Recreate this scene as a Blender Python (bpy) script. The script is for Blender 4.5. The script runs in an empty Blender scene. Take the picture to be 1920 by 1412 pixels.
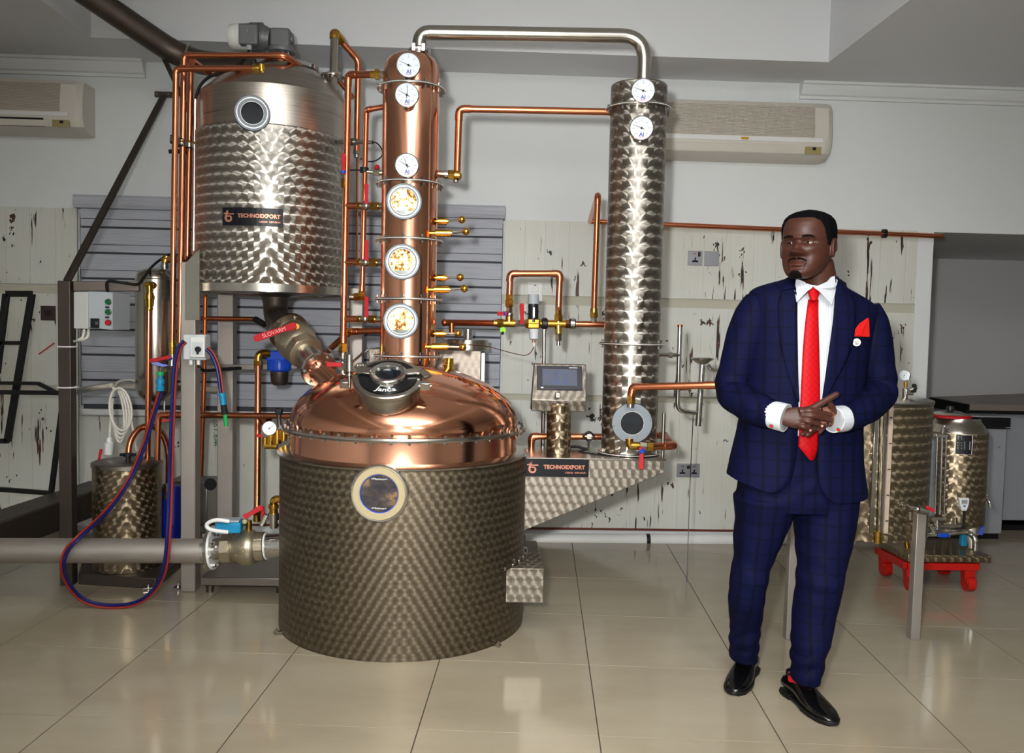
import bpy, math, random
from math import pi, sin, cos, radians, atan2, sqrt
from mathutils import Vector as V, Matrix
random.seed(7)
SC = bpy.context.scene
COL = SC.collection

# ---------------------------------------------------------------- camera
F_PX, YAW, PITCH, ROLL, CAMZ = 1599.28, .0381, .0556, .0214, 1.337
FWD = V((sin(YAW)*cos(PITCH), cos(YAW)*cos(PITCH), -sin(PITCH)))
_R = V((cos(YAW), -sin(YAW), 0)); _U = _R.cross(FWD)
RIGHT = cos(ROLL)*_R + sin(ROLL)*_U
UP = -sin(ROLL)*_R + cos(ROLL)*_U
CAM = V((0, 0, CAMZ))
cam = bpy.data.cameras.new('camera'); cam.sensor_fit = 'HORIZONTAL'; cam.sensor_width = 36
cam.lens = F_PX/1920*36; cam.clip_start = .05; cam.clip_end = 100
camo = bpy.data.objects.new('camera', cam); COL.objects.link(camo)
camo.matrix_world = Matrix(((RIGHT.x, UP.x, -FWD.x, 0), (RIGHT.y, UP.y, -FWD.y, 0), (RIGHT.z, UP.z, -FWD.z, CAMZ), (0, 0, 0, 1)))
SC.camera = camo

def P(px, py, Y):                      # photo pixel -> point on the vertical plane at depth Y
    d = FWD + (px-960)/F_PX*RIGHT - (py-706)/F_PX*UP
    return CAM + d*(Y/d.y)
def FL(px, py, z=0.):                  # photo pixel -> point at height z
    d = FWD + (px-960)/F_PX*RIGHT - (py-706)/F_PX*UP
    return CAM + d*((z-CAMZ)/d.z)
def pr(n, Y): return n*Y/F_PX          # pixel length -> metres at depth Y

# ---------------------------------------------------------------- light, world, exposure
vs = SC.view_settings
SC.display_settings.display_device = 'sRGB'
vs.view_transform = 'Standard'; vs.look = 'None'; vs.exposure = 0.0; vs.gamma = 1; vs.use_curve_mapping = False
W = bpy.data.worlds.new('world'); SC.world = W; W.use_nodes = True
W.node_tree.nodes['Background'].inputs[0].default_value = (.55, .57, .6, 1)
W.node_tree.nodes['Background'].inputs[1].default_value = .25

def lamp(name, kind, loc, energy, color, target=None, **kw):
    l = bpy.data.lights.new(name, kind); l.energy = energy; l.color = color
    for k, v in kw.items(): setattr(l, k, v)
    o = bpy.data.objects.new(name, l); COL.objects.link(o); o.location = loc
    if target is not None:
        o.rotation_euler = (V(target)-V(loc)).to_track_quat('-Z', 'Y').to_euler()
    return o
# camera flash (beam that fades to its edge) and two ceiling panels; the fill lamps between them are added
lamp('flash_lamp', 'SPOT', (-.17, -.05, 1.50), 495, (1, 1, .99), target=(.62, 4.0, 1.22), spot_size=radians(88), spot_blend=1.0, shadow_soft_size=.06)
lamp('bounce_fill_lamp', 'SPOT', (.25, -.7, 1.55), 2200, (1, .99, .97), target=(.2, -.2, 3.4), spot_size=radians(95), spot_blend=.8, shadow_soft_size=.12)  # added upward fill, brightens the ceiling mirrored in the copper
lamp('rear_fill_lamp', 'AREA', (-.6, -2.9, 3.38), 110, (1, .98, .95), target=(-1.2, -2.9, 0), shape='RECTANGLE', size=1.2, size_y=.6)  # added rear fill, brightens the room the copper reflects
lamp('rear_fill_lamp', 'AREA', (1.8, -2.9, 3.38), 130, (1, .98, .95), target=(1.8, -2.9, 0), shape='RECTANGLE', size=1.2, size_y=.6)  # second added rear fill
lamp('ceiling_panel_lamp', 'AREA', (-.6, 1.0, 3.38), 14, (1, .97, .92), target=(-.6, 1.0, 0), shape='RECTANGLE', size=.9, size_y=.3)
lamp('ceiling_panel_lamp', 'AREA', (1.2, .6, 3.38), 14, (1, .97, .92), target=(1.2, .6, 0), shape='RECTANGLE', size=.9, size_y=.3)

# ---------------------------------------------------------------- materials
def lin(c):
    if isinstance(c, str):
        c = [int(c[i:i+2], 16)/255 for i in (0, 2, 4)]
        c = [x/12.92 if x <= .04045 else ((x+.055)/1.055)**2.4 for x in c]
    return (c[0], c[1], c[2], 1)
class NT:
    def __init__(s, name):
        s.m = bpy.data.materials.new(name); s.m.use_nodes = True; s.t = s.m.node_tree
        s.b = s.t.nodes['Principled BSDF']
    def n(s, typ, **kw):
        nd = s.t.nodes.new(typ)
        for k, v in kw.items(): setattr(nd, k, v)
        return nd
    def l(s, a, b): s.t.links.new(a, b)
    def put(s, sock, v):
        if isinstance(v, (int, float, tuple, list)): sock.default_value = v
        else: s.l(v, sock)
    def math(s, op, a, b=0., c=0.):
        nd = s.n('ShaderNodeMath', operation=op)
        for i, v in enumerate((a, b, c)): s.put(nd.inputs[i], v)
        return nd.outputs[0]
    def vm(s, op, a, b=None, scale=None):
        nd = s.n('ShaderNodeVectorMath', operation=op); s.put(nd.inputs[0], a)
        if b is not None: s.put(nd.inputs[1], b)
        if scale is not None: s.put(nd.inputs['Scale'], scale)
        return nd.outputs[1] if op in ('LENGTH', 'DOT_PRODUCT') else nd.outputs[0]
    def noise(s, scale, detail=3, vec=None, rough=.5, dim='3D'):
        nd = s.n('ShaderNodeTexNoise', noise_dimensions=dim); nd.inputs['Scale'].default_value = scale
        nd.inputs['Detail'].default_value = detail; nd.inputs['Roughness'].default_value = rough
        if vec is not None: s.l(vec, nd.inputs['Vector'])
        return nd.outputs['Fac']
    def ramp(s, fac, stops):
        nd = s.n('ShaderNodeValToRGB'); s.put(nd.inputs[0], fac); e = nd.color_ramp.elements
        while len(e) < len(stops): e.new(.5)
        for el, (p, c) in zip(e, stops): el.position = p; el.color = lin(c) if not isinstance(c, (int, float)) else (c, c, c, 1)
        return nd.outputs[0]
    def mix(s, fac, a, b):
        nd = s.n('ShaderNodeMix', data_type='RGBA'); s.put(nd.inputs['Factor'], fac); s.put(nd.inputs['A'], a); s.put(nd.inputs['B'], b)
        return nd.outputs['Result']
    def pos(s): return s.n('ShaderNodeNewGeometry').outputs['Position']
    def mapping(s, vec, scale=(1, 1, 1), loc=(0, 0, 0), rot=(0, 0, 0)):
        nd = s.n('ShaderNodeMapping'); s.l(vec, nd.inputs[0]); nd.inputs['Scale'].default_value = scale
        nd.inputs['Location'].default_value = loc; nd.inputs['Rotation'].default_value = rot
        return nd.outputs[0]
    def bump(s, h, strength=.3, dist=.01):
        nd = s.n('ShaderNodeBump'); nd.inputs['Strength'].default_value = strength; nd.inputs['Distance'].default_value = dist
        s.l(h, nd.inputs['Height']); s.l(nd.outputs[0], s.b.inputs['Normal']); return nd
    def set(s, **kw):
        for k, v in kw.items(): s.put(s.b.inputs[k.replace('_', ' ')], v)
        return s
def mat(name, color, rough=.5, metal=0., vary=.06, scale=9., coat=0., spec=.35, **kw):
    t = NT(name); c = lin(color)
    if vary:
        f = t.noise(scale, 4, t.pos())
        a = tuple(min(1, x*(1+vary)) for x in c[:3])+(1,); b = tuple(x*(1-vary) for x in c[:3])+(1,)
        t.set(Base_Color=t.mix(f, b, a))
        t.set(Roughness=t.math('MULTIPLY_ADD', f, rough*.3, rough*.85))
    else: t.set(Base_Color=c, Roughness=rough)
    t.set(Metallic=metal, Coat_Weight=coat); t.b.inputs['Specular IOR Level'].default_value = spec
    for k, v in kw.items(): t.set(**{k: v})
    return t.m
def glow(name, color, strength):
    t = NT(name); t.set(Base_Color=lin(color), Emission_Color=lin(color), Emission_Strength=strength, Roughness=.3); return t.m

def marbled(name, base, rough, pitch=.05, pitch_v=.043, aniso=.75, vary=.12, relief=0.):
    """engine-turned sheet steel: rows of overlapping polishing swirls, each with circular scratches"""
    t = NT(name)
    uv = t.n('ShaderNodeUVMap', uv_map='UVMap').outputs[0]
    sp = t.n('ShaderNodeSeparateXYZ'); t.l(uv, sp.inputs[0])
    v = t.math('DIVIDE', sp.outputs[1], pitch_v); row = t.math('FLOOR', v)
    odd = t.math('MULTIPLY', t.math('MODULO', t.math('ABSOLUTE', row), 2.), .5)
    u = t.math('ADD', t.math('DIVIDE', sp.outputs[0], pitch), odd)
    du = t.math('SUBTRACT', t.math('FRACT', u), .5)
    dv = t.math('MULTIPLY', t.math('SUBTRACT', t.math('FRACT', v), .62), pitch_v/pitch)
    tg = t.n('ShaderNodeTangent', direction_type='UV_MAP', uv_map='UVMap').outputs[0]
    nrm = t.n('ShaderNodeNewGeometry').outputs['Normal']
    bt = t.vm('CROSS_PRODUCT', nrm, tg)
    tan = t.vm('ADD', t.vm('SCALE', tg, scale=du), t.vm('SCALE', bt, scale=dv))
    tan = t.vm('NORMALIZE', tan)
    t.l(tan, t.b.inputs['Tangent'])
    rr = t.math('SQRT', t.math('ADD', t.math('MULTIPLY', du, du), t.math('MULTIPLY', dv, dv)))
    ang = t.noise(3.0, 2, t.pos())
    c = lin(base)
    edge = t.math('SMOOTH_MIN', t.math('MULTIPLY', rr, 1.9), 1., .2)
    hi = tuple(min(1, x*(1+vary)) for x in c[:3])+(1,); lo = tuple(x*(1-vary) for x in c[:3])+(1,)  # centres lighter than rims: glint of the polished swirls put into the colour
    t.set(Base_Color=t.mix(edge, hi, lo), Metallic=1., Anisotropic=aniso, Roughness=t.math('MULTIPLY_ADD', ang, .08, rough-.04))
    if relief: t.bump(edge, relief, .004)
    return t.m

M = {}
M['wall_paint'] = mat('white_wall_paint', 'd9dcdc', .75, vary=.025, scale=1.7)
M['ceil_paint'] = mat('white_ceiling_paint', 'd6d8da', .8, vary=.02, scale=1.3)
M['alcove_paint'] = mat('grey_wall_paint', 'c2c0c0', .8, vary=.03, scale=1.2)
M['copper'] = mat('polished_copper', 'eaa98a', .16, 1., vary=.05, scale=5)
M['copper_dome'] = mat('polished_copper_sheet', 'e6a382', .13, 1., vary=.06, scale=4)
M['copper_pipe'] = mat('copper_tube', 'd98560', .24, 1., vary=.07, scale=20)
M['copper_dull'] = mat('tarnished_copper_tube', 'b5653f', .36, 1., vary=.15, scale=14)
M['steel'] = mat('stainless_steel', 'b9b5ac', .24, 1., vary=.06, scale=12)
M['steel_dark'] = mat('brushed_steel_frame', '8d8780', .38, 1., vary=.10, scale=10)
M['steel_mid'] = mat('grey_mill_steel', 'a8a199', .5, .75, vary=.08, scale=10)
M['steel_black'] = mat('dark_steel_box_section', '5a524b', .45, .85, vary=.12, scale=10)
M['steel_bright'] = mat('polished_steel', 'd4d4d2', .16, 1., vary=.03, scale=15)
M['alu'] = mat('machined_aluminium', '757c81', .58, .8, vary=.04, scale=25)
M['nickel'] = mat('nickel_plated_brass', 'c4bfb2', .25, 1., vary=.06, scale=30)
M['cast'] = mat('cast_steel_valve', 'b1a791', .36, .9, vary=.10, scale=40)
M['brass'] = mat('brass', 'c79a45', .27, 1., vary=.10, scale=30)
M['gold'] = mat('polished_brass', 'e0b14c', .14, 1., vary=.05, scale=20)
M['red'] = mat('red_plastic', 'a80616', .65, vary=.06, scale=20)
M['red_paint'] = mat('red_enamel', 'b01710', .35, vary=.08, scale=15)
M['blue'] = mat('blue_plastic', '1746b8', .35, vary=.06, scale=20)
M['navy_plastic'] = mat('deep_blue_plastic', '101f7d', .35, vary=.08, scale=20)
M['teal'] = mat('teal_plastic', '1583ae', .4, vary=.06, scale=20)
M['green'] = mat('green_plastic', '12a050', .4, vary=.06, scale=20)
M['lime'] = mat('lime_tag', '86d016', .5, vary=.08, scale=40)
M['black'] = mat('black_plastic', '17171a', .4, vary=.1, scale=20)
M['black_metal'] = mat('black_powder_coat', '08080a', .5, vary=.1, scale=20)
M['rubber'] = mat('black_rubber', '121212', .7, vary=.1, scale=20)
M['white_plastic'] = mat('white_plastic', 'd9dad7', .4, vary=.03, scale=12)
M['grey_plastic'] = mat('grey_plastic', '9aa1a6', .45, vary=.04, scale=12)
M['ac_plastic'] = mat('aged_white_plastic', 'cdc8bd', .45, vary=.04, scale=8)
M['ac_grille'] = mat('aged_grille_plastic', 'b8afa2', .55, vary=.12, scale=16)
M['cream'] = mat('cream_gasket', 'a99c79', .5, vary=.05, scale=20)
M['pvc'] = mat('white_pvc', 'dcdcda', .35, vary=.03, scale=6)
M['white_cable'] = mat('white_cable_sheath', 'd6d3c8', .5, vary=.03)
M['motor_grey'] = mat('grey_cast_motor_housing', '6e7071', .5, .35, vary=.12, scale=30)
M['plate_black'] = mat('black_sign_plate', '0d0f16', .3, vary=.08, scale=20)
M['ring_black'] = mat('black_printed_ring', '101114', .35, vary=.05, scale=20)
M['letter_copper'] = mat('copper_lettering', 'd9947a', .3, .6, vary=.05)
M['letter_white'] = mat('white_lettering', 'e8e8e8', .5, vary=0)
M['dial'] = mat('white_dial', 'dfe6ee', .5, vary=.01)
M['ink'] = mat('black_ink', '1d1f24', .5, vary=0)
M['ink_blue'] = mat('blue_ink', '3949b0', .5, vary=0)
M['ink_red'] = mat('red_ink', 'c0392b', .5, vary=0)
M['ink_green'] = mat('green_marker', '167a35', .6, vary=0)
M['dark_glass'] = mat('dark_sight_glass', '141a22', .06, vary=.2, scale=40, coat=.5)
M['counter_black'] = mat('black_laminate', '0c0c0e', .35, vary=.08, scale=8)
M['counter_brown'] = mat('brown_grey_worktop', '6e655e', .35, vary=.06, scale=8)
M['counter_grey'] = mat('grey_laminate', '8b8d92', .5, vary=.03, scale=8)
M['socket_grey'] = mat('brushed_socket_plate', '9a9ba0', .35, .6, vary=.03, scale=30)
M['socket_brown'] = mat('brown_socket_plate', '3a2a28', .4, vary=.05, scale=30)
M['marb_tank'] = marbled('marbled_steel_tank', 'aca79e', .36, .056, .046, .97, .22)
M['marb_kettle'] = marbled('marbled_steel_boiler', '776c5b', .50, .038, .033, .46, .28)
M['marb_col'] = marbled('marbled_steel_column', 'aaa49a', .34, .060, .050, .95, .22)
M['marb_plate'] = marbled('marbled_steel_plate', '8f877c', .48, .038, .040, .55)
M['marb_brown'] = marbled('marbled_steel_brownish', '95866f', .36, .045, .040, .85)

def glass_mat():
    t = NT('clear_glass'); t.set(Base_Color=(.95, .97, .98, 1), Roughness=.03, Transmission_Weight=1., IOR=1.2); return t.m
M['glass'] = glass_mat()

# ---------------------------------------------------------------- mesh builder
class MB:
    def __init__(s): s.v = []; s.f = []; s.mi = []; s.cur = 0
    def add(s, vs_, fs):
        o = len(s.v); s.v.extend(V(p) for p in vs_)
        for f in fs: s.f.append([i+o for i in f]); s.mi.append(s.cur)
        return s
    def box(s, c, d, rz=0., mtx=None):
        x, y, z = d[0]/2, d[1]/2, d[2]/2; c = V(c)
        pts = [V((a*x, b*y, e*z)) for a in (-1, 1) for b in (-1, 1) for e in (-1, 1)]
        R = mtx if mtx is not None else Matrix.Rotation(rz, 3, 'Z')
        return s.add([c+R@p for p in pts], [(0, 1, 3, 2), (4, 6, 7, 5), (0, 4, 5, 1), (2, 3, 7, 6), (0, 2, 6, 4), (1, 5, 7, 3)])
    def hull8(s, pts):       # 4 bottom + 4 top
        return s.add(pts, [(3, 2, 1, 0), (4, 5, 6, 7), (0, 1, 5, 4), (1, 2, 6, 5), (2, 3, 7, 6), (3, 0, 4, 7)])
    def loft(s, rings, closed=True, caps=True, wrap=False):
        n = len(rings[0]); o = []
        vs_ = [p for r in rings for p in r]; k = len(rings)
        for i in range(k if wrap else k-1):
            for j in range(n if closed else n-1):
                a = i*n+j; b = i*n+(j+1) % n; c = ((i+1) % k)*n+(j+1) % n; d = ((i+1) % k)*n+j
                o.append((a, b, c, d))
        if caps and closed and not wrap:
            o.append(tuple(range(n-1, -1, -1))); o.append(tuple(range((k-1)*n, k*n)))
        return s.add(vs_, o)
    def tube(s, path, r, seg=12, caps=True, wrap=False):
        path = [V(p) for p in path]; n = len(path); rings = []
        rs = r if isinstance(r, (list, tuple)) else [r]*n
        prev = None
        for i, p in enumerate(path):
            if wrap: t = path[(i+1) % n]-path[i-1]
            else: t = path[min(i+1, n-1)]-path[max(i-1, 0)]
            t.normalize()
            if prev is None:
                a = V((0, 0, 1)) if abs(t.z) < .9 else V((1, 0, 0))
                x = t.cross(a).normalized()
            else:
                x = prev-t*prev.dot(t)
                x = x.normalized() if x.length > 1e-6 else t.orthogonal().normalized()
            prev = x; y = t.cross(x)
            rings.append([p+rs[i]*(cos(2*pi*j/seg)*x+sin(2*pi*j/seg)*y) for j in range(seg)])
        return s.loft(rings, True, caps, wrap)
    def cyl(s, a, b, r, r2=None, seg=20):
        return s.tube([a, b], [r, r if r2 is None else r2], seg)
    def lathe(s, prof, c=(0, 0, 0), axis=(0, 0, 1), seg=32, arc=None):
        c = V(c); q = V((0, 0, 1)).rotation_difference(V(axis).normalized()); vs_ = []; n = len(prof)
        for j in range(seg):
            a = 2*pi*j/seg
            for r, z in prof: vs_.append(c+q@V((r*cos(a), r*sin(a), z)))
        fs = []
        for j in range(seg):
            k = (j+1) % seg
            for i in range(n-1):
                a, b, cc, d = j*n+i, k*n+i, k*n+i+1, j*n+i+1
                if prof[i][0] < 1e-6: fs.append((a, cc, d)) if prof[i+1][0] > 1e-6 else None
                elif prof[i+1][0] < 1e-6: fs.append((a, b, d))
                else: fs.append((a, b, cc, d))
        return s.add(vs_, fs)
    def sphere(s, c, r, seg=16, sc=(1, 1, 1)):
        o = len(s.v); k = seg//2
        prof = [(r*sin(pi*i/k), -r*cos(pi*i/k)) for i in range(k+1)]
        s.lathe(prof, (0, 0, 0), (0, 0, 1), seg)
        for i in range(o, len(s.v)): p = s.v[i]; s.v[i] = V((p.x*sc[0], p.y*sc[1], p.z*sc[2]))+V(c)
        return s
    def torus(s, c, axis, R, r, seg=36, seg2=8):
        q = V((0, 0, 1)).rotation_difference(V(axis).normalized()); c = V(c)
        rings = [[c+q@V(((R+r*cos(b))*cos(a), (R+r*cos(b))*sin(a), r*sin(b))) for b in [2*pi*j/seg2 for j in range(seg2)]] for a in [2*pi*i/seg for i in range(seg)]]
        return s.loft(rings, True, False, True)
    def prism(s, pts, off):       # planar polygon (3D points) extruded by vector
        off = V(off); n = len(pts); a = [V(p) for p in pts]; b = [p+off for p in a]
        fs = [tuple(range(n-1, -1, -1)), tuple(range(n, 2*n))]+[(i, (i+1) % n, n+(i+1) % n, n+i) for i in range(n)]
        return s.add(a+b, fs)
    def build(s, name, m, parent=None, smooth=True, ang=35, bev=0., uv=None, sub=0, solid=0.):
        me = bpy.data.meshes.new(name); off = ORG.get(parent.name, V((0, 0, 0))) if parent else V((0, 0, 0))
        me.from_pydata([tuple(p-off) for p in s.v], [], s.f); me.update()
        ms = m if isinstance(m, (list, tuple)) else [m]
        for x in ms: me.materials.append(M[x] if isinstance(x, str) else x)
        if len(ms) > 1: me.polygons.foreach_set('material_index', s.mi)
        if uv is not None:
            ul = me.uv_layers.new(name='UVMap'); vsx = [p for p in s.v]
            for po in me.polygons:
                nn = po.normal; base = None
                for li in po.loop_indices:
                    p = vsx[me.loops[li].vertex_index]
                    if uv[0] == 'cyl':
                        a = atan2(p.y-uv[2], p.x-uv[1])
                        if base is None: base = a
                        while a-base > pi: a -= 2*pi
                        while a-base < -pi: a += 2*pi
                        w = (a*uv[3], p.z) if abs(nn.z) < .7 else (p.x, p.y)
                    else:
                        w = (p.x, p.y) if abs(nn.z) > .7 else ((p.x, p.z) if abs(nn.y) > abs(nn.x) else (p.y, p.z))
                    ul.data[li].uv = w
        if smooth:
            me.polygons.foreach_set('use_smooth', [True]*len(me.polygons))
            if ang < 180: me.set_sharp_from_angle(angle=radians(ang))
        o = bpy.data.objects.new(name, me); COL.objects.link(o)
        if parent: o.parent = parent; ORG[o.name] = off
        if solid:
            md = o.modifiers.new('thickness', 'SOLIDIFY'); md.thickness = solid; md.offset = -1
        if bev:
            md = o.modifiers.new('edge', 'BEVEL'); md.width = bev; md.segments = 2; md.limit_method = 'ANGLE'; md.angle_limit = radians(40)
        if sub:
            md = o.modifiers.new('sub', 'SUBSURF'); md.levels = sub; md.render_levels = sub
        return o
ORG = {}
def tag(o, label=None, cat=None, group=None, kind=None):
    if label: o['label'] = label
    if cat: o['category'] = cat
    if group: o['group'] = group
    if kind: o['kind'] = kind
    return o
def thing(name, label, cat, loc=(0, 0, 0), group=None):
    o = bpy.data.objects.new(name, None); COL.objects.link(o); o.location = V(loc); o.empty_display_size = .05
    ORG[o.name] = V(loc); return tag(o, label, cat, group)
def fillet(pts, r, n=5):
    pts = [V(p) for p in pts]; out = [pts[0]]
    for i in range(1, len(pts)-1):
        a, b, c = pts[i-1], pts[i], pts[i+1]
        d1 = (a-b); d2 = (c-b); k = min(r, d1.length*.49, d2.length*.49)
        p1 = b+d1.normalized()*k; p2 = b+d2.normalized()*k
        for j in range(n+1):
            t = j/n; out.append((1-t)**2*p1+2*t*(1-t)*b+t*t*p2)
    out.append(pts[-1]); return out
def spline(pts, n=8, closed=False):
    pts = [V(p) for p in pts]; out = []; m = len(pts)
    for i in range(m if closed else m-1):
        g = lambda k: pts[k % m] if closed else pts[max(0, min(m-1, k))]
        a, b, c, d = g(i-1), g(i), g(i+1), g(i+2)
        for j in range(n):
            t = j/n
            out.append(.5*((2*b)+(c-a)*t+(2*a-5*b+4*c-d)*t*t+(3*b-a-3*c+d)*t**3))
    if not closed: out.append(pts[-1])
    return out
def PP(*a): return [P(*p) for p in a]
def pipe(label, pts, r, name='copper_pipe', m='copper_pipe', fit=True, bend=None, cat='pipe', seg=14, parent=None, group=None):
    """pipe run through the given points: the tube is the thing, its soldered elbows are parts"""
    pts = [V(p) for p in pts]; bend = bend or r*2.2
    o = MB().tube(fillet(pts, bend), r, seg).build(name, m, parent)
    if parent is None: tag(o, label, cat, group)
    elif label: o['label'] = label
    if fit:
        for i in range(1, len(pts)-1):
            d1 = (pts[i-1]-pts[i]); d2 = (pts[i+1]-pts[i]); k = min(bend*1.5, d1.length*.45, d2.length*.45)
            MB().tube(fillet([pts[i]+d1.normalized()*k, pts[i], pts[i]+d2.normalized()*k], bend), r*1.13, seg).build('elbow', m, o)
    return o
def text(body, name, m, parent, size, place, extrude=.0006, bold=0., spacing=1., align='CENTER'):
    """lettering as a mesh; place(x, y, z) maps text space to the world"""
    cu = bpy.data.curves.new(name, 'FONT'); cu.body = body; cu.size = size; cu.extrude = extrude; cu.offset = bold
    cu.align_x = align; cu.align_y = 'CENTER'; cu.space_character = spacing; cu.resolution_u = 3
    t = bpy.data.objects.new(name, cu); COL.objects.link(t)
    dg = bpy.context.evaluated_depsgraph_get(); me = bpy.data.meshes.new_from_object(t.evaluated_get(dg))
    bpy.data.objects.remove(t)
    off = ORG.get(parent.name, V((0, 0, 0))) if parent else V((0, 0, 0))
    for v in me.vertices: v.co = place(v.co.x, v.co.y, v.co.z)-off
    me.name = name; me.materials.clear(); me.materials.append(M[m])
    o = bpy.data.objects.new(name, me); COL.objects.link(o)
    if parent: o.parent = parent; ORG[o.name] = off
    return o
def frame_to(n, up=(0, 0, 1)):     # axes of a plate that faces n: right, up, normal
    n = V(n).normalized(); r = V(up).cross(n)
    r = V((1, 0, 0)) if r.length < 1e-4 else r.normalized()
    return r, n.cross(r), n
def toward(p): return (CAM-V(p)).normalized()
# ================================================================ the room
WALL_Y, SOF, XE = 5.45, 2.935, 2.905          # back wall plane, soffit height, end of the wall at the alcove
def planks_mat():
    t = NT('distressed_painted_boards'); p = t.pos()
    big = t.noise(1.6, 3, p)
    streak = t.noise(1., 3, t.mapping(p, (36, 36, 2.7)), .6)
    where = t.noise(2.6, 2, t.mapping(p, loc=(3.1, 0, 7.7)))
    blotch = t.noise(1., 3, t.mapping(p, (20, 20, 13), (5, 1, 2)), .65)
    where2 = t.noise(3.7, 2, t.mapping(p, loc=(9.1, 4, 1.7)))
    base = t.ramp(big, [(.3, 'c6c6bb'), (.55, 'cfd0c8'), (.75, 'c9cdc9')])
    grain = t.noise(1., 4, t.mapping(p, (60, 60, 2.2)), .7)
    base = t.mix(t.math('MULTIPLY', t.math('SUBTRACT', grain, .35), .45), base, lin('b9b49b'))
    m1 = t.math('GREATER_THAN', t.math('ADD', streak, t.math('MULTIPLY', where, .42)), .885)
    m2 = t.math('GREATER_THAN', t.math('ADD', blotch, t.math('MULTIPLY', where2, .42)), .905)
    m = t.math('MAXIMUM', m1, m2)
    tone = t.noise(9., 2, p)
    chip = t.ramp(tone, [(.42, '16120f'), (.58, '4a2b20')])
    halo = t.math('GREATER_THAN', t.math('ADD', streak, t.math('MULTIPLY', where, .42)), .86)
    base = t.mix(t.math('MULTIPLY', halo, .35), base, lin('8f8672'))
    t.set(Base_Color=t.mix(m, base, chip), Roughness=t.math('MULTIPLY_ADD', big, .2, .42))
    t.bump(t.math('SUBTRACT', t.math('MULTIPLY', grain, .3), m), .25, .004)
    return t.m
def tile_mat():
    t = NT('polished_porcelain_tile'); p = t.pos()
    a = t.noise(1.1, 5, t.mapping(p, (1, 2.6, 1)), .6); b = t.noise(14, 4, p, .7)
    oi = t.n('ShaderNodeObjectInfo').outputs['Random']
    c = t.ramp(a, [(.3, '968b77'), (.5, '9f947f'), (.7, 'a69c88')])
    c = t.mix(t.math('MULTIPLY', b, .25), c, lin('8f846f'))
    c = t.mix(t.math('MULTIPLY', oi, .12), c, lin('8e8470'))
    t.set(Base_Color=c, Roughness=t.math('MULTIPLY_ADD', b, .05, .085), Coat_Weight=.0)
    t.b.inputs['Specular IOR Level'].default_value = .5
    return t.m
def blind_mat():
    t = NT('woven_grey_blind_fabric'); p = t.pos()
    f = t.noise(1., 3, t.mapping(p, (5, 5, 190)), .6)
    t.set(Base_Color=t.ramp(f, [(.3, '9fa2aa'), (.5, 'a9acb4'), (.7, 'b3b6bd')]), Roughness=.75)
    return t.m
M['planks'] = planks_mat(); M['tile'] = tile_mat(); M['blind'] = blind_mat()
M['grout'] = mat('grey_brown_grout', '453c31', .85, vary=.1, scale=30)
M['blind_gap'] = mat('dark_sheer_fabric', '3f4147', .7, vary=.1, scale=30)
M['dark_void'] = mat('dark_window_glass', '23262b', .2, vary=.1)
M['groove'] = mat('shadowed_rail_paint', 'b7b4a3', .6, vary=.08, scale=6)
M['rust_edge'] = mat('rusty_red_edge', '6b3327', .7, vary=.2, scale=20)

def structure(o, label=None): o['kind'] = 'structure'; return o
# floor: grout bed, the tiles in view one by one, plain tiled ground beyond the frame
fl = MB(); fl.box((.5, 4.2, -.0274), (13, 7.2, .05))
fl.cur = 1; fl.box((.5, -2.2, -.027), (13, 5.6, .054))
floor = structure(fl.build('floor', ['grout', 'tile'], None, False))
ORG['floor'] = V((0, 0, 0))
TA = -math.atan(.0726); tile0 = None
for j in range(0, 15):
    for i in range(-14, 22):
        x = (i+.5-3.6373)*.6; y = (j+.5-2+4.5987)*.6-1.2
        X = x*cos(TA)-y*sin(TA); Y = x*sin(TA)+y*cos(TA)
        d = V((X, Y, 0))-CAM; z = d.dot(FWD)
        if z < .6 or Y > 7.3 or (X < 2.7 and Y > 5.8) or Y < .9: continue
        px = 960+F_PX*d.dot(RIGHT)/z; py = 706-F_PX*d.dot(UP)/z; mg = .45*F_PX/z
        if px < -mg-380 or px > 1920+mg+380 or py > 1412+mg*.8: continue
        if tile0 is None:
            tile0 = MB().box((0, 0, -.001), (.5958, .5958, .002)).build('tile', 'tile', None, False); o = tile0
        else:
            o = tile0.copy(); COL.objects.link(o)
        o.parent = floor; o.location = (X, Y, 0); o.rotation_euler = (0, 0, TA)

# back wall (upper painted plaster, header over the alcove), its boarded lower part in single planks
wb = MB()
WX0, WX1 = P(150, 560, WALL_Y).x, P(941, 560, WALL_Y).x      # window opening behind the blind
wb.box(((-5+WX0)/2, WALL_Y+.1, 1.5), (WX0+5, .2, 3)); wb.box(((WX1+XE)/2, WALL_Y+.1, 1.5), (XE-WX1, .2, 3))
wb.box(((WX0+WX1)/2, WALL_Y+.1, 2.5), (WX1-WX0, .2, 1.0)); wb.box(((WX0+WX1)/2, WALL_Y+.1, .4), (WX1-WX0, .2, .8))
wb.box((5.2, WALL_Y+.9, 2.51), (2*(5.2-XE), 1.8, .98))
wall_back = structure(wb.build('wall_back', 'wall_paint', None, False)); ORG['wall_back'] = V((0, 0, 0))
rows = [(.065, .885, .012), (.925, 1.495, .010), (1.555, 2.025, .012)]
def plank_run(x0, x1, rws, w0=.148):
    x = x0
    while x < x1-.01:
        w = min(w0*random.uniform(.8, 1.2), x1-x)
        if x1-(x+w) < .06: w = x1-x
        for z0, z1, pro in rws:
            e = random.uniform(-.0012, .0012)
            MB().box((x+w/2, WALL_Y-.011+e, (z0+z1)/2), (w-.0008, .022, z1-z0)).build('plank', 'planks', wall_back, False)
        x += w
plank_run(-3.35, WX0-.005, rows); plank_run(WX1+.012, 2.80, rows)
plank_run(WX0, WX1, [(.065, .735, .01)])
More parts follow.
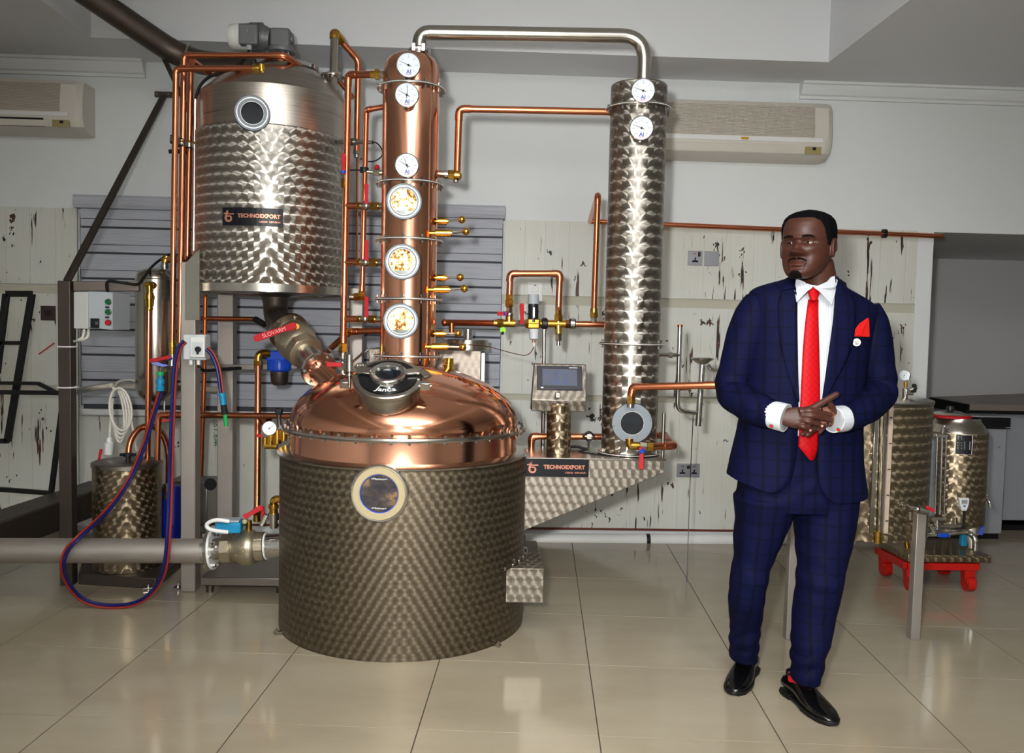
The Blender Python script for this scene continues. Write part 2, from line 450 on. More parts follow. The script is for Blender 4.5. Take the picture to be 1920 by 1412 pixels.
MB().box(((WX1+2.80)/2, WALL_Y-.004, .905), (2.80-WX1, .008, .042)).box(((WX1+2.80)/2, WALL_Y-.004, 1.525), (2.80-WX1, .008, .062)).box(((-3.35+WX0)/2, WALL_Y-.004, 1.52), (WX0+3.35, .008, .06)).box(((-3.35+WX0)/2, WALL_Y-.004, .905), (WX0+3.35, .008, .04)).build('rail_groove', 'groove', wall_back, False)
MB().box((-.27, WALL_Y-.006, .057), (6.15, .012, .02)).build('bottom_edge', 'rust_edge', wall_back, False)
MB().box((2.853, WALL_Y-.012, 1.01), (.104, .024, 2.02)).build('jamb_strip', 'wall_paint', wall_back, False, bev=.003)
# writing on the boards: a marker note on its side, pencil line and red stroke
bp = P(405, 815, WALL_Y-.026)
text('S1.6m', 'marker_note', 'ink_green', wall_back, .060, lambda x, y, z: bp+V((y*.8, -z, -x)) , .0003)
MB().cyl(P(73, 664, 5.42), P(102, 643, 5.42), .004, seg=6).build('red_stroke', 'ink_red', wall_back)

# window hidden behind the blind
wn = MB(); wn.box(((WX0+WX1)/2, WALL_Y+.12, 1.4), (WX1-WX0, .01, 1.2))
window = structure(wn.build('window_1', 'dark_void', None, False)); ORG['window_1'] = V((0, 0, 0))
fr = MB()
for x in (WX0+.03, (WX0+WX1)/2, WX1-.03): fr.box((x, WALL_Y+.09, 1.4), (.06, .05, 1.2))
fr.build('window_frame', 'alu', window, False)

# ceiling: slab of the raised centre, soffit round it, recess sides
rx0, rx1, ry = -2.235, 2.005, 5.015
ce = MB(); ce.box((.4, .6, 3.45), (10, 10, .1))
ceiling = structure(ce.build('ceiling', 'ceil_paint', None, False)); ORG['ceiling'] = V((0, 0, 0))
MB().box(((rx0+rx1)/2, (ry+5.6)/2, (SOF+3.42)/2), (rx1-rx0, 5.6-ry, 3.42-SOF)).build('soffit', 'ceil_paint', ceiling, False)
MB().box(((rx0-5.2)/2, 1.2, (SOF+3.42)/2), (rx0+5.2, 8.8, 3.42-SOF)).build('soffit', 'ceil_paint', ceiling, False)
MB().box(((rx1+6.4)/2, 1.2, (SOF+3.42)/2), (6.4-rx1, 8.8, 3.42-SOF)).build('soffit', 'ceil_paint', ceiling, False)
# rest of the shell: side walls, wall behind the photographer, alcove
structure(MB().box((-4.9, 1., 1.7), (.2, 9.5, 3.5)).build('wall_left', 'wall_paint', None, False))
structure(MB().box((6.3, 1.5, 1.7), (.2, 12.4, 3.5)).build('wall_right', 'wall_paint', None, False))
structure(MB().box((.5, -4.6, 1.7), (11.6, .2, 3.5)).build('wall_front', 'wall_paint', None, False))
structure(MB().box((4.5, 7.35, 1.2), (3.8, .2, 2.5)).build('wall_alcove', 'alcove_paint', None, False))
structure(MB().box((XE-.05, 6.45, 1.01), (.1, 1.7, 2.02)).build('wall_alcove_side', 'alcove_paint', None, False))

# cornices: moulded strips that break off either side of the recess
def cornice(name, x0, x1):
    pf = [(0, 0), (-.075, 0), (-.075, -.016), (-.06, -.02), (-.055, -.045), (-.035, -.075), (-.02, -.082), (-.02, -.10), (0, -.10)]
    rings = [[V((x, WALL_Y+a, SOF+b)) for a, b in pf] for x in (x0, x1)]
    return structure(MB().loft(rings, True, True).build(name, 'wall_paint', None, True, 30))
cornice('trim_1', -4.8, P(268, 125, 5.40).x); cornice('trim_2', P(1504, 176, 5.40).x, 6.2)

# zebra roller blind: cassette, single fabric bands, bottom bar
bl = thing('roller_blind', 'grey day-and-night roller blind with horizontal bands covering the window', 'blind', (WX0, 5.40, .75))
BX0, BX1 = P(150, 560, 5.37).x, P(940, 560, 5.37).x
pf = [(.04, 2.10), (-.05, 2.10), (-.06, 2.085), (-.06, 2.045), (-.045, 2.022), (.04, 2.02)]
MB().loft([[V((x, 5.395+a, b)) for a, b in pf] for x in (BX0-.025, BX1+.012)]).build('cassette', 'blind', bl, True, 30)
MB().box(((BX0+BX1)/2, 5.40, 1.4), (BX1-BX0-.01, .004, 1.25)).build('sheer_backing', 'blind_gap', bl, False)
per = P(930, 445, 5.385).z-P(930, 492.3, 5.385).z; z = P(930, 445, 5.385).z+per*4
while z > .83:
    top = min(z-.007, 2.02)
    if top > z-per*.66:
        MB().box(((BX0+BX1)/2, 5.383, (top+z-per*.66)/2), (BX1-BX0, .004, top-z+per*.66)).build('band', 'blind', bl, False)
    hb = min(z-per*.68, 2.02); lb = max(z-per+.007, .79)
    if hb > lb: MB().box(((BX0+BX1)/2, 5.390, (hb+lb)/2), (BX1-BX0, .004, hb-lb)).build('band', 'blind', bl, False)
    z -= per
MB().box(((BX0+BX1)/2, 5.385, .766), (BX1-BX0, .022, .040)).build('bottom_bar', 'pvc', bl, True, bev=.006)

# air conditioners
def aircon(label, x0, x1, z0, z1, Yf, slot='ac_plastic'):
    t = thing('air_conditioner', label, 'air conditioner', ((x0+x1)/2, WALL_Y, z0))
    d = WALL_Y-Yf; h = z1-z0
    pf = [(0, 0), (-d*.45, 0), (-d*.85, h*.10), (-d, h*.28), (-d*1.0, h*.55), (-d*.93, h*.90), (-d*.8, h), (0, h)]
    def ring(x, k): return [V((x, WALL_Y+a*k, z0+h/2+(b-h/2)*(1-(1-k)*.25))) for a, b in pf]
    MB().loft([ring(x0, .86), ring(x0+.03, .98), ring(x0+.06, 1), ring(x1-.06, 1), ring(x1-.03, .98), ring(x1, .86)]).build('casing', 'ac_plastic', t, True, 30)
    def fy(b):
        for (a0, b0), (a1, b1) in zip(pf[1:], pf[2:]):
            if b0*1. <= b <= b1: return WALL_Y+a0+(a1-a0)*(b-b0)/(b1-b0)
        return Yf
    g = MB()
    n = 22
    for i in range(n):
        b = h*(.38+.53*i/(n-1))
        g.box(((x0+x1)/2-.02, fy(b)-.003, z0+b), (x1-x0-.20, .010, h*.53/n*.55))
    o = g.build('grille', 'ac_grille', t, False); o['kind'] = 'stuff'
    MB().box(((x0+x1)/2, Yf-.002, z0+h*.315), (x1-x0-.14, .008, h*.075)).build('front_strip', 'white_plastic', t, False)
    MB().hull8([V((x0+.08, fy(h*.09)-.004, z0+h*.09)), V((x1-.22, fy(h*.09)-.004, z0+h*.09)), V((x1-.22, fy(h*.09)+.01, z0+h*.09)), V((x0+.08, fy(h*.09)+.01, z0+h*.09)),
                V((x0+.08, fy(h*.22)-.004, z0+h*.24)), V((x1-.22, fy(h*.22)-.004, z0+h*.24)), V((x1-.22, fy(h*.22)+.01, z0+h*.24)), V((x0+.08, fy(h*.22)+.01, z0+h*.24))]).build('louvre', slot, t, False)
    MB().box((x1-.12, fy(h*.16)-.003, z0+h*.165), (.10, .012, h*.17)).build('display', 'display_tan', t, False)
    MB().box((x1-.115, fy(h*.16)-.011, z0+h*.175), (.02, .004, h*.05)).build('sensor', 'black', t, False)
    return t
M['display_tan'] = mat('tan_display_window', '9c8f63', .3, vary=.05)
M['amber'] = mat('amber_badge', 'c08a20', .4, vary=.05)
a0, a1 = P(1175, 180, 5.25), P(1566, 192, 5.25); ab = P(1560, 298, 5.25)
ac = aircon('yellowed wall air conditioner behind the steel column', a0.x, a1.x, ab.z, a1.z, 5.25)
q = P(1397, 259, 5.24); MB().box((q.x, 5.243, q.z), (.045, .006, .014)).build('badge', 'amber', ac, False)
a1 = P(150, 148, 5.25); ab = P(150, 246, 5.25)
aircon('grey wall air conditioner under the cornice, cut off by the photo edge', a1.x-1.1, a1.x, ab.z, a1.z, 5.25, 'black')  # black louvre colour stands in for the shade in its open slot

# PVC waste pipe along the foot of the wall
pv = MB().tube(PP((985, 1011, 5.33), (1213, 1012, 5.33)), .037, 18).tube(PP((1216, 1012, 5.33), (1600, 1012, 5.33)), .037, 18).build('drain_pipe', 'pvc', None)
tag(pv, 'white plastic drain pipe lying along the foot of the boarded wall', 'pipe')
MB().tube(PP((1211, 1012, 5.33), (1218, 1012, 5.33)), .0385, 18).build('joint', 'black', pv)
pv = MB().tube(PP((0, 978, 5.33), (180, 978, 5.33)), .037, 14).build('drain_pipe', 'pvc', None)
tag(pv, 'short white plastic drain pipe behind the small marbled drum', 'pipe')

# sockets and switches
def wallplate(label, px, py, w, h, m, cat='socket', Y=WALL_Y-.024):
    c = P(px, py, Y)
    o = MB().box((c.x, Y-.004, c.z), (w, .009, h)).build('wall_socket' if cat == 'socket' else 'wall_switch', m, None, True, bev=.002)
    tag(o, label, cat); return o, c
def uk_socket(o, c, s=1.):
    b = MB()
    b.box((c.x, c.y-.009, c.z-.006*s), (.009, .003, .018)); b.box((c.x-.012, c.y-.009, c.z-.023), (.014, .003, .007)); b.box((c.x+.012, c.y-.009, c.z-.023), (.014, .003, .007)); b.box((c.x, c.y-.009, c.z-.020), (.034, .003, .010))
    b.build('socket_hole', 'black', o, False)
o, c = wallplate('single grey metal wall socket beside the blank plate', 1303, 484, .092, .092, 'socket_grey'); uk_socket(o, c)
MB().box((c.x+.024, c.y-.011, c.z+.024), (.016, .006, .028)).build('rocker', 'black', o, False); MB().box((c.x-.004, c.y-.009, c.z+.027), (.018, .002, .005)).build('mark', 'ink_red', o, False)
wallplate('blank grey metal wall plate right of the single socket', 1334, 485, .092, .092, 'socket_grey', 'switch')
o, c = wallplate('double grey metal wall socket low on the boards', 1290, 882, .150, .088, 'socket_grey')
for s in (-.038, .038):
    uk_socket(o, V((c.x+s, c.y, c.z+.004))); MB().box((c.x+s, c.y-.009, c.z+.026), (.016, .002, .004)).build('mark', 'black', o, False)
MB().box((c.x, c.y-.010, c.z+.022), (.020, .004, .020)).build('rocker', 'black', o, False)
o, c = wallplate('white wall switch above the brass water manifold', 1003, 547, .095, .125, 'white_plastic', 'switch')
MB().box((c.x+.002, c.y-.010, c.z+.014), (.040, .006, .036)).build('rocker', 'white_plastic', o, True, bev=.002); MB().box((c.x, c.y-.010, c.z+.040), (.014, .003, .006)).build('lamp', 'black', o, False)
o, c = wallplate('dark brown wall socket on the boards by the steel post', 91, 587, .090, .090, 'socket_brown')
MB().box((c.x, c.y-.010, c.z), (.040, .004, .034)).build('rocker', 'black', o, False)
# ================================================================ the pot still and its columns
KX, KY, KR = -.335, 3.90, .555
still = thing('pot_still', 'large pot still with marbled steel boiler jacket and polished copper dome', 'still', (KX, KY, 0))
Zr, Zf = .775, .884
o = MB().lathe([(KR-.02, 0), (KR, 0), (KR, Zr-.002), (KR-.02, Zr-.002)], (KX, KY, 0), seg=96).build('boiler_jacket', 'marb_kettle', still, uv=('cyl', KX, KY, KR))
MB().lathe([(.49, Zr-.012), (KR-.008, Zr-.014), (KR+.010, Zr-.006), (KR+.011, Zr+.001), (KR, Zr+.006), (.505, Zr+.012), (.49, Zr+.010)], (KX, KY, 0), seg=96).build('jacket_rim', 'steel', still)
MB().lathe([(.512, Zr+.008), (.509, Zr+.02), (.509, Zf)], (KX, KY, 0), seg=96).build('copper_skirt', 'copper', still)
DOME = [(.509, Zf), (.514, .905), (.512, .93), (.500, .965), (.475, 1.005), (.432, 1.046), (.375, 1.083), (.30, 1.118), (.22, 1.143), (.13, 1.162), (.05, 1.17), (0, 1.171)]
dome = MB().lathe(DOME, (KX, KY, 0), seg=96).build('copper_dome', 'copper_dome', still, ang=180)
def dome_z(r):
    for (a, za), (b, zb) in zip(DOME[2:], DOME[3:]):
        if b <= r <= a: return za+(zb-za)*(a-r)/(a-b)
    return .93
def dome_pt(ang, r, lift=.0):
    n = V((cos(ang)*.6, sin(ang)*.6, .8)); return V((KX+r*cos(ang), KY+r*sin(ang), dome_z(r)))+n*lift
flg = MB().lathe([(.505, Zf-.007), (.549, Zf-.007), (.551, Zf-.001), (.551, Zf+.004), (.549, Zf+.010), (.505, Zf+.010)], (KX, KY, 0), seg=96).build('flange_ring', 'steel', still)
BOLT = None
def bolt(parent, p, r=.006, h=.036, m='steel_bright'):
    b = MB(); b.cyl(p-V((0, 0, h/2)), p+V((0, 0, h/2)), r*.55, seg=6)
    b.cyl(p+V((0, 0, h*.26)), p+V((0, 0, h*.46)), r*1.15, seg=6); b.cyl(p-V((0, 0, h*.46)), p-V((0, 0, h*.24)), r*1.15, seg=6)
    return b.build('bolt', m, parent)
def bolts(parent, c, R, n, a0=0., r=.006, h=.036, m='steel_bright'):
    first = None
    for i in range(n):
        a = a0+2*pi*i/n; p = V(c)+V((R*cos(a), R*sin(a), 0))
        if first is None: first = bolt(parent, p, r, h, m); p0 = p
        else:
            q = first.copy(); COL.objects.link(q); q.parent = parent; q.location = p-p0
bolts(flg, (KX, KY, Zf+.0015), .536, 46, .05, .0062, .036)
# engraved figures on the dome
eg = MB()
for a, r in ((-.62, .30), (-.55, .31), (-.42, .36), (-.36, .41), (-.28, .40), (-.30, .46)):
    c = [dome_pt(a+da, r+dr, .0015) for da, dr in ((-.035, .015), (-.012, -.004), (0, .012), (.012, -.004), (.035, .012))]
    eg.tube(c, .0022, 6); eg.tube([c[2], dome_pt(a+.004, r+.042, .0015)], .0022, 6)
eg.tube([dome_pt(-.75+.09*i, .24+.03*i, .001) for i in range(9)], .0018, 6)
eg.build('embossed_figure', 'copper_dull', still)

def ring_plate(parent, c, n, ro, ri, th, name, m, seg=40, back=0.):
    return MB().lathe([(ri, -back), (ro*.99, -back), (ro, th*.2-back*.5), (ro, th*.75), (ro*.97, th), (ri*1.06, th), (ri, th*.8), (ri, -back)], c, n, seg).build(name, m, parent)
def disc(parent, c, n, r, th, name, m, seg=32):
    return MB().lathe([(0, 0), (r, 0), (r, th), (0, th)], c, n, seg).build(name, m, parent)

# boiler sight window
sc = P(714, 923, 3.362); n = V((sc.x-KX, sc.y-KY, 0)).normalized(); sc = V((KX, KY, sc.z))+n*(KR+.004)
sw = ring_plate(still, sc, n, .106, .076, .022, 'window_ring', 'cream', 48, .03)
ring_plate(sw, sc, n, .115, .102, .012, 'steel_bezel', 'steel_bright', 48, .03)
MB().torus(sc+n*.014, n, .0775, .0045, 48, 8).build('gasket', 'blue', sw)
def boiler_view():
    t = NT('boiler_sight_glass'); p = t.pos()
    f = t.noise(9, 4, t.mapping(p, (1, 1, 1.6)), .6)
    t.set(Base_Color=t.ramp(f, [(.38, '2b2a31'), (.52, '4a423f'), (.6, '8a6a4a'), (.7, '3a3233')]), Roughness=.08, Coat_Weight=.6); return t.m
M['boiler_view'] = boiler_view()
disc(sw, sc, n, .0765, .010, 'window_glass', 'boiler_view', 40)
rx, ux, nx = frame_to(n)
for s, b in ((1, 'Maximum'), (-1, 'Minimum')):
    c = sc+ux*(.058*s)+nx*.0115
    MB().prism([c+rx*a+ux*b2 for a, b2 in ((-.030, -.0065), (.030, -.0065), (.030, .0065), (-.030, .0065))], nx*.001).build('level_label', 'black', sw, False)
    text('<'+b+'>', 'lettering', 'letter_white', sw, .0125, lambda x, y, z, c=c: c+rx*x+ux*y+nx*(.0014+z), .0002)

# manhole on the dome
ma = V((0, -.515, .857)).normalized(); mc = P(728, 708, 3.475); mr, mu, _ = frame_to(ma)
mh = MB().lathe([(.128, -.17), (.128, -.03), (.134, -.028), (.142, -.02), (.143, -.004), (.138, 0), (.06, .002), (.06, -.03)], mc, ma, 56).build('manhole', 'steel', still)
MB().torus(mc-ma*.098, ma, .129, .005, 56, 8).build('weld_bead', 'copper', mh)
MB().lathe([(.070, .002), (.118, .002), (.118, .0045), (.070, .0045)], mc, ma, 56).build('printed_ring', 'ring_black', mh)
MB().lathe([(.052, 0), (.078, 0), (.078, .012), (.074, .026), (.068, .030), (.052, .026), (.047, .015), (.047, 0)], mc, ma, 48).build('glass_ring', 'steel_bright', mh)
disc(mh, mc, ma, .05, .012, 'manhole_glass', 'dark_glass', 36)
def arc_text(body, name, parent, c, r, u, nrm, R, size, mid, m='letter_white', lift=.005, flip=False):
    """letters bent along a circle of radius R about c; mid = angle of the middle of the word"""
    def place(x, y, z):
        a = mid+(x/R if not flip else -x/R); rad = R+(y if not flip else -y) if flip else R+y
        if not flip: a = mid+x/R; rad = R-y
        else: a = mid-x/R; rad = R+y
        return c+r*(rad*cos(a))+u*(rad*sin(a))+nrm*(lift+z)
    return text(body, name, m, parent, size, place, .0002, .0007)
arc_text('Janča', 'lettering', mh, mc, mr, mu, ma, .094, .036, -pi/2)
# clamp bar, hinge, screw with its two-armed handle
def ML(x, y, z): return mc+mr*x+mu*y+ma*z
th = .010
def barseg(bar, a, b, w):
    d = (V(b)-V(a)); px_ = V((-d.y, d.x, 0)).normalized()*w/2 if True else None
    pts = [V(a)+px_, V(b)+px_, V(b)-px_, V(a)-px_]
    bar.prism([ML(p.x, p.y, .010) for p in pts], ma*th)
bar = MB(); barseg(bar, (.072, .020, 0), (.135, .030, 0), .034); barseg(bar, (.130, .034, 0), (.163, -.012, 0), .034); bar.build('clamp_arm', 'steel', mh, True, bev=.002)
bar = MB(); barseg(bar, (-.072, .02, 0), (-.125, .03, 0), .044)
bar.build('clamp_arm', 'steel', mh, True, bev=.002)
MB().tube([ML(-.118+.020*cos(2*pi*i/24), .052+.020*sin(2*pi*i/24), .015) for i in range(24)], .006, 8, False, True).build('lifting_eye', 'steel', mh)
b = MB(); b.box(ML(.152, -.045, -.006), (.042, .020, .034), mtx=Matrix((mr, mu, ma)).transposed()); b.cyl(ML(.125, -.048, -.004), ML(.180, -.048, -.004), .007, seg=12); b.build('hinge_lug', 'steel', mh, True, bev=.002)
b = MB(); b.box(ML(-.172, -.038, -.008), (.034, .026, .030), mtx=Matrix((mr, mu, ma)).transposed()); b.build('clamp_lug', 'steel', mh, True, bev=.002)
s0 = P(655, 728, 3.56); s1 = P(655, 668, 3.62)
b = MB(); b.cyl(s0, s0.lerp(s1, .5), .007, seg=14); b.cyl(s0.lerp(s1, .34), s0.lerp(s1, .40), .016, seg=14); b.cyl(s0.lerp(s1, .48), s1, .017, seg=18); b.build('clamp_screw', 'steel', mh)
b = MB(); h = s0.lerp(s1, .72); b.cyl(h, P(614, 653, 3.70), .0055, seg=10); b.cyl(h, P(690, 653, 3.55), .0055, seg=10); b.build('clamp_handle', 'steel_bright', mh)

# control box on the right of the jacket with its screwed flange, two floor clamps
x0 = P(940, 1100, 3.60).x; x1 = P(1019, 1100, 3.60).x; zt = P(978, 1066, 3.60).z; zb = P(978, 1130, 3.60).z
cb = MB().box(((x0+x1)/2, 3.84, (zt+zb)/2), (x1-x0, .48, zt-zb)).build('junction_box', 'marb_plate', still, True, bev=.002, uv=('box',))
sb = MB()
MB().prism([V((x0-.002, 3.599, zb-.004)), V((x0-.016, 3.607, zb-.004)), V((x0-.016, 3.607, zt+.014)), V((x0-.002, 3.599, zt+.014))], (0, .003, 0)).build('screw_flange', 'steel', cb, False)
MB().loft([[V((KX+R_*cos(a), KY+R_*sin(a), z_)) for R_, z_ in ((KR-.003, zt+.001), (KR+.018, zt+.001), (KR+.018, zt+.004), (KR-.003, zt+.004))] for a in [-.68+.07*i for i in range(12)]]).build('edge_strip', 'steel', cb)
for i in range(3):
    z = zb+.01+(zt-zb-.01)*i/2; MB().sphere((x0-.010, 3.600, z), .0058, 8).build('screw', 'steel_bright', cb)
for i in range(6):
    a = -.62+.12*i; MB().sphere((KX+(KR+.010)*cos(a), KY+(KR+.010)*sin(a), zt+.008), .0058, 8).build('screw', 'steel_bright', cb)
for px, py in ((524, 1190), (926, 1211)):
    c = FL(px, py); n = V((c.x-KX, c.y-KY, 0)).normalized(); p = V((KX, KY, 0))+n*(KR+.012)
    b = MB(); b.box(p+V((0, 0, .012)), (.05, .018, .006), atan2(n.y, n.x)); b.cyl(p+n*.014, p+n*.014+V((0, 0, .028)), .005, seg=8); b.cyl(p+n*.014+V((0, 0, .013)), p+n*.014+V((0, 0, .021)), .010, seg=6); b.build('floor_clamp', 'steel', still)

# ---------------------------------------------------------------- gauges
def gauge(label, c, n, r, needles, group=None, stem=.05, parent=None, logo=True):
    n = V(n).normalized(); c = V(c); rr, uu, nn = frame_to(n)
    t = thing('dial_thermometer', label, 'gauge', c-n*stem) if parent is None else parent
    if parent is None: mk = lambda m_, nm, mt: m_.build(nm, mt, t)
    else:
        t = MB().cyl(c-n*stem, c-n*.012, r*.28, seg=12).build('dial_gauge', 'brass', parent); mk = lambda m_, nm, mt: m_.build(nm, mt, t)
    mk(MB().lathe([(0, -r*.55), (r*.8, -r*.55), (r*.97, -r*.4), (r, 0), (r*1.0, r*.10), (r*.93, r*.14), (r*.9, r*.04), (0, r*.02)], c, n, 36), 'case', 'steel_bright')
    if parent is None: mk(MB().cyl(c-n*stem, c-n*r*.5, r*.30, seg=12), 'stem', 'steel')
    mk(MB().lathe([(0, r*.03), (r*.9, r*.03), (r*.9, r*.05), (0, r*.05)], c, n, 36), 'dial', 'dial')
    tk = MB()
    for i in range(31):
        a = radians(225-270*i/30); l = .12 if i % 5 == 0 else .06; w = .008 if i % 5 else .014
        d = rr*cos(a)+uu*sin(a); e = nn.cross(d)
        tk.prism([c+nn*r*.055+(d*q1+e*q2)*r for q1, q2 in ((.84, -w), (.84, w), (.84-l, w), (.84-l, -w))], nn*r*.008)
    for i in range(7):
        a = radians(225-45*i); d = rr*cos(a)+uu*sin(a); q0 = c+nn*r*.055+d*r*.62
        tk.prism([q0+(rr*a_+uu*b_)*r for a_, b_ in ((-.06, -.025), (.06, -.025), (.06, .025), (-.06, .025))], nn*r*.006)
    mk(tk, 'scale', 'grey_ink')
    for a in needles:
        a = radians(a); d = rr*cos(a)+uu*sin(a); e = nn.cross(d)
        mk(MB().prism([c+nn*r*.07+(d*q1+e*q2)*r for q1, q2 in ((-.25, -.03), (.78, -.012), (.78, .012), (-.25, .03))], nn*r*.02), 'needle', 'ink')
    mk(MB().lathe([(0, r*.07), (r*.10, r*.07), (r*.08, r*.12), (0, r*.13)], c, n, 12), 'pivot', 'ink')
    if logo:
        text('AI', 'lettering', 'ink_blue', t, r*.44, lambda x, y, z: c+rr*(x+r*.02)+uu*(y-r*.52)+nn*(r*.06+z), .0001, .0006)
        mk(MB().prism([c+nn*r*.055+(rr*a_+uu*b_)*r for a_, b_ in ((-.22, -.74), (.22, -.74), (.22, -.70), (-.22, -.70))], nn*r*.006), 'underline', 'ink_red')
    return t
M['grey_ink'] = mat('grey_scale_ink', '8a929c', .5, vary=0)

# ---------------------------------------------------------------- copper column
CX, CY, CR = P(768, 400, 4.05).x, 4.05, .131
cz = lambda py: P(768, py, 4.05).z
col = thing('rectifying_column', 'tall polished copper column with three pale sight glasses on the still', 'column', (CX, CY, cz(690)))
zt = cz(168)
MB().lathe([(CR, cz(705)), (CR, zt)], (CX, CY, 0), seg=64).build('column_shell', 'copper', col)
MB().lathe([(CR, zt), (CR*1.0, cz(150)), (CR*.985, cz(137)), (CR*.93, cz(122)), (CR*.82, cz(112)), (CR*.62, cz(105)), (CR*.3, cz(102)), (0, cz(101.5))], (CX, CY, 0), seg=64).build('column_cap', 'copper', col)
def flange(parent, x, y, z, R, ri, th=.012, n=10, a0=.2, m='steel', br=.0062, bh=.040):
    f = MB().lathe([(ri, z-th/2), (R-.002, z-th/2), (R, z-th/4), (R, z+th/4), (R-.002, z+th/2), (ri, z+th/2)], (x, y, 0), seg=64).build('flange', m, parent)
    MB().lathe([(ri, z-.0012), (R+.0015, z-.0012), (R+.0015, z+.0012), (ri, z+.0012)], (x, y, 0), seg=48).build('gasket', 'white_plastic', f)
    bolts(f, (x, y, z), R-.012, n, a0, br, bh); return f
for py in (169, 347, 452, 562, 667): flange(col, CX, CY, cz(py), .158, CR-.004)
def glare_deposit_mat():
    t = NT('column_glare_and_deposit'); p = t.pos()
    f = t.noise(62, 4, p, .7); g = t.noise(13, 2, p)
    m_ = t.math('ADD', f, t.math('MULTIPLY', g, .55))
    c = t.ramp(m_, [(.72, 'f6ecd2'), (.79, 'dcb765'), (.85, '935812'), (.93, '4c2906')])  # near-white ground paints in the flash reflection, brown specks are deposit
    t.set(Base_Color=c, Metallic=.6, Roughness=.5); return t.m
M['glare_deposit'] = glare_deposit_mat()
M['dregs'] = mat('grey_green_liquid', '5b645c', .2, vary=.3, scale=60)
def sight(parent, c, n, ro, ri, view='glare_deposit', ring='alu', deep=.03):
    s = ring_plate(parent, c, n, ro, ri, .020, 'sight_glass', ring, 44, deep)
    rr, uu, nn = frame_to(n)
    MB().torus(c+nn*.016, nn, ri*1.02, .003, 40, 6).build('seal_ring', 'white_plastic', s)
    disc(s, c, n, ri, .004, 'backplate', view, 36)
    if view == 'glare_deposit':
        MB().prism([c+nn*.004+(rr*cos(a)+uu*sin(a))*ri*.97 for a in [-2.35+1.56*i/12 for i in range(13)]], nn*.002).build('liquid', 'dregs', s, False)
    ring_plate(s, c+nn*.020, n, ro*.86, ro*.82, .002, 'turned_groove', 'steel_bright', 40)
    return s
for px, py in ((758, 378), (755, 491), (752, 602)):
    c = P(px, py, CY-CR-.012); n = V((c.x-CX, c.y-CY, 0)).normalized(); n = (n*.35+toward(c)*.65).normalized()
    MB().cyl(c-n*.05, c, .070, seg=32).build('sight_neck', 'copper', col)
    sight(col, c, n, .081, .058)
for k, (kx, ky, bx0, bx1, by, Yl) in enumerate(((866, 412, 821, 838, 415, 4.02), (874, 434, 817, 845, 437, 3.95), (863, 520, 819, 836, 521, 4.02), (871, 541, 814, 842, 543, 3.95), (859, 625, 817, 834, 626, 4.02), (868, 651, 810, 839, 650, 3.95))):
    a, b_ = P(bx0, by, Yl), P(bx1, by, Yl); kn = P(kx, ky, Yl)
    t = MB().tube([a-(b_-a).normalized()*.03, a, a, b_, b_, b_+(b_-a).normalized()*.006], [.009, .009, .0165, .0165, .010, .010], 16).build('tray_lever', 'gold', col)
    MB().cyl(b_, kn, .0050, seg=8).build('rod', 'steel', t); MB().sphere(kn, .0180, 16).build('knob', 'gold', t)
for py, nm, ndl, w in ((122, 'topmost white dial thermometer on the copper column cap', (158,), .02), (178, 'white dial thermometer just under the top flange of the copper column', (152, 84), .02), (310, 'lowest white dial thermometer on the copper column above its sight glasses', (152, 112), .02)):
    c = P(766 if py < 130 else 763, py, CY-CR-.045); n = (toward(c)+V((-.08, 0, 0))).normalized()
    gauge(nm, c, n, .0545, ndl, stem=.06)

# vapour pipe arching to the condenser column
SX, SY, SR = P(1188, 520, 4.05).x, 4.05, .132
sx = lambda py: SX
vp = thing('vapour_pipe', 'polished steel vapour pipe arching from the copper column to the steel column', 'pipe', (CX+.05, CY, cz(95)))
pts = [V((P(786, 112, CY).x, CY, cz(104))), V((P(786, 112, CY).x, CY, P(790, 61, CY).z)), V((SX+.02, CY, P(1205, 68, CY).z)), V((SX+.02, CY, P(1205, 162, CY).z))]
MB().tube(fillet(pts, .125, 10), .0335, 24).build('tube', 'steel', vp)
b = MB(); zc = cz(101); xx = pts[0].x
b.lathe([(.030, zc), (.052, zc), (.054, zc+.008), (.054, zc+.018), (.046, zc+.024), (.034, zc+.03), (.034, zc)], (xx, CY, 0), seg=32); b.build('clamp_collar', 'steel_bright', vp)
for s in (-1, 1): MB().box((xx+s*.022, CY-.055, zc+.014), (.018, .014, .036)).build('clamp_lug', 'steel_bright', vp, True, bev=.002)

# steel condenser column
zs_ = (P(968, 860, 3.86).z+P(1245, 864, 3.86).z)/2
s2 = lambda py: P(1188, py, SY).z
con = thing('condenser_column', 'tall marbled steel condenser column standing on the bracket', 'column', (SX, SY, s2(850)))
MB().lathe([(SR, zs_+.0065), (SR, s2(205)), (SR-.001, s2(203)), (SR, s2(201)), (SR, s2(164)), (SR-.012, s2(162)), (0, s2(161))], (SX, SY, 0), seg=64).build('column_shell', 'marb_col', con, uv=('cyl', SX, SY, SR))
for py in (207, 645): flange(con, SX, SY, s2(py), .156, SR-.004, .012, 8, .1)
flange(con, SX, SY, zs_+.013, .150, SR-.004, .010, 8, .3)
MB().torus((SX, SY, s2(163)), (0, 0, 1), SR-.004, .004, 56, 6).build('top_bead', 'steel', con)
for py, px, ndl, nm in ((170, 1206, (160,), 'white dial thermometer at the very top of the marbled steel column'), (240, 1203, (158,), 'white dial thermometer below the top flange of the marbled steel column')):
    c = P(px, py, SY-SR-.045); gauge(nm, c, toward(c), .0545, ndl, stem=.06)
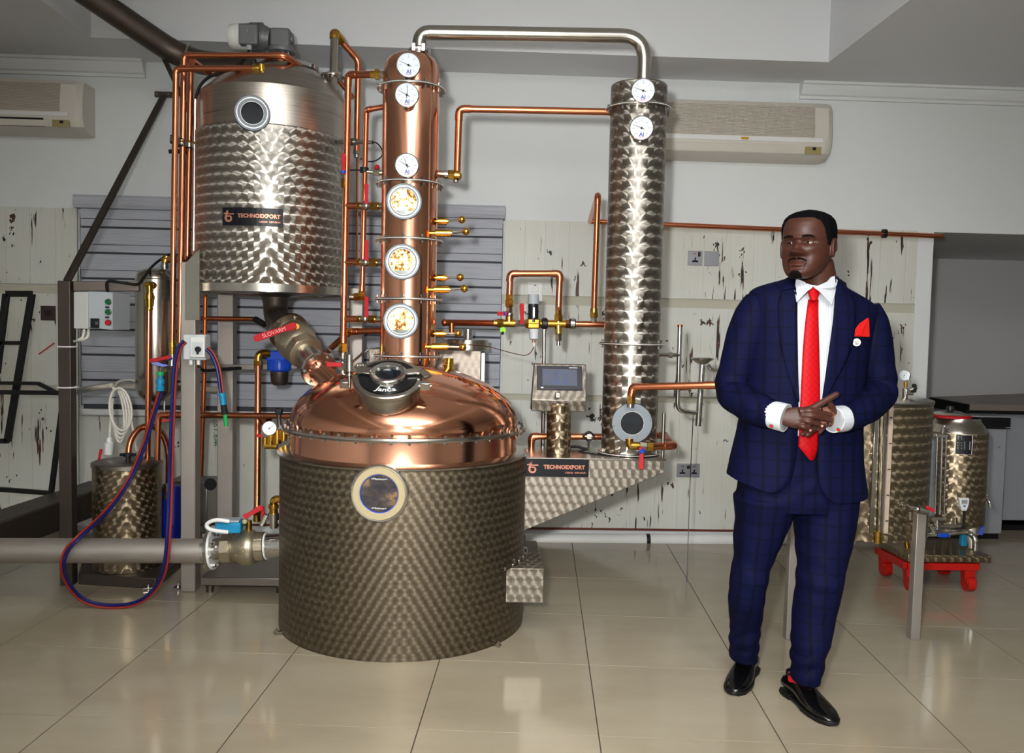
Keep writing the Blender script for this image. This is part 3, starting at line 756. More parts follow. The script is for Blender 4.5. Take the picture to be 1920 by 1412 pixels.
# round inspection port at the foot of the column
c = P(1185, 793, SY-SR-.03); n = (V((c.x-SX, c.y-SY, 0)).normalized()*.4+toward(c)*.6); n.z = 0; n.normalize()
MB().cyl(c-n*.08, c, .055, seg=28).build('port_neck', 'steel', con)
s = ring_plate(con, c, n, .0935, .053, .014, 'port_ring', 'alu', 48, .012)
me = s.data; ul = me.uv_layers.new(name='UVMap')
for po in me.polygons:
    for li in po.loop_indices: q = me.vertices[me.loops[li].vertex_index].co; ul.data[li].uv = (q.x, q.z)
MB().torus(c+n*.012, n, .054, .003, 40, 6).build('port_seal', 'steel_bright', con); disc(con, c, n, .053, .006, 'port_glass', 'dark_glass', 36)
for i in range(8):
    a = 2*pi*i/8+.2; rr, uu, nn = frame_to(n); MB().sphere(c+(rr*cos(a)+uu*sin(a))*.085+nn*.012, .004, 8).build('screw', 'steel_bright', con) if i in (0, 4) else None

# bracket shelf that carries the column and the control stand
Yb0, Yb1 = 3.86, 4.24
f = [P(968, 860, Yb0), P(1245, 864, Yb0), P(1245, 886, Yb0), P(968, 1001, Yb0)]; f[0].z = f[1].z = (f[0].z+f[1].z)/2
br = MB().prism(f, (0, Yb1-Yb0, 0)).build('bracket_shelf', 'marb_plate', still, True, bev=.002, uv=('box',))
zs = f[0].z
MB().box(((f[0].x+f[1].x)/2+.005, (Yb0+Yb1)/2, zs+.003), (f[1].x-f[0].x+.012, Yb1-Yb0+.008, .006)).build('top_plate', 'steel', br, True, bev=.0015)
bolts(br, (SX, SY, zs+.018), .137, 8, .3, .007, .026)
def nameplate(parent, c, r, u, n, w, h, place=None):
    """black sign plate: curled emblem, name and country line in copper lettering"""
    place = place or (lambda x, y, z: c+r*x+u*y+n*z)
    b = MB(); k = 12
    rings = [[place(-w/2+w*i/k, -h/2, 0), place(-w/2+w*i/k, -h/2, .006), place(-w/2+w*i/k, h/2, .006), place(-w/2+w*i/k, h/2, 0)] for i in range(k+1)]
    pl = b.loft(rings).build('nameplate', 'plate_black', parent, False)
    text('TECHNOEXPORT', 'lettering', 'letter_copper', pl, h*.30, lambda x, y, z: place(x*.93+w*.115, y+h*.04, .007+z), .0004, .0011, 1.06)
    text('CZECH  REPUBLIC', 'lettering', 'letter_copper', pl, h*.125, lambda x, y, z: place(x+w*.29, y-h*.27, .007+z), .0004, .0003, 1.15)
    L = MB(); ex = -w*.375
    def strip(pts, wd):
        for (x0_, y0_, w0), (x1_, y1_, w1) in zip(pts, pts[1:]):
            d = V((x1_-x0_, y1_-y0_, 0)); e = V((-d.y, d.x, 0)).normalized()
            q = [(x0_+e.x*w0, y0_+e.y*w0), (x1_+e.x*w1, y1_+e.y*w1), (x1_-e.x*w1, y1_-e.y*w1), (x0_-e.x*w0, y0_-e.y*w0)]
            L.add([place(a, b_, .0085) for a, b_ in q]+[place(a, b_, .006) for a, b_ in q], [(0, 1, 2, 3), (7, 6, 5, 4), (0, 4, 5, 1), (1, 5, 6, 2), (2, 6, 7, 3), (3, 7, 4, 0)])
    S = h*.34
    strip([(ex-S*.95, S*.45, S*.09), (ex-S*.50, S*.55, S*.10), (ex-S*.28, S*.95, S*.11), (ex-S*.30, S*.55, S*.13)], 0)
    strip([(ex-S*.30, S*.60, S*.13)]+[(ex-S*.02+S*(.60-.022*i)*cos(a), -S*.28+S*(.60-.022*i)*sin(a), S*(.19-.008*i)) for i, a in enumerate([pi-.55+.50*j for j in range(13)])], 0)
    strip([(ex-S*.2, S*.40, S*.07), (ex+S*.85, S*.42, S*.10)], 0)
    L.build('emblem', 'letter_copper', pl)
    return pl
c = P(1044, 877, Yb0-.001); nameplate(still, c, V((1, 0, 0)), V((0, 0, 1)), V((0, -1, 0)), .292, .082)

# control stand with touch screen
hm = thing('control_stand', 'marbled steel stand with a small touch screen beside the copper dome', 'control panel', (P(1048, 848, 4.02).x, 4.02, zs))
hx = P(1048, 800, 4.02).x; MB().lathe([(.058, zs+.0065), (.058, P(1048, 755, 4.02).z)], (hx, 4.02, 0), seg=32).build('post', 'marb_brown', hm, uv=('cyl', hx, 4.02, .058))
pa = P(1002, 682, 4.05), P(1099, 684, 4.05), P(1099, 753, 3.97), P(997, 749, 3.97)
bk = [p+V((0, .085, 0)) for p in pa]; low = P(997, 771, 3.985), P(1098, 772, 3.985)
b = MB(); b.add([pa[0], pa[1], pa[2], pa[3], low[0], low[1], V((low[0].x, 4.12, low[0].z)), V((low[1].x, 4.12, low[1].z)), V((pa[0].x, 4.12, pa[0].z)), V((pa[1].x, 4.12, pa[1].z))],
    [(0, 3, 2, 1), (3, 4, 5, 2), (4, 6, 7, 5), (0, 1, 9, 8), (8, 9, 7, 6), (0, 8, 6, 4, 3), (1, 2, 5, 7, 9)])
hood = b.build('screen_housing', 'marb_plate', hm, True, bev=.003, uv=('box',))
uu = (pa[0]-pa[3]).normalized(); rr = (pa[1]-pa[0]).normalized(); uu = (uu-rr*uu.dot(rr)).normalized(); nn = rr.cross(uu)
cc = (pa[0]+pa[1]+pa[2]+pa[3])/4+uu*.018+nn*.004
Q = lambda x, y, z: cc+rr*x+uu*y+nn*z
def qbox(m_, x0_, x1_, y0_, y1_, z0_, z1_): m_.hull8([Q(x0_, y0_, z0_), Q(x1_, y0_, z0_), Q(x1_, y1_, z0_), Q(x0_, y1_, z0_), Q(x0_, y0_, z1_), Q(x1_, y0_, z1_), Q(x1_, y1_, z1_), Q(x0_, y1_, z1_)]); return m_
M['screen_frame'] = mat('dark_grey_screen_frame', '34353b', .35, vary=.05)
M['screen'] = mat('grey_blue_display', '5b6070', .12, vary=.12, scale=14)
M['screen_ink'] = mat('display_graphics', '48577c', .3, vary=0)
sb = qbox(MB(), -.107, .107, -.060, .062, -.004, .007).build('screen_bezel', 'screen_frame', hm, True, bev=.003)
qbox(MB(), -.082, .082, -.040, .044, .007, .0078).build('display', 'screen', sb, False)
g = MB()
for x in (-.018, .026):
    qbox(g, x-.002, x+.002, -.018, .022, .0078, .0082); qbox(g, x-.010, x+.010, -.034, -.016, .0078, .0082); qbox(g, x-.008, x+.008, .018, .026, .0078, .0082)
qbox(g, -.072, -.058, .012, .026, .0078, .0082); qbox(g, -.018, .026, .023, .025, .0078, .0082)
g.build('diagram', 'screen_ink', sb, False)
qbox(MB(), .045, .085, .051, .054, .007, .0076).build('mark', 'letter_white', sb, False); qbox(MB(), -.090, -.078, -.054, -.048, .007, .0076).build('mark', 'letter_white', sb, False)
MB().box(P(1046, 741, 3.96), (.024, .018, .026)).build('latch', 'steel', hm, True, bev=.003)
# ================================================================ mash tank, its frame and the left-hand plant
TX, TY, TR = P(507, 400, 4.55).x, 4.55, .384
tz = lambda py: P(510, py, TY).z
tank = thing('mash_tank', 'large marbled steel tank raised on a steel frame, with a plain domed top', 'tank', (TX, TY, tz(548)))
MB().lathe([(.10, tz(553)), (TR-.03, tz(549)), (TR-.004, tz(548)), (TR, tz(545)), (TR, tz(264)), (TR-.006, tz(262))], (TX, TY, 0), seg=80).build('jacket', 'marb_tank', tank, uv=('cyl', TX, TY, TR))
MB().lathe([(TR+.002, tz(552)), (TR+.002, tz(538)), (TR-.004, tz(538))], (TX, TY, 0), seg=80).build('bottom_band', 'steel', tank)
u0 = TX+.012; r2_ = .372; lx = P(535, 130, TY).x
def ringc(cx, r, z, n=80): return [V((cx+r*cos(2*pi*j/n), TY+r*sin(2*pi*j/n), z)) for j in range(n)]
def band_mat():
    t = NT('brushed_steel_band'); p = t.pos(); f = t.noise(1., 4, t.mapping(p, (2, 2, 120)), .6)
    t.set(Base_Color=t.ramp(f, [(.3, 'a29a90'), (.7, 'b9b2a8')]), Metallic=1., Roughness=t.math('MULTIPLY_ADD', f, .1, .24), Anisotropic=.5); return t.m
M['steel_band'] = band_mat()
MB().loft([ringc(u0, r2_, tz(264)), ringc(u0, r2_+.001, tz(205)), ringc(u0, r2_, tz(192))], caps=False).build('upper_band', 'steel_band', tank)
MB().loft([ringc(u0, r2_, tz(192)), ringc(u0*.6+lx*.4, r2_*.72+.155*.28-.0, tz(165)), ringc(lx, .158, tz(131))], caps=False).build('cone_top', 'steel_band', tank)
MB().lathe([(0, tz(127)), (.150, tz(125)), (.174, tz(126)), (.174, tz(133)), (.155, tz(134))], (lx, TY, 0), seg=48).build('lid_flange', 'steel_bright', tank)
c = P(473, 213, TY-r2_-.02); n = toward(c); n.z *= .3; n.normalize()
MB().cyl(c-n*.06, c, .068, seg=32).build('sight_neck', 'steel', tank); sight(tank, c, n, .083, .053, 'dark_glass', 'alu')
pc = P(471, 406, TY-TR-.012); pa_ = atan2(pc.y-TY, pc.x-TX)
nameplate(tank, pc, None, None, None, .288, .085, lambda x, y, z: V((TX+(TR+.003+z)*cos(pa_+x/TR), TY+(TR+.003+z)*sin(pa_+x/TR), pc.z+y)))
# gear motor on its stand
mt = thing('gear_motor', 'grey gear motor with pale fan cover standing on the mash tank lid', 'motor', (lx, TY, tz(126)))
Ym = TY-.02
MB().tube(PP((429.5, 69, Ym), (431, 69, Ym), (436, 69, Ym), (446, 69, Ym), (470, 70, Ym)), [pr(15, Ym), pr(19, Ym), pr(22, Ym), pr(23.5, Ym), pr(23.5, Ym)], 24).build('fan_cover', 'white_plastic', mt)
MB().tube(PP((452, 69, Ym), (480, 70, Ym), (495, 71, Ym), (503, 72, Ym), (508, 73, Ym)), [pr(23, Ym), pr(24, Ym), pr(23, Ym), pr(19, Ym), pr(18, Ym)], 20).build('motor_body', 'motor_grey', mt)
b = MB()
for i in range(6): b.tube(PP((471+i*4.4, 70, Ym), (473+i*4.4, 70, Ym)), pr(25.4, Ym), 20)
o = b.build('cooling_fin', 'motor_grey', mt); o['kind'] = 'stuff'
bx = P(467, 66, Ym-.075); MB().box(bx, (pr(34, Ym), .05, pr(36, Ym))).build('terminal_box', 'motor_grey', mt, True, bev=.008); MB().sphere(bx+V((0, -.027, .012)), .006, 8).build('screw', 'steel_bright', mt)
MB().cyl(P(467, 84, Ym-.075), P(467, 94, Ym-.075), pr(5, Ym), seg=8).build('cable_gland', 'grey_plastic', mt)
g = P(528, 75, Ym); MB().box(g, (pr(36, Ym), .10, pr(34, Ym))).build('gearbox', 'motor_grey', mt, True, bev=.012)
for dx, dz in ((-13, -16), (0, -18), (12, -15)): MB().cyl(P(528+dx, 75+dz+4, Ym-.02), P(528+dx, 75+dz-3, Ym-.02), pr(3.2, Ym), seg=6).build('bolt', 'steel', mt)
MB().cyl(P(545, 73, Ym), P(550, 73, Ym), pr(9, Ym), seg=16).build('end_cap', 'motor_grey', mt)
MB().lathe([(0, -.012), (pr(24, Ym), -.012), (pr(25, Ym), 0), (pr(24, Ym), .012), (0, .012)], P(528, 95, Ym), seg=32).build('mount_plate', 'motor_grey', mt)
MB().cyl(P(530, 100, Ym), V((P(530, 100, Ym).x, Ym, tz(127))), pr(8, Ym), seg=14).build('shaft', 'steel', mt)
for dx in (-15, -3, 12): MB().cyl(P(528+dx, 98, Ym-.03), P(528+dx, 122, Ym-.03), .005, seg=8).build('stand_rod', 'steel_bright', mt)
cab = tag(MB().tube(spline(PP((467, 92, 4.46), (465, 100, 4.45), (452, 118, 4.42), (425, 132, 4.40), (395, 143, 4.38), (376, 160, 4.36), (366, 187, 4.35)), 6), .0075, 8).build('power_cable', 'rubber', None), 'black cable drooping from the gear motor to the conduit beside the tank', 'cable')
cd = tag(MB().tube(PP((366, 186, 4.35), (363, 470, 4.35)), .008, 10).build('conduit', 'steel_bright', None), 'thin pale metal conduit running down the side of the mash tank', 'conduit')

# steel frame
frame = thing('tank_stand', 'dark brushed steel box-section frame carrying the mash tank', 'frame', (-1.4, 4.25, 0))
def bar(label, a, b, w, d, parent, m='steel_dark', up=(0, 1, 0)):
    a, b = V(a), V(b); t = (b-a).normalized(); y = V(up); y = (y-t*y.dot(t)).normalized(); x = t.cross(y)
    ring = lambda p: [p+x*(i*w/2)+y*(j*d/2) for i, j in ((-1, -1), (1, -1), (1, 1), (-1, 1))]
    return MB().loft([ring(a), ring(b)]).build(label, m, parent, True, bev=min(w, d)*.06)
p0 = FL(360, 1109); X0 = P(357.5, 800, 4.26).x
bar('post', (X0, 4.26, 0), (X0, 4.26, P(357, 492, 4.26).z), .072, .08, frame, 'steel_mid')
gz = [P(350, 492, 4.20), P(387, 468, 4.20), P(387, 556, 4.20), P(372, 556, 4.20)]
MB().prism([P(347, 494, 4.215), P(374, 468, 4.215), P(374, 600, 4.215), P(347, 600, 4.215)], (0, .004, 0)).build('gusset', 'steel', frame, False)
MB().prism([P(374, 468, 4.215), P(389, 470, 4.33), P(389, 552, 4.33), P(374, 552, 4.215)], (0, .006, 0)).build('support_lug', 'steel', frame, False)
for px, w, ytop, ybot, Yp in ((425.5, 29, 548, 1000, 4.86), (667, 25, 540, 735, 4.86)):
    x = P(px, 800, Yp).x; bar('post', (x, Yp, 0), (x, Yp, P(px, ytop, Yp).z), pr(w, Yp), .08, frame, 'steel_mid')
lp = thing('supply_stand', 'dark steel post with top bar at the far left, holding the control cabinet', 'frame', (P(127, 800, 4.33).x, 4.33, 0))
xl = P(127, 800, 4.33).x
bar('post', (xl, 4.33, 0), (xl, 4.33, P(127, 527, 4.33).z), .062, .062, lp, 'steel_black')
bar('top_bar', P(139, 537, 4.33), P(262, 537, 4.40), .05, .05, lp, 'steel_black', (0, 0, 1))
bar('rail', P(139, 734, 4.36), P(208, 722, 4.95), .026, .03, lp, 'steel', (0, 0, 1)); bar('rail', P(205, 722, 4.95), P(432, 731, 4.95), .026, .03, lp, 'steel', (0, 0, 1))
MB().torus(P(127, 650, 4.30), (0, 0, 1), .046, .004, 20, 6).build('cable_tie', 'pvc', lp); MB().torus(P(127, 726, 4.30), (0, 0, 1), .046, .004, 20, 6).build('cable_tie', 'pvc', lp)
rod = bar('stay_rod', P(126, 527, 4.36), P(307, 180, 5.42), .036, .016, None, 'steel_black'); tag(rod, 'dark diagonal steel stay running from the frame post up to the wall', 'rod')
wpz = P(306, 177, 5.43); o = MB().box((wpz.x, 5.437, wpz.z), (.105, .022, .034)).build('wall_plate', 'steel_black', rod, True, bev=.002)
for s in (-.035, .035): MB().sphere((wpz.x+s, 5.424, wpz.z), .006, 8).build('screw', 'steel', rod)

# big dark feed pipe from the upper left
fp = thing('feed_pipe', 'thick dark steel feed pipe slanting down from the ceiling to the mash tank', 'pipe', P(345, 112, 4.95))
MB().tube(fillet(PP((152, -19, 4.60), (348, 114, 4.95), (470, 128, 4.80)), .16, 8), .066, 24).build('tube', 'steel_black', fp)
q = (P(348, 114, 4.95)-P(180, 0, 4.68)).normalized()
MB().lathe([(.05, -.006), (.098, -.006), (.098, .006), (.05, .006)], P(349, 115, 4.93), (q*.6+V((.8, 0, 0))).normalized(), 32).build('flange', 'steel', fp)
bar('brace', P(303, 100, 4.92), P(379, 262, 4.75), .024, .012, fp, 'steel_black'); bar('brace', P(344, 300, 4.8), P(357, 345, 4.8), .024, .012, fp, 'steel_black')

# copper risers at the left of the tank
r1 = .0150
def ferrule(parent, a, b, r=.0185, m='brass', seg=14, hexa=False, name='fitting'):
    a, b = V(a), V(b); d = b-a
    return MB().tube([a, a+d*.18, a+d*.2, a+d*.5, a+d*.52, b], [r*.82, r*.82, r, r, r*.86, r*.8], 6 if hexa else seg).build(name, m, parent, True, 30)
o = pipe('foremost of the three copper riser pipes left of the tank', PP((482, 128, 4.25), (330, 129, 4.28), (323, 640, 4.30)), r1)
ferrule(o, P(474, 128, 4.25), P(490, 128, 4.25)); ferrule(o, P(490, 121, 4.25), P(491, 142, 4.25), .018, 'gold'); MB().cyl(P(491, 141, 4.25), P(493, 160, 4.30), .013, seg=14).build('stub', 'steel_bright', o); ferrule(o, P(323, 638, 4.30), P(323, 664, 4.30))
for h0, hp, hm_, dx in ((664, 668, 'red', -42), (672, 686, 'blue', -38)): pass
MB().cyl(P(323, 664, 4.30), P(322, 690, 4.30), .016, seg=12).build('valve', 'nickel', o)
o2 = pipe('middle copper riser pipe whose top run passes in front of the motor stand', PP((562, 124, 4.42), (533, 104, 4.34), (345, 104, 4.38), (337, 645, 4.38)), r1)
MB().cyl(P(337, 645, 4.38), P(336, 690, 4.38), .016, seg=12).build('valve', 'nickel', o2)
o3 = pipe('rear copper riser pipe bending to the grey pressure vessel', PP((470, 138, 4.60), (395, 138, 4.62), (358, 113, 4.46), (351, 487, 4.46), (318, 487, 4.60)), r1)
def lever(parent, pv, a, b, w, m, dz=.012, name='valve_handle', up=None):
    """flat ball-valve handle from pivot a to tip b"""
    a, b = V(a), V(b); d = (b-a); L = d.length; t = d.normalized(); vw = toward(a); x = t.cross(vw).normalized()
    pts = [(-.12, .45), (.0, .6), (.12, .5), (.3, .42), (.45, .5), (.9, .56), (1.0, .36)]
    outl = [a+t*(L*s)+x*(w*k) for s, k in pts]+[a+t*(L*s)-x*(w*k) for s, k in reversed(pts)]
    return MB().prism(outl, vw*dz).build(name, m, parent, True, bev=.0015)
lever(o, None, P(316, 670, 4.26), P(280, 677, 4.24), .018, 'red'); lever(o2, None, P(311, 687, 4.28), P(284, 679, 4.26), .018, 'blue')
MB().cyl(P(312, 672, 4.27), P(321, 672, 4.29), .010, seg=8).build('valve_stem', 'blue', o)
cl = thing('pipe_clamp', 'black-banded pipe clamps joining the three copper risers', 'clamp', P(342, 268, 4.3))
for x, y, Yc in ((327, 262, 4.30), (340, 268, 4.38), (355, 272, 4.46)):
    MB().lathe([(.015, -.012), (.022, -.012), (.022, .012), (.015, .012)], P(x, y, Yc), (0, 0, 1), 16).build('clamp_band', 'steel', cl); MB().lathe([(.0148, -.020), (.019, -.020), (.019, .020), (.0148, .020)], P(x, y, Yc), (0, 0, 1), 16).build('rubber_liner', 'rubber', cl)
bar('clamp_rail', P(318, 284, 4.42), P(360, 284, 4.52), .02, .02, cl, 'black_metal', (0, 0, 1)); MB().cyl(P(330, 264, 4.33), P(384, 268, 4.33), .004, seg=8).build('clamp_rod', 'brass', cl)

# grey pressure vessel behind the risers
VX, VY = P(291, 620, 4.72).x, 4.72; vz = lambda py: P(291, py, VY).z
ve = thing('pressure_vessel', 'slim upright steel pressure vessel behind the copper riser pipes', 'vessel', (VX, VY, vz(775)))
rv = pr(34, VY); MB().lathe([(0, vz(503)), (rv*.4, vz(504)), (rv*.75, vz(508)), (rv*.95, vz(516)), (rv, vz(524)), (rv, vz(730)), (rv*.9, vz(741)), (rv*.6, vz(750)), (rv*.3, vz(754)), (0, vz(755))], (VX, VY, 0), seg=40).build('shell', 'steel', ve)
MB().torus((VX, VY, vz(524)), (0, 0, 1), rv, .0025, 40, 6).build('seam', 'steel', ve)
MB().cyl((VX, VY, vz(752)), (VX, VY, vz(776)), .012, seg=12).build('drain_stub', 'steel', ve)
ferrule(ve, P(309, 505, VY), P(309, 489, VY), .02, 'nickel'); ferrule(ve, P(309, 492, VY-.02), P(313, 480, VY-.02), .024, 'brass'); ferrule(ve, P(306, 488, VY-.02), P(333, 485, VY-.03), .019, 'brass')
bp_ = thing('brass_check_valve', 'brass check valve on the front of the slim pressure vessel, with copper drop pipe', 'valve', P(280, 560, 4.58))
ferrule(bp_, P(289, 535, 4.62), P(275, 534, 4.56), .020, 'brass', name='elbow'); ferrule(bp_, P(280, 536, 4.57), P(280, 549, 4.57), .018, 'brass', name='nut'); ferrule(bp_, P(280, 549, 4.57), P(280, 574, 4.57), .026, 'gold', name='valve_body'); ferrule(bp_, P(280, 574, 4.57), P(279, 585, 4.57), .018, 'brass', name='nut')
MB().tube(PP((279, 583, 4.57), (277, 862, 4.57)), .0155, 14).build('drop_pipe', 'copper_pipe', bp_)
tag(MB().tube(spline(PP((322, 476, 4.9), (305, 484, 4.85), (285, 500, 4.72), (270, 520, 4.45), (258, 533, 4.36), (230, 530, 4.30), (202, 528, 4.30), (202, 548, 4.26)), 5), .0075, 8).build('power_cable', 'rubber', None), 'black cable strung along the top bar to the control cabinet', 'cable')

# control cabinet on the left post
cbx = thing('control_cabinet', 'grey control cabinet with green and red push buttons on the left post', 'control box', P(175, 620, 4.22))
a, b_, c_, d_ = P(165, 546, 4.18), P(211, 548, 4.21), P(211, 619, 4.21), P(165, 615, 4.18)
MB().hull8([d_, c_, c_+V((.02, .16, 0)), d_+V((-.02, .16, 0)), a, b_, b_+V((.02, .16, 0)), a+V((-.02, .16, 0))]).build('front_box', 'grey_plastic', cbx, True, bev=.004)
e = P(138, 547, 4.24), P(165, 547, 4.19), P(165, 617, 4.19), P(138, 616, 4.24)
MB().hull8([e[3], e[2], e[2]+V((0, .14, 0)), e[3]+V((0, .12, 0)), e[0], e[1], e[1]+V((0, .14, 0)), e[0]+V((0, .12, 0))]).build('side_box', 'white_plastic', cbx, True, bev=.004)
for py, m_ in ((566, 'green_dark'), (585, 'green_dark'), (605, 'red')):
    M.setdefault('green_dark', mat('dark_green_button', '0d5a34', .35, vary=.05)); c = P(203, py, 4.20)
    disc(cbx, c, (0, -1, 0), .013, .010, 'push_button', m_, 16); MB().torus(c, (0, -1, 0), .013, .0025, 20, 6).build('button_ring', 'steel', cbx)
for py in (576, 595): MB().box(P(201, py, 4.198), (.018, .004, .008)).build('button_label', 'black', cbx, False)
MB().box(P(178, 606, 4.178), (.040, .010, .046)).build('switch_plate', 'black', cbx, True, bev=.002); MB().box(P(181, 606, 4.165), (.020, .022, .022), .5).build('switch_knob', 'black', cbx, True, bev=.003)
b = MB()
for k in range(2): MB().tube(spline(PP((166-8*k, 618, 4.22), (164-9*k, 632, 4.20), (152-6*k, 638, 4.20), (139, 640, 4.28)), 5), .006, 8).build('cable', 'white_cable', cbx)

# isolator switch box on the front post with the red and blue twin hose hung over it
ib = thing('isolator_switch', 'pale switch box with black rotary knob fixed to the steel post', 'switch', P(367, 680, 4.19))
c = P(366.5, 651, 4.16); w_ = pr(41, 4.16)
M['pale_grey'] = mat('pale_grey_plastic', 'c3c9cb', .4, vary=.03)
MB().box(c+V((0, .02, 0)), (w_, .08, pr(47, 4.16))).build('enclosure', 'pale_grey', ib, True, bev=.006)
c2 = P(371, 651, 4.13); MB().box(c2, (pr(27, 4.13), .02, pr(38, 4.13))).build('cover', 'white_plastic', ib, True, bev=.004)
MB().box(c2+V((0, -.011, -.006)), (pr(20, 4.1), .004, pr(24, 4.1))).build('dial_plate', 'pale_grey', ib, False)
kn = P(372, 655, 4.115); disc(ib, kn, (0, -1, 0), .014, .012, 'knob', 'black', 20); MB().box(kn+V((.001, -.014, -.006)), (.009, .012, .034)).build('knob_grip', 'black', ib, True, bev=.002)
for px in (358, 372): MB().cyl(P(px, 674, 4.16), P(px, 684, 4.16), .009, seg=8).build('cable_gland', 'white_plastic', ib)
def twin(pts, label, n=8):
    c = spline(PP(*pts), n); t = None
    off = []
    for i, p in enumerate(c):
        d = (c[min(i+1, len(c)-1)]-c[max(i-1, 0)]).normalized(); vw = toward(p); off.append(d.cross(vw).normalized())
    o = MB().tube([p+q*.0062 for p, q in zip(c, off)], .0075, 10).build('twin_hose', 'hose_blue', None); tag(o, label, 'hose')
    MB().tube([p-q*.0066 for p, q in zip(c, off)], .0058, 10).build('red_line', 'hose_red', o); return o
M['hose_blue'] = mat('blue_hose', '11165a', .4, vary=.05); M['hose_red'] = mat('red_hose', '85281f', .45, vary=.05)
h1 = twin(((347, 640, 4.13), (336, 655, 4.12), (328, 700, 4.10), (323, 800, 4.02), (320, 900, 3.90), (317, 985, 3.815), (311, 1055, 3.82), (297, 1096, 3.88), (270, 1124, 3.93), (235, 1136, 3.955), (185, 1135, 3.955), (148, 1120, 3.93), (124, 1088, 3.87), (117, 1058, 3.815), (126, 1030, 3.81), (150, 1005, 3.83), (200, 958, 4.0), (240, 903, 4.12), (268, 840, 4.15), (288, 775, 4.15), (301, 735, 4.15)), 'red and blue twin hose looping down to the tiles in front of the big pipe')
b0 = P(301, 703, 4.15); b1 = P(300, 733, 4.15)
MB().tube([b0.lerp(b1, t) for t in (0, .25, .27, .55, .57, .7, .72, 1)], [.012, .012, .019, .019, .016, .016, .020, .018], 14).build('hose_coupling', 'teal', h1); MB().cyl(P(301, 697, 4.15), P(301, 704, 4.15), .016, seg=14).build('coupling_collar', 'green', h1); MB().cyl(P(302, 690, 4.16), P(301, 698, 4.15), .009, seg=10).build('coupling_tail', 'nickel', h1)
MB().tube(PP((302, 694, 4.17), (312, 692, 4.2), (325, 690, 4.3)), [.012, .014, .012], 10).build('hose_union', 'nickel', h1)
h2 = twin(((388, 653, 4.13), (400, 667, 4.13), (410, 695, 4.13), (416, 738, 4.13)), 'short red and blue twin hose ending in a blue and green coupling')
MB().tube(PP((416, 737, 4.13), (417, 744, 4.13), (417.3, 744.5, 4.13), (419, 759, 4.13)), [.017, .017, .015, .015], 14).build('hose_coupling', 'teal', h2); MB().cyl(P(419, 759, 4.13), P(422, 777, 4.13), .014, .016, 14).build('coupling_grip', 'rubber', h2); MB().cyl(P(422, 776, 4.13), P(424, 799, 4.13), .010, seg=12).build('coupling_nozzle', 'green', h2)
bxk = tag(MB().tube(spline(PP((368, 686, 4.25), (385, 695, 4.4), (420, 692, 4.6), (460, 690, 4.75), (540, 688, 4.8)), 5), .009, 8).build('power_cable', 'rubber', None), 'black cable leaving the isolator switch along the rear rail', 'cable')
rl = bar('rail', P(372, 690, 4.75), P(560, 686, 4.75), .045, .03, None, 'steel_dark', (0, 0, 1)); tag(rl, 'steel cross rail behind the blue water filter', 'rail')

# marbled drum, tray, blue canister, coil of white cable
tr = thing('drip_tray', 'low dark steel tray on the tiles under the small marbled drum', 'tray', P(235, 1075, 4.5))
q0, q1, q2, q3 = FL(147, 1096), FL(292, 1105), FL(345, 1060), FL(160, 1048)
hz = V((0, 0, .055))
MB().hull8([q0, q1, q2, q3, q0+hz, q1+hz, q2+hz, q3+hz]).build('tray_box', 'steel_black', tr, True, bev=.004)
for px, py in ((282, 1104),): b = MB(); p = FL(px-4, py+2); b.box(p+V((0, 0, .010)), (.045, .02, .005), .3); b.cyl(p, p+V((0, 0, .028)), .005, seg=8); b.build('floor_anchor', 'steel', tr)
DX, DY = P(239, 950, 4.49).x, 4.49; dz_ = lambda py: P(239, py, DY).z; dr = pr(59.5, DY)
dm = thing('marbled_drum', 'small marbled steel drum with black lid knob standing on the dark tray', 'drum', (DX, DY, .056))
MB().lathe([(0, .0565), (dr, .0565), (dr, dz_(874)), (dr-.01, dz_(873))], (DX, DY, 0), seg=56).build('body', 'marb_brown', dm, uv=('cyl', DX, DY, dr))
MB().lathe([(dr, dz_(874)), (dr+.006, dz_(873)), (dr+.006, dz_(866)), (dr-.004, dz_(864)), (0, dz_(861))], (DX, DY, 0), seg=56).build('lid', 'steel_dark', dm)
kp = P(240, 862, DY-.06); MB().cyl(kp-V((0, 0, .015)), kp+V((0, 0, .02)), .010, seg=10).build('knob_stem', 'black', dm); b = MB(); b.cyl(kp+V((0, 0, .018)), kp+V((0, 0, .034)), .024, seg=16); b.box(kp+V((0, 0, .026)), (.078, .018, .014)); b.build('lid_knob', 'black', dm)
pipe('copper swan-neck pipe arching from the drum lid down to the blue canister', PP((240, 858, 4.49), (243, 826, 4.52), (262, 801, 4.57), (288, 797, 4.62), (309, 818, 4.66), (316, 850, 4.68), (316, 908, 4.68)), .0165, fit=False, bend=.07)
o = pipe('copper pipe rising from the drum lid and running right to the boiler valve', PP((295, 862, 4.42), (297, 778, 4.42), (340, 778, 4.42), (560, 780, 4.30)), .0150)
MB().cyl(P(308, 752, 4.5), P(308, 790, 4.5), .006, seg=8).build('vent_rod', 'steel', o); lever(o, None, P(320, 788, 4.42), P(303, 789, 4.40), .014, 'red_paint')
bc = thing('blue_canister', 'deep blue plastic canister behind the steel post', 'canister', P(322, 1000, 4.7))
cx_ = P(322, 950, 4.72); rb = pr(24, 4.72); z0, z1 = .06, P(322, 910, 4.72).z
MB().lathe([(0, z0), (rb, z0), (rb, z0+.02), (rb*.96, z0+.03), (rb*.96, z0+.15), (rb, z0+.16), (rb, z0+.18), (rb*.96, z0+.19), (rb*.96, z1-.03), (rb*.8, z1), (0, z1)], (cx_.x, 4.72, 0), seg=28).build('body', 'navy_plastic', bc)
b = MB(); q = P(312, 936, 4.58)
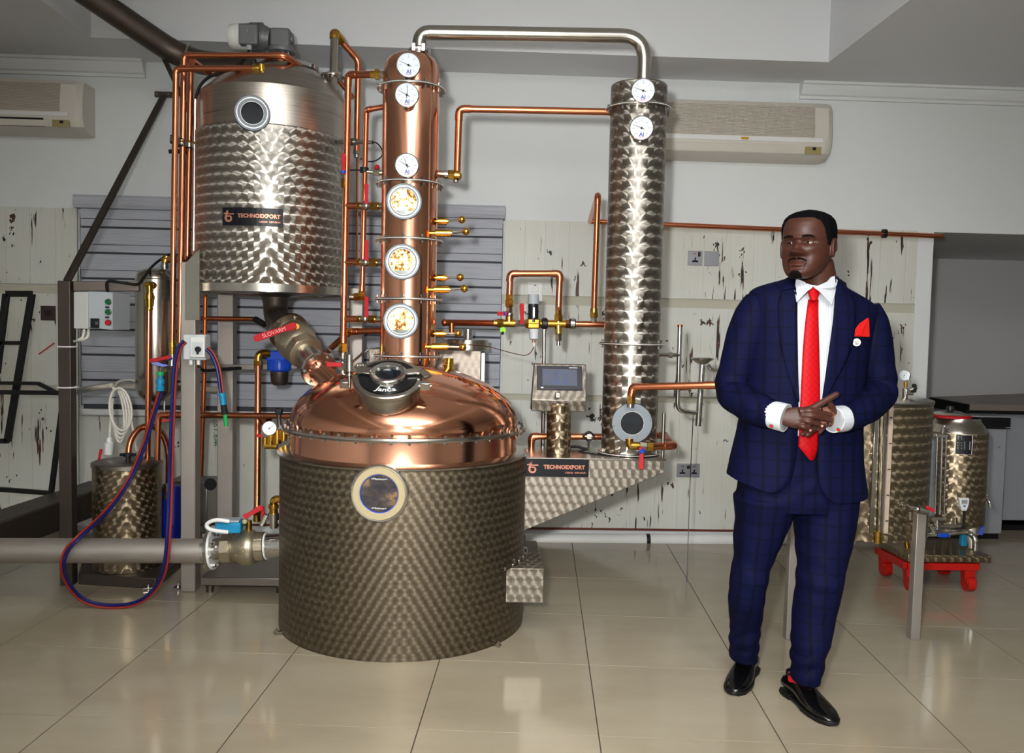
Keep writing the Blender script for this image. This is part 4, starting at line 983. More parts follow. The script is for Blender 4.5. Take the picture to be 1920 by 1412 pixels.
for py0, py1, r_, m_ in ((906, 913, .020, 'nickel'), (913, 921, .024, 'brass'), (921, 928, .019, 'nickel'), (928, 935, .023, 'nickel')): MB().cyl(P(314, py0, 4.66), P(314, py1, 4.66), r_, seg=12).build('fitting', m_, bc)
bk_ = thing('steel_block', 'dull steel counterweight box half hidden behind the front post', 'box', P(385, 960, 4.6))
MB().box(P(362, 937, 4.99), (pr(76, 4.72), .2, pr(84, 4.72))).build('box_shell', 'steel_dark', bk_, True, bev=.004)
hc = P(395, 908, 4.885); disc(bk_, hc, (0, -1, 0), .035, .004, 'port', 'black', 20)
cc_ = thing('cable_coil', 'hanging coil of white cable with plug above the marbled drum', 'cable', P(212, 730, 4.6))
for k in range(4):
    cx0 = 224+k*1.5; w = 11+k*3.2; top = 731-k*1.2; h = 98-k*6
    pts = [P(cx0-6+w*sin(2*pi*i/20)+(1-cos(2*pi*i/20))*3.5, top+h/2-h/2*cos(2*pi*i/20), 4.56-.012*k) for i in range(20)]
    MB().tube(pts, .0062, 8, False, True).build('loop', 'white_cable', cc_)
MB().tube(spline(PP((213, 730, 4.56), (208, 780, 4.55), (205, 822, 4.55)), 6), .006, 8).build('tail', 'white_cable', cc_); MB().tube(spline(PP((238, 745, 4.55), (248, 800, 4.55), (256, 845, 4.6)), 6), .006, 8).build('tail', 'white_cable', cc_)
MB().tube(spline(PP((213, 728, 4.56), (222, 716, 4.7), (240, 712, 4.8), (258, 715, 4.85)), 6), .007, 8).build('feed', 'white_cable', cc_)
MB().torus(P(212, 745, 4.55), (0, 0, 1), .014, .003, 14, 6).build('tie', 'black', cc_)
MB().tube(PP((205, 820, 4.55), (205, 828, 4.55), (204, 830, 4.55), (203, 852, 4.55)), [.012, .016, .024, .022], 14).build('plug', 'white_plastic', cc_)
lever(dm, None, P(185, 864, 4.52), P(190, 842, 4.56), .014, 'red')
# long dark duct on the floor at the left, steel deck under the valve
du = bar('floor_duct', P(-70, 1022, 3.9), P(190, 928, 5.1), .16, .16, None, 'steel_black'); tag(du, 'dark steel duct slanting along the floor behind the left post', 'duct')
dk = thing('steel_deck', 'low steel deck plate under the big drain valve', 'platform', P(450, 1090, 4.3))
z_ = .085; q0 = FL(376, 1083, z_); q1 = FL(540, 1084, z_); xr = q1.x
MB().box(((q0.x+xr)/2, q0.y+.22, z_-.02), (xr-q0.x, .44, .04)).build('deck_plate', 'steel_dark', dk, True, bev=.003)
for x in (q0.x+.03, xr-.05):
    for y in (q0.y+.05, q0.y+.38): MB().cyl((x, y, 0), (x, y, z_-.04), .018, seg=10).build('foot', 'steel_black', dk)
pf_ = FL(350, 1106); b = MB(); b.box(pf_+V((-.04, .02, .006)), (.06, .04, .006)); b.cyl(pf_+V((-.05, .02, 0)), pf_+V((-.05, .02, .03)), .006, seg=8); b.build('floor_anchor', 'steel', frame)

# black folding stand against the wall, far left
st = thing('black_stand', 'black tubular stand leaning by the wall at the far left', 'stand', P(50, 925, 4.9))
def fbar(pts, w, nm='frame_tube'):
    for a, b in zip(pts, pts[1:]):
        A, B = P(*a), P(*b); bar(nm, A, B, w, .025, st, 'black_metal')
fbar([(-6, 700, 4.9), (12, 551, 4.9), (60, 551, 4.9), (14, 828, 4.9)], .034); fbar([(-20, 643, 4.9), (42, 643, 4.9)], .022); fbar([(-20, 827, 4.9), (16, 827, 4.9)], .026)
fbar([(-20, 735, 4.8), (120, 737, 4.8), (96, 924, 4.8)], .024); fbar([(-20, 916, 4.8), (98, 925, 4.8)], .024)
fbar([(-20, 718, 4.82), (72, 719, 4.82), (104, 735, 4.82)], .018, 'seat_rail')

# big horizontal drain pipe with flange and ball valve into the boiler
dp = thing('drain_line', 'thick steel drain pipe along the floor with a large ball valve into the boiler', 'pipe', P(200, 1056, 3.9))
dY = 3.90; ax = (P(520, 1024, dY)-P(400, 1032, dY)).normalized()
MB().tube(PP((-60, 1032, dY), (398, 1033, dY)), .0555, 28).build('tube', 'steel_mid', dp)
c0 = P(397, 1031, dY); MB().lathe([(.04, -.014), (.089, -.014), (.091, -.008), (.091, -.002), (.089, 0), (.04, 0)], c0, ax, 40).build('flange', 'steel', dp); MB().lathe([(.04, 0), (.089, 0), (.091, .004), (.089, .010), (.04, .010)], c0, ax, 40).build('flange', 'pvc', dp)
for i in range(8):
    a = 2*pi*i/8+.2; rr, uu, nn = frame_to(ax); q = c0+(rr*cos(a)+uu*sin(a))*.075; MB().cyl(q-ax*.03, q+ax*.025, .009, seg=6).build('bolt', 'steel_bright', dp)
D = lambda px: c0+ax*((px-397)*dY/F_PX)
MB().tube([D(399), D(420)], .050, 28).build('neck', 'steel', dp)
vb = MB().tube([D(p) for p in (417, 419, 436, 438, 446, 455, 468, 476, 480, 480.5, 496, 498)], [.058, .062, .062, .056, .066, .080, .083, .078, .070, .066, .066, .060], 28).build('ball_valve', 'cast', dp, True, 30)
for a_, b_ in ((418, 434), (481, 496)): MB().tube([D(a_), D(b_)], .0685, 8).build('hex_end', 'cast', dp)
MB().tube([D(497), D(500)], .062, 28).build('ring', 'pvc', dp); MB().tube([D(499), D(536)], .056, 28).build('stub', 'steel_bright', dp)
q = D(457)+V((0, -.083, .01)); text('DN100', 'cast_mark', 'cast', vb, .026, lambda x, y, z: q+V((x, -z-.001, y)), .002); text('PN16', 'cast_mark', 'cast', vb, .016, lambda x, y, z: q+V((x, -z-.001, y-.026)), .002)
for i in (0,): MB().cyl(D(466)+V((0, 0, .075)), D(466)+V((0, 0, .125)), .014, seg=12).build('valve_spindle', 'brass', dp)
lever(dp, None, P(461, 968, 3.84), P(492, 950, 3.86), .022, 'red'); bar('handle_grip', P(492, 950, 3.86), P(494, 972, 3.86), .012, .012, dp, 'red')
ac_ = thing('blue_actuator', 'small teal actuator box with white hose on top of the drain valve', 'actuator', P(428, 1000, 3.85))
MB().box(P(430, 987, 3.86), (pr(46, 3.86), .08, pr(20, 3.86)), .1).build('box', 'teal', ac_, True, bev=.006); MB().box(P(430, 975, 3.86), (pr(40, 3.86), .07, .010), .1).build('lid', 'grey_plastic', ac_, True, bev=.003)
MB().tube(spline(PP((430, 978, 3.80), (405, 975, 3.79), (388, 983, 3.79), (395, 993, 3.79), (428, 998, 3.80)), 6), .009, 8).build('hose', 'pvc', ac_); MB().sphere(P(459, 978, 3.83), .012, 10).build('cap', 'cream', ac_)
fs = thing('filling_fitting', 'brass elbow and nickel valve stack beside the boiler jacket on the drain valve', 'fitting', P(513, 990, 3.84))
for a, b, r_, m_ in (((513, 990), (513, 975), .018, 'nickel'), ((513, 975), (513, 962), .024, 'nickel'), ((513, 962), (513, 953), .019, 'brass'), ((513, 953), (513, 946), .023, 'brass')): MB().cyl(P(*a, 3.84), P(*b, 3.84), r_, seg=12).build('fitting', m_, fs)
MB().tube(fillet(PP((513, 948, 3.84), (513, 936, 3.84), (532, 936, 3.84)), .04), .017, 12).build('elbow', 'gold', fs)
MB().cyl(P(490, 985, 3.84), P(500, 965, 3.84), .012, seg=10).build('stem', 'nickel', fs)

# tank outlet, slanting ball valve and the copper neck of the dome
ml = thing('mash_line', 'steel outlet bend with slanting ball valve and long red lever between tank and dome', 'pipe', P(515, 560, 4.5))
A = P(541, 622, 4.26); B = P(598, 692, 3.98); mx = (B-A).normalized(); LN = (B-A).length
U = lambda t: A+(B-A)*t
MB().tube(fillet([P(516, 552, 4.50), P(517, 596, 4.48), A-mx*.02], .12, 10), [.062]*13, 24).build('outlet_bend', 'steel_black', ml)
MB().lathe([(.10, tz(551)), (.07, tz(558)), (.062, tz(570))], (P(516, 552, 4.5).x, 4.5, 0), seg=32).build('outlet_cone', 'steel_black', ml)
MB().lathe([(.05, -.010), (.098, -.010), (.100, 0), (.098, .010), (.05, .010)], A, mx, 40).build('flange', 'steel', ml)
rr, uu, nn = frame_to(mx)
for i in range(6): a = 2*pi*i/6+.3; q = A+(rr*cos(a)+uu*sin(a))*.082; MB().cyl(q-mx*.025, q+mx*.02, .009, seg=6).build('bolt', 'steel', ml)
MB().tube([U(t) for t in (.04, .08, .18, .3, .42, .46, .465, .60, .61)], [.070, .084, .096, .098, .090, .078, .080, .080, .070], 28).build('ball_valve', 'cast', ml, True, 30)
MB().tube([U(.47), U(.60)], .086, 8).build('hex_end', 'cast', ml); MB().tube([U(.60), U(.99)], .058, 24).build('neck_tube', 'steel', ml)
MB().lathe([(.05, -.010), (.083, -.010), (.085, -.005), (.083, 0), (.05, 0)], B, mx, 40).build('flange', 'steel_bright', ml)
for i in range(6): a = 2*pi*i/6+.1; q = B+(rr*cos(a)+uu*sin(a))*.070; MB().cyl(q-mx*.02, q+mx*.02, .008, seg=6).build('bolt', 'steel_bright', ml)
sp_ = U(.12); tp = P(556, 612, 4.10); MB().cyl(sp_, tp, .014, seg=12).build('valve_spindle', 'brass', ml); 
hd = lever(ml, None, P(547, 612, 4.08), P(476, 636, 4.0), .030, 'red', .010)
hx0, hx1 = P(547, 612, 4.06), P(476, 636, 3.98); ht = (hx1-hx0).normalized(); hv = toward(hx0); hy = hv.cross(-ht).normalized(); hm_ = hx0.lerp(hx1, .58)+hv*.002
M['letter_pink'] = mat('pale_red_lettering', 'f0a0a0', .5, vary=0)
text('SLOVARM', 'lettering', 'letter_pink', hd, .026, lambda x, y, z: P(514, 623.5, 4.02)-ht*x+hy*y+hv*(.008+z), .0004)
tip = P(650, 742, 3.80); C2 = B+mx*.004
cn = MB().tube([C2, C2+mx*.012, C2+mx*.03, tip.lerp(C2, .3), tip+(tip-C2)*.2], [.056, .050, .047, .047, .050], 24).build('dome_neck', 'copper', still)
MB().lathe([(.045, 0), (.083, 0), (.085, .004), (.083, .009), (.045, .009)], B+mx*.001, mx, 40).build('neck_flange', 'steel_bright', still)
# ================================================================ pipework between tank, columns and wall
def seq(parent, path, items, Y):
    """row of fittings along a pixel segment: (t0, t1, radius, material, hexagonal)"""
    a, b = P(*path[0], Y), P(*path[1], Y)
    for t0, t1, r, m, hx in items:
        MB().tube([a.lerp(b, t0), a.lerp(b, t0+.04*(t1-t0)), a.lerp(b, t1-.04*(t1-t0)), a.lerp(b, t1)], [r*.85, r, r, r*.85], 6 if hx else 16).build('fitting', m, parent, True, 30)
# vent riser on the tank cone
vr = thing('vent_riser', 'steel riser with flange on the tank cone and brass elbow at its top', 'pipe', P(627, 175, 4.55))
MB().tube(PP((627, 68, 4.55), (624, 180, 4.48)), .0215, 20).build('tube', 'steel', vr); MB().lathe([(.02, -.006), (.062, -.006), (.064, 0), (.062, .006), (.02, .006)], P(625, 143, 4.53), (0, 0, 1), 36).build('flange', 'steel_bright', vr)
bolts(vr, P(625, 143, 4.53), .052, 6, .2, .005, .03)
MB().tube(fillet(PP((627, 73, 4.55), (627, 61, 4.55), (640, 78, 4.60)), .03), .026, 16).build('elbow', 'brass', vr)
o = pipe('copper overflow pipe sloping down from the brass elbow right of the tank', PP((637, 74, 4.60), (672, 113, 4.66), (669, 288, 4.66)), .0165)
seq(o, ((669, 283), (669, 296)), ((0, .5, .020, 'nickel', 1), (.5, 1, .014, 'nickel', 0)), 4.66); MB().tube(PP((670, 296, 4.68), (669, 486, 4.68)), .006, 10).build('thin_tube', 'copper_pipe', o)
pipe('short copper stub pipe slanting behind the vent riser', PP((634, 150, 4.72), (662, 184, 4.72)), .0125, fit=False, m='copper_dull')

# condensate manifold left of the copper column: riser, three valved branches
mY = 4.16
o = pipe('copper manifold riser with three red-handled branches into the copper column', PP((700, 140, 4.08), (653, 140, mY), (643.5, 648, mY)), .0165)
seq(o, ((694, 140), (724, 140)), ((0, .3, .018, 'brass', 1), (.3, .62, .025, 'brass', 1), (.62, .85, .020, 'nickel', 1), (.85, 1, .017, 'copper', 0)), 4.07)
seq(o, ((647, 335), (646, 352)), ((0, .5, .019, 'brass', 1), (.5, 1, .020, 'gold', 1)), mY); seq(o, ((644, 628), (643, 672)), ((0, .35, .020, 'copper_pipe', 0), (.35, .75, .023, 'brass', 1), (.75, 1, .016, 'nickel', 0)), mY)
seq(o, ((647, 318), (646.5, 336)), ((0, 1, .019, 'nickel', 1),), mY)
lever(o, None, P(644, 322, 4.13), P(644, 287, 4.12), .020, 'red'); MB().cyl(P(643, 320, 4.12), P(643, 325, 4.12), .013, seg=12).build('stem_cap', 'blue', o)
for y0, xe in ((386, 722), (492, 719), (598, 715)):
    br_ = MB().tube(PP((648 if y0 < 400 else 646, y0, mY), (674, y0, mY-.02)), .0155, 14).build('branch', 'copper_pipe', o)
    a, b = P(672, y0, mY-.02), P(xe, y0+1, 4.09)
    for t0, t1, r, m, hx in ((0, .12, .0185, 'brass', 1), (.12, .50, .0155, 'nickel', 0), (.50, .78, .021, 'brass', 1), (.78, 1.06, .0145, 'nickel', 0)):
        MB().tube([a.lerp(b, t0), a.lerp(b, t1)], r, 6 if hx else 14).build('fitting', m, br_, True, 30)
    MB().sphere(a.lerp(b, .30), .0200, 14).build('ball_valve', 'nickel', br_)
    lever(br_, None, P(687, y0-7, mY-.04), P(687, y0-42, mY-.05), .019, 'red'); MB().cyl(P(686, y0-9, mY-.035), P(686, y0-4, mY-.035), .012, seg=10).build('stem_cap', 'blue', br_)
o = pipe('copper bottom branch from the column running down to the lower left', PP((716, 620, 4.10), (655, 622, 4.18), (600, 672, 4.40)), .0155); seq(o, ((646, 622), (660, 622)), ((0, 1, .020, 'brass', 1),), 4.17)
# second riser and its fittings
o = pipe('slim copper pipe from the column top down to the brass fitting at the tank bottom', PP((722, 200, 4.10), (687, 206, 4.24), (679, 548, 4.24)), .0135)
seq(o, ((679, 536), (678, 556)), ((0, .5, .016, 'copper_pipe', 0), (.5, 1, .018, 'brass', 1)), 4.24); seq(o, ((685, 557), (655, 557)), ((0, .4, .018, 'brass', 1), (.4, .7, .022, 'brass', 1), (.7, 1, .016, 'nickel', 0)), 4.26)
MB().lathe([(.0137, -.012), (.022, -.012), (.022, .012), (.0137, .012)], P(683, 319, 4.24), (0, 0, 1), 14).build('clamp', 'black', o); MB().cyl(P(655, 319, 4.24), P(683, 319, 4.24), .004, seg=6).build('clamp_rod', 'black', o)
sn = thing('level_sensor', 'steel level sensor on the tank side with thin looping black lead', 'sensor', P(660, 266, 4.4))
MB().cyl(P(636, 266, 4.56), P(655, 266, 4.46), .012, seg=12).build('mount_stub', 'steel', sn); MB().cyl(P(655, 266, 4.46), P(666, 266, 4.42), .019, seg=16).build('sensor_head', 'steel_dark', sn); MB().cyl(P(666, 266, 4.42), P(698, 267, 4.32), .010, seg=12).build('sensor_body', 'steel_bright', sn)
MB().tube(spline(PP((696, 267, 4.32), (706, 268, 4.32), (716, 280, 4.32), (716, 292, 4.32), (705, 301, 4.32), (690, 303, 4.30), (675, 297, 4.30)), 6), .0035, 8).build('lead', 'rubber', sn)
sv = thing('sampling_valve', 'small nickel sampling valve with red knob left of the copper column', 'valve', P(705, 325, 4.1))
for a, b, r_, hx in (((688, 322), (700, 323), .008, 0), ((700, 323), (712, 324), .017, 1), ((712, 324), (724, 324), .013, 0)): MB().tube(PP((*a, 4.10), (*b, 4.10)), r_, 6 if hx else 12).build('fitting', 'nickel', sv)
MB().cyl(P(707, 320, 4.10), P(707, 314, 4.10), .008, seg=10).build('stem', 'nickel', sv); MB().tube(PP((707, 317, 4.10), (707, 312, 4.10), (707, 309, 4.10)), [.014, .012, .006], 12).build('red_knob', 'red', sv)

# reflux line from the column to the condenser
o = pipe('copper reflux pipe rising from the copper column and running right to the steel column', PP((852, 329, 4.10), (857, 328, 4.10), (861, 204, 4.10), (1150, 210, 4.08)), .0165)
seq(o, ((822, 326), (862, 329)), ((0, .25, .017, 'copper', 0), (.25, .45, .021, 'steel_bright', 0), (.45, .75, .024, 'brass', 1), (.75, 1, .021, 'brass', 0)), 4.08); MB().sphere(P(857, 330, 4.10), .024, 14).build('elbow_joint', 'brass', o); seq(o, ((855, 333), (855, 342)), ((0, 1, .013, 'nickel', 0),), 4.10)

# brass water manifold with regulator, bypass and stand
W0 = 4.30
wm = thing('water_manifold', 'brass and copper cooling-water manifold on a thin steel stand before the boarded wall', 'manifold', P(1021, 846, W0))
MB().tube(PP((834, 605, W0+.25), (836, 605, W0+.1), (930, 606, W0)), .0165, 14).build('inlet_pipe', 'copper_pipe', wm); MB().sphere(P(834, 605, W0+.1), .019, 12).build('pipe_end', 'copper_dull', wm)
MB().tube(PP((847, 606, W0+.08), (847, 628, W0+.08)), .014, 12).build('drop_pipe', 'copper_dull', wm)
for a, b, r_, m_, hx in ((926, 945, .019, 'brass', 0), (932, 944, .025, 'brass', 1), (945, 966, .020, 'gold', 0), (966, 985, .019, 'nickel', 1), (985, 1013, .026, 'gold', 1), (1013, 1036, .019, 'brass', 0), (1026, 1062, .020, 'gold', 0), (1060, 1068, .024, 'copper_pipe', 1), (1078, 1140, .0165, 'copper_pipe', 0), (1066, 1080, .017, 'nickel', 0)):
    MB().tube(PP((a, 606+(a-930)*.012, W0), (b, 606+(b-930)*.012, W0)), r_, 6 if hx else 14).build('fitting', m_, wm, True, 30)
seq(wm, ((955, 604), (955, 552)), ((0, .2, .019, 'gold', 0), (.2, .55, .018, 'nickel', 1), (.55, .8, .023, 'brass', 1), (.8, 1, .019, 'brass', 1)), W0)
MB().sphere(P(955, 590, W0), .021, 12).build('ball_valve', 'nickel', wm)
MB().tube(fillet(PP((955, 556, W0), (957, 513, W0), (1050, 513, W0), (1047, 582, W0)), .035, 6), .0165, 14).build('bypass_pipe', 'copper_pipe', wm)
for c in (((955.5, 528, W0), (957, 513, W0), (972, 513, W0)), ((1035, 513, W0), (1050, 513, W0), (1049.5, 528, W0))): MB().tube(fillet(PP(*c), .034, 6), .0188, 14).build('elbow', 'copper_pipe', wm)
seq(wm, ((1047, 575), (1047, 648)), ((0, .2, .018, 'brass', 1), (.2, .36, .023, 'brass', 1), (.36, .7, .019, 'gold', 0), (.7, .88, .018, 'nickel', 1), (.88, 1, .010, 'steel', 0)), W0)
lever(wm, None, P(979, 604, W0-.04), P(978, 569, W0-.05), .021, 'red'); lever(wm, None, P(949, 588, W0-.03), P(932, 588, W0-.03), .018, 'red'); MB().cyl(P(977, 603, W0-.03), P(981, 606, W0-.03), .012, seg=10).build('stem_cap', 'blue', wm)
MB().cyl(P(944, 588, W0-.035), P(949, 588, W0-.03), .012, seg=10).build('stem_cap', 'blue', wm)
rg = MB().tube(PP((1000, 604, W0), (1000, 570, W0)), .026, 24).build('regulator', 'black', wm); MB().tube(PP((1000, 570, W0), (1000, 552, W0)), [.029, .027], 24).build('grey_knob', 'grey_plastic', rg); MB().box(P(1001, 586, W0-.027), (.008, .006, .05)).build('silver_slot', 'steel_bright', rg, False)
MB().box(P(1000, 607, W0), (.062, .05, .05)).build('regulator_body', 'gold', wm, True, bev=.006); MB().tube(PP((1001, 617, W0), (1001, 623, W0), (1001, 635, W0), (1001, 638, W0)), [.027, .024, .024, .012], 20).build('bowl', 'pale_grey', wm); seq(wm, ((1001, 636), (1001, 652)), ((0, .4, .008, 'copper_pipe', 0), (.4, 1, .005, 'white_plastic', 0)), W0)
for x in (1021, 1073): MB().lathe([(.0185, -.010), (.030, -.010), (.030, .010), (.0185, .010)], P(x, 607, W0), (1, 0, 0), 18).build('pipe_clamp', 'steel_bright' if x > 1050 else 'black', wm); MB().lathe([(.0175, -.016), (.024, -.016), (.024, .016), (.0175, .016)], P(x, 607, W0), (1, 0, 0), 18).build('rubber_liner', 'rubber', wm)
MB().tube(PP((1020.5, 612, W0), (1018, 838, W0)), .0095, 12).build('stand_rod', 'steel', wm); MB().tube(PP((1017, 772, W0+.1), (1016, 838, W0+.1)), .006, 10).build('stand_rod', 'steel', wm)
tg_ = P(943, 619, W0-.02); b = MB(); b.cyl(tg_+V((0, .002, 0)), tg_-V((0, .002, 0)), .016, seg=9); b.build('tag', 'lime', wm); MB().cyl(P(943, 622, W0-.025), P(942, 627, W0-.02), .006, seg=8).build('tag_tie', 'black', wm)
tag(MB().tube(spline(PP((1001, 650, 4.28), (994, 662, 4.3), (980, 666, 4.34), (945, 658, 4.40), (915, 650, 4.45), (880, 646, 4.5), (840, 640, 4.5), (826, 632, 4.5)), 6), .0022, 6).build('capillary_wire', 'copper_dull', None), 'hair-thin copper wire sagging from the regulator bowl to the left', 'wire')
# outlet: tall pipe back to the wall and the long run under the plaster edge
o = pipe('tall copper pipe rising from the manifold beside the steel column', PP((1113, 600, W0), (1121, 366, W0+.05), (1106, 415, 5.36)), .0150); seq(o, ((1113, 605), (1114, 578)), ((0, .35, .017, 'nickel', 1), (.35, .7, .022, 'brass', 1), (.7, 1, .019, 'brass', 0)), W0)
o = pipe('long copper pipe running along the top edge of the boarded wall', PP((1104, 415, 5.37), (1766, 443, 5.37)), .0155, fit=False); MB().sphere(P(1766, 443, 5.37), .0165, 12).build('end_cap', 'copper_dull', o)
MB().lathe([(.0157, -.012), (.028, -.012), (.028, .012), (.0157, .012)], P(1658, 438, 5.37), (1, 0, 0), 16).build('wall_clip', 'black', o)

# distillate outlet, port valve and the pipe round the bracket
Yp = 3.84
o = pipe('copper outlet pipe from the inspection port running right behind the man', PP((1183, 752, Yp), (1186, 726, Yp), (1345, 722, 3.70), (1410, 722, 3.66)), .0165); seq(o, ((1182, 764), (1184, 737)), ((0, .25, .016, 'steel', 0), (.25, .55, .022, 'brass', 1), (.55, .8, .018, 'gold', 1), (.8, 1, .019, 'copper_pipe', 0)), Yp)
seq(o, ((1275, 725), (1293, 724)), ((0, 1, .0185, 'copper_pipe', 0),), 3.77)
o = pipe('copper loop pipe with red-handled drain valve under the inspection port', PP((1222, 837, 3.84), (1264, 836, 3.86), (1246, 816, 4.22), (1228, 817, 4.24)), .0165)
seq(o, ((1178, 835), (1224, 837)), ((0, .45, .018, 'brass', 0), (.45, .75, .019, 'nickel', 1), (.75, 1, .021, 'gold', 1)), 3.84); MB().tube(fillet(PP((1180, 822, 3.84), (1180, 836, 3.84), (1192, 836, 3.84)), .03), .018, 12).build('elbow', 'brass', o)
lever(o, None, P(1203, 843, 3.80), P(1202, 880, 3.78), .021, 'red'); MB().cyl(P(1201, 843, 3.79), P(1205, 848, 3.79), .014, seg=10).build('stem_cap', 'blue', o)
o = pipe('copper pipe passing behind the control stand above the bracket', PP((996, 846, 4.22), (997, 818, 4.22), (1132, 819, 4.22)), .0165)
for s in (-1, 1): MB().tube(fillet([P(1104, 818+s*5, 4.2)+V((-.03, 0, s*.012)), P(1104, 818+s*9, 4.2), P(1104, 818+s*5, 4.2)+V((.03, 0, s*.012))], .01), .006, 8).build('clamp_jaw', 'black', o)
MB().lathe([(.0167, -.010), (.027, -.010), (.027, .010), (.0167, .010)], P(1104, 818, 4.22), (1, 0, 0), 16).build('clamp', 'steel_bright', o); MB().cyl(P(1104, 822, 4.22), P(1103, 845, 4.22), .006, seg=8).build('clamp_rod', 'steel', o)
tag(MB().tube(spline(PP((1070, 838, 4.15), (1085, 838, 4.15), (1100, 843, 4.15)), 4)+spline(PP((1086, 849, 4.05), (1110, 852, 4.0), (1146, 857, 3.93)), 4), .007, 8).build('power_cable', 'rubber', None), 'dark cable lying on the bracket top between control stand and steel column', 'cable')
rd = tag(MB().tube(PP((1245, 775, 4.05), (1242, 862, 4.05)), .0085, 10).build('threaded_rod', 'steel_dark', None), 'upright steel rod standing on the end of the bracket shelf', 'rod')
# siphon with funnel
Ys = 4.12
si = thing('siphon_funnel', 'steel J-shaped siphon pipe with dish funnel right of the steel column', 'pipe', P(1300, 800, Ys))
MB().tube(fillet(PP((1275, 612, Ys), (1270, 770, Ys), (1300, 774, Ys), (1312, 774, Ys)), .10, 10), .0115, 14).build('j_tube', 'steel_bright', si); MB().lathe([(0, 0), (.0135, 0), (.0135, .010), (0, .012)], P(1275, 613, Ys), (0, 0, 1), 14).build('cap', 'copper_dull', si)
MB().tube(PP((1230, 665, 4.05), (1274, 666, Ys)), .0095, 12).build('side_tube', 'steel_bright', si); seq(si, ((1253, 666), (1261, 666)), ((0, 1, .016, 'steel_bright', 1),), 4.09)
MB().tube(PP((1317, 684, Ys), (1309, 799, Ys)), .0145, 14).build('drop_tube', 'steel_bright', si); MB().lathe([(.014, -.022), (.030, -.014), (.055, .004), (.058, .008), (.056, .010), (.045, .004), (.02, -.010), (0, -.012)], P(1317, 675, Ys), (0, 0, 1), 36).build('funnel', 'steel_bright', si)
MB().tube(fillet(PP((1327, 684, Ys), (1333, 693, Ys), (1352, 694, Ys)), .02), .010, 12).build('side_tube', 'steel_bright', si)
tag(MB().tube(PP((1300, 775, 4.3), (1294, 900, 4.6), (1287, 1112, 4.45)), .0022, 6).build('thin_wire', 'black', None), 'hair-thin dark wire hanging from the siphon to the floor', 'wire')

# marbled cabinet and small steel vessel behind the dome
cbn = thing('rear_cabinet', 'marbled steel cabinet with vent slots behind the copper dome', 'cabinet', P(800, 820, 4.75))
p0, p1 = P(690, 800, 4.62), P(902, 658, 4.62); MB().box(((p0.x+p1.x)/2, 4.80, (p1.z+.08)/2+.0), (p1.x-p0.x, .36, p1.z-.08)).build('housing', 'marb_plate', cbn, True, bev=.003, uv=('box',))
for x in (p0.x+.04, p1.x-.04):
    for y in (4.66, 4.94): MB().cyl((x, y, 0), (x, y, .085), .02, seg=10).build('foot', 'steel_black', cbn)
MB().box((p1.x+.012, 4.80, p1.z-.14), (.022, .33, .26)).build('side_panel', 'steel_dark', cbn, True, bev=.002)
for i in range(14): MB().box((p1.x+.0235, 4.66, p1.z-.03-.017*i), (.003, .03, .007)).build('vent_slot', 'black', cbn, False)
sv = thing('condensate_pot', 'small round steel pot with neck standing on the rear marbled cabinet', 'pot', P(876, 658, 4.76))
vc = P(877, 645, 4.80); zt, zb = P(877, 636, 4.80).z, p1.z+.001; MB().lathe([(0, zb), (.116, zb), (.116, zt-.004), (.110, zt), (.04, zt+.004), (0, zt+.004)], (vc.x, 4.80, 0), seg=40).build('body', 'steel', sv); MB().cyl((vc.x, 4.80, zt), (vc.x, 4.80, zt+.055), .026, seg=20).build('neck', 'steel_bright', sv)
bf = thing('brass_relief_valve', 'ribbed brass relief valve on the dome beside the column foot', 'valve', P(838, 695, 3.95))
for i in range(4): MB().cyl(P(840+i*.6, 694-i*6, 3.95), P(840+i*.6, 690-i*6, 3.95), .030-.003*i, seg=20).build('rib', 'gold', bf)
MB().cyl(P(840, 698, 3.95), P(842, 672, 3.95), .021, seg=16).build('stem', 'brass', bf)
# small valve beside the manhole
nv = thing('dome_valve', 'small nickel valve with short red handle on the dome left of the manhole', 'valve', P(643, 700, 3.80))
seq(nv, ((643, 668), (643, 708)), ((0, .3, .014, 'nickel', 0), (.3, .65, .020, 'nickel', 1), (.65, 1, .013, 'nickel', 0)), 3.84); lever(nv, None, P(637, 684, 3.80), P(612, 683, 3.79), .020, 'red'); MB().cyl(P(631, 683, 3.80), P(640, 683, 3.82), .008, seg=10).build('stem', 'nickel', nv)

# filter, gauge and valve cluster left of the boiler
fl_ = thing('water_filter', 'blue-capped water filter with dark bowl behind the slanting valve', 'filter', P(523, 722, 4.7))
Yf = 4.70; fx = lambda py: P(524, py, Yf)
MB().tube([fx(674), fx(680), fx(693), fx(697)], [.060, .066, .064, .050], 28).build('filter_head', 'blue', fl_); MB().box(P(521, 667, Yf), (.11, .09, .055)).build('head_block', 'blue', fl_, True, bev=.008); MB().tube([fx(695), fx(715), fx(722)], [.049, .046, .034], 28).build('bowl', 'steel_black', fl_)
for i in range(7): a = -2.4+.3*i; MB().cyl(fx(676)+V((.066*cos(a), .066*sin(a), 0)), fx(694)+V((.064*cos(a), .064*sin(a), 0)), .003, seg=6).build('grip_rib', 'blue', fl_)
o = pipe('copper pipe dropping from the brass elbow of the blue water filter', PP((484, 680, 4.62), (482, 958, 4.40)), .0165, fit=False)
MB().tube(fillet(PP((484, 692, 4.62), (484, 663, 4.62), (504, 663, 4.66)), .03), .021, 14).build('elbow', 'brass', o); seq(o, ((494, 663), (506, 663)), ((0, 1, .026, 'brass', 1),), 4.66); seq(o, ((484, 676), (484, 686)), ((0, 1, .024, 'brass', 1),), 4.62); seq(o, ((482, 952), (482, 978)), ((0, .5, .022, 'brass', 1), (.5, 1, .018, 'gold', 0)), 4.40)
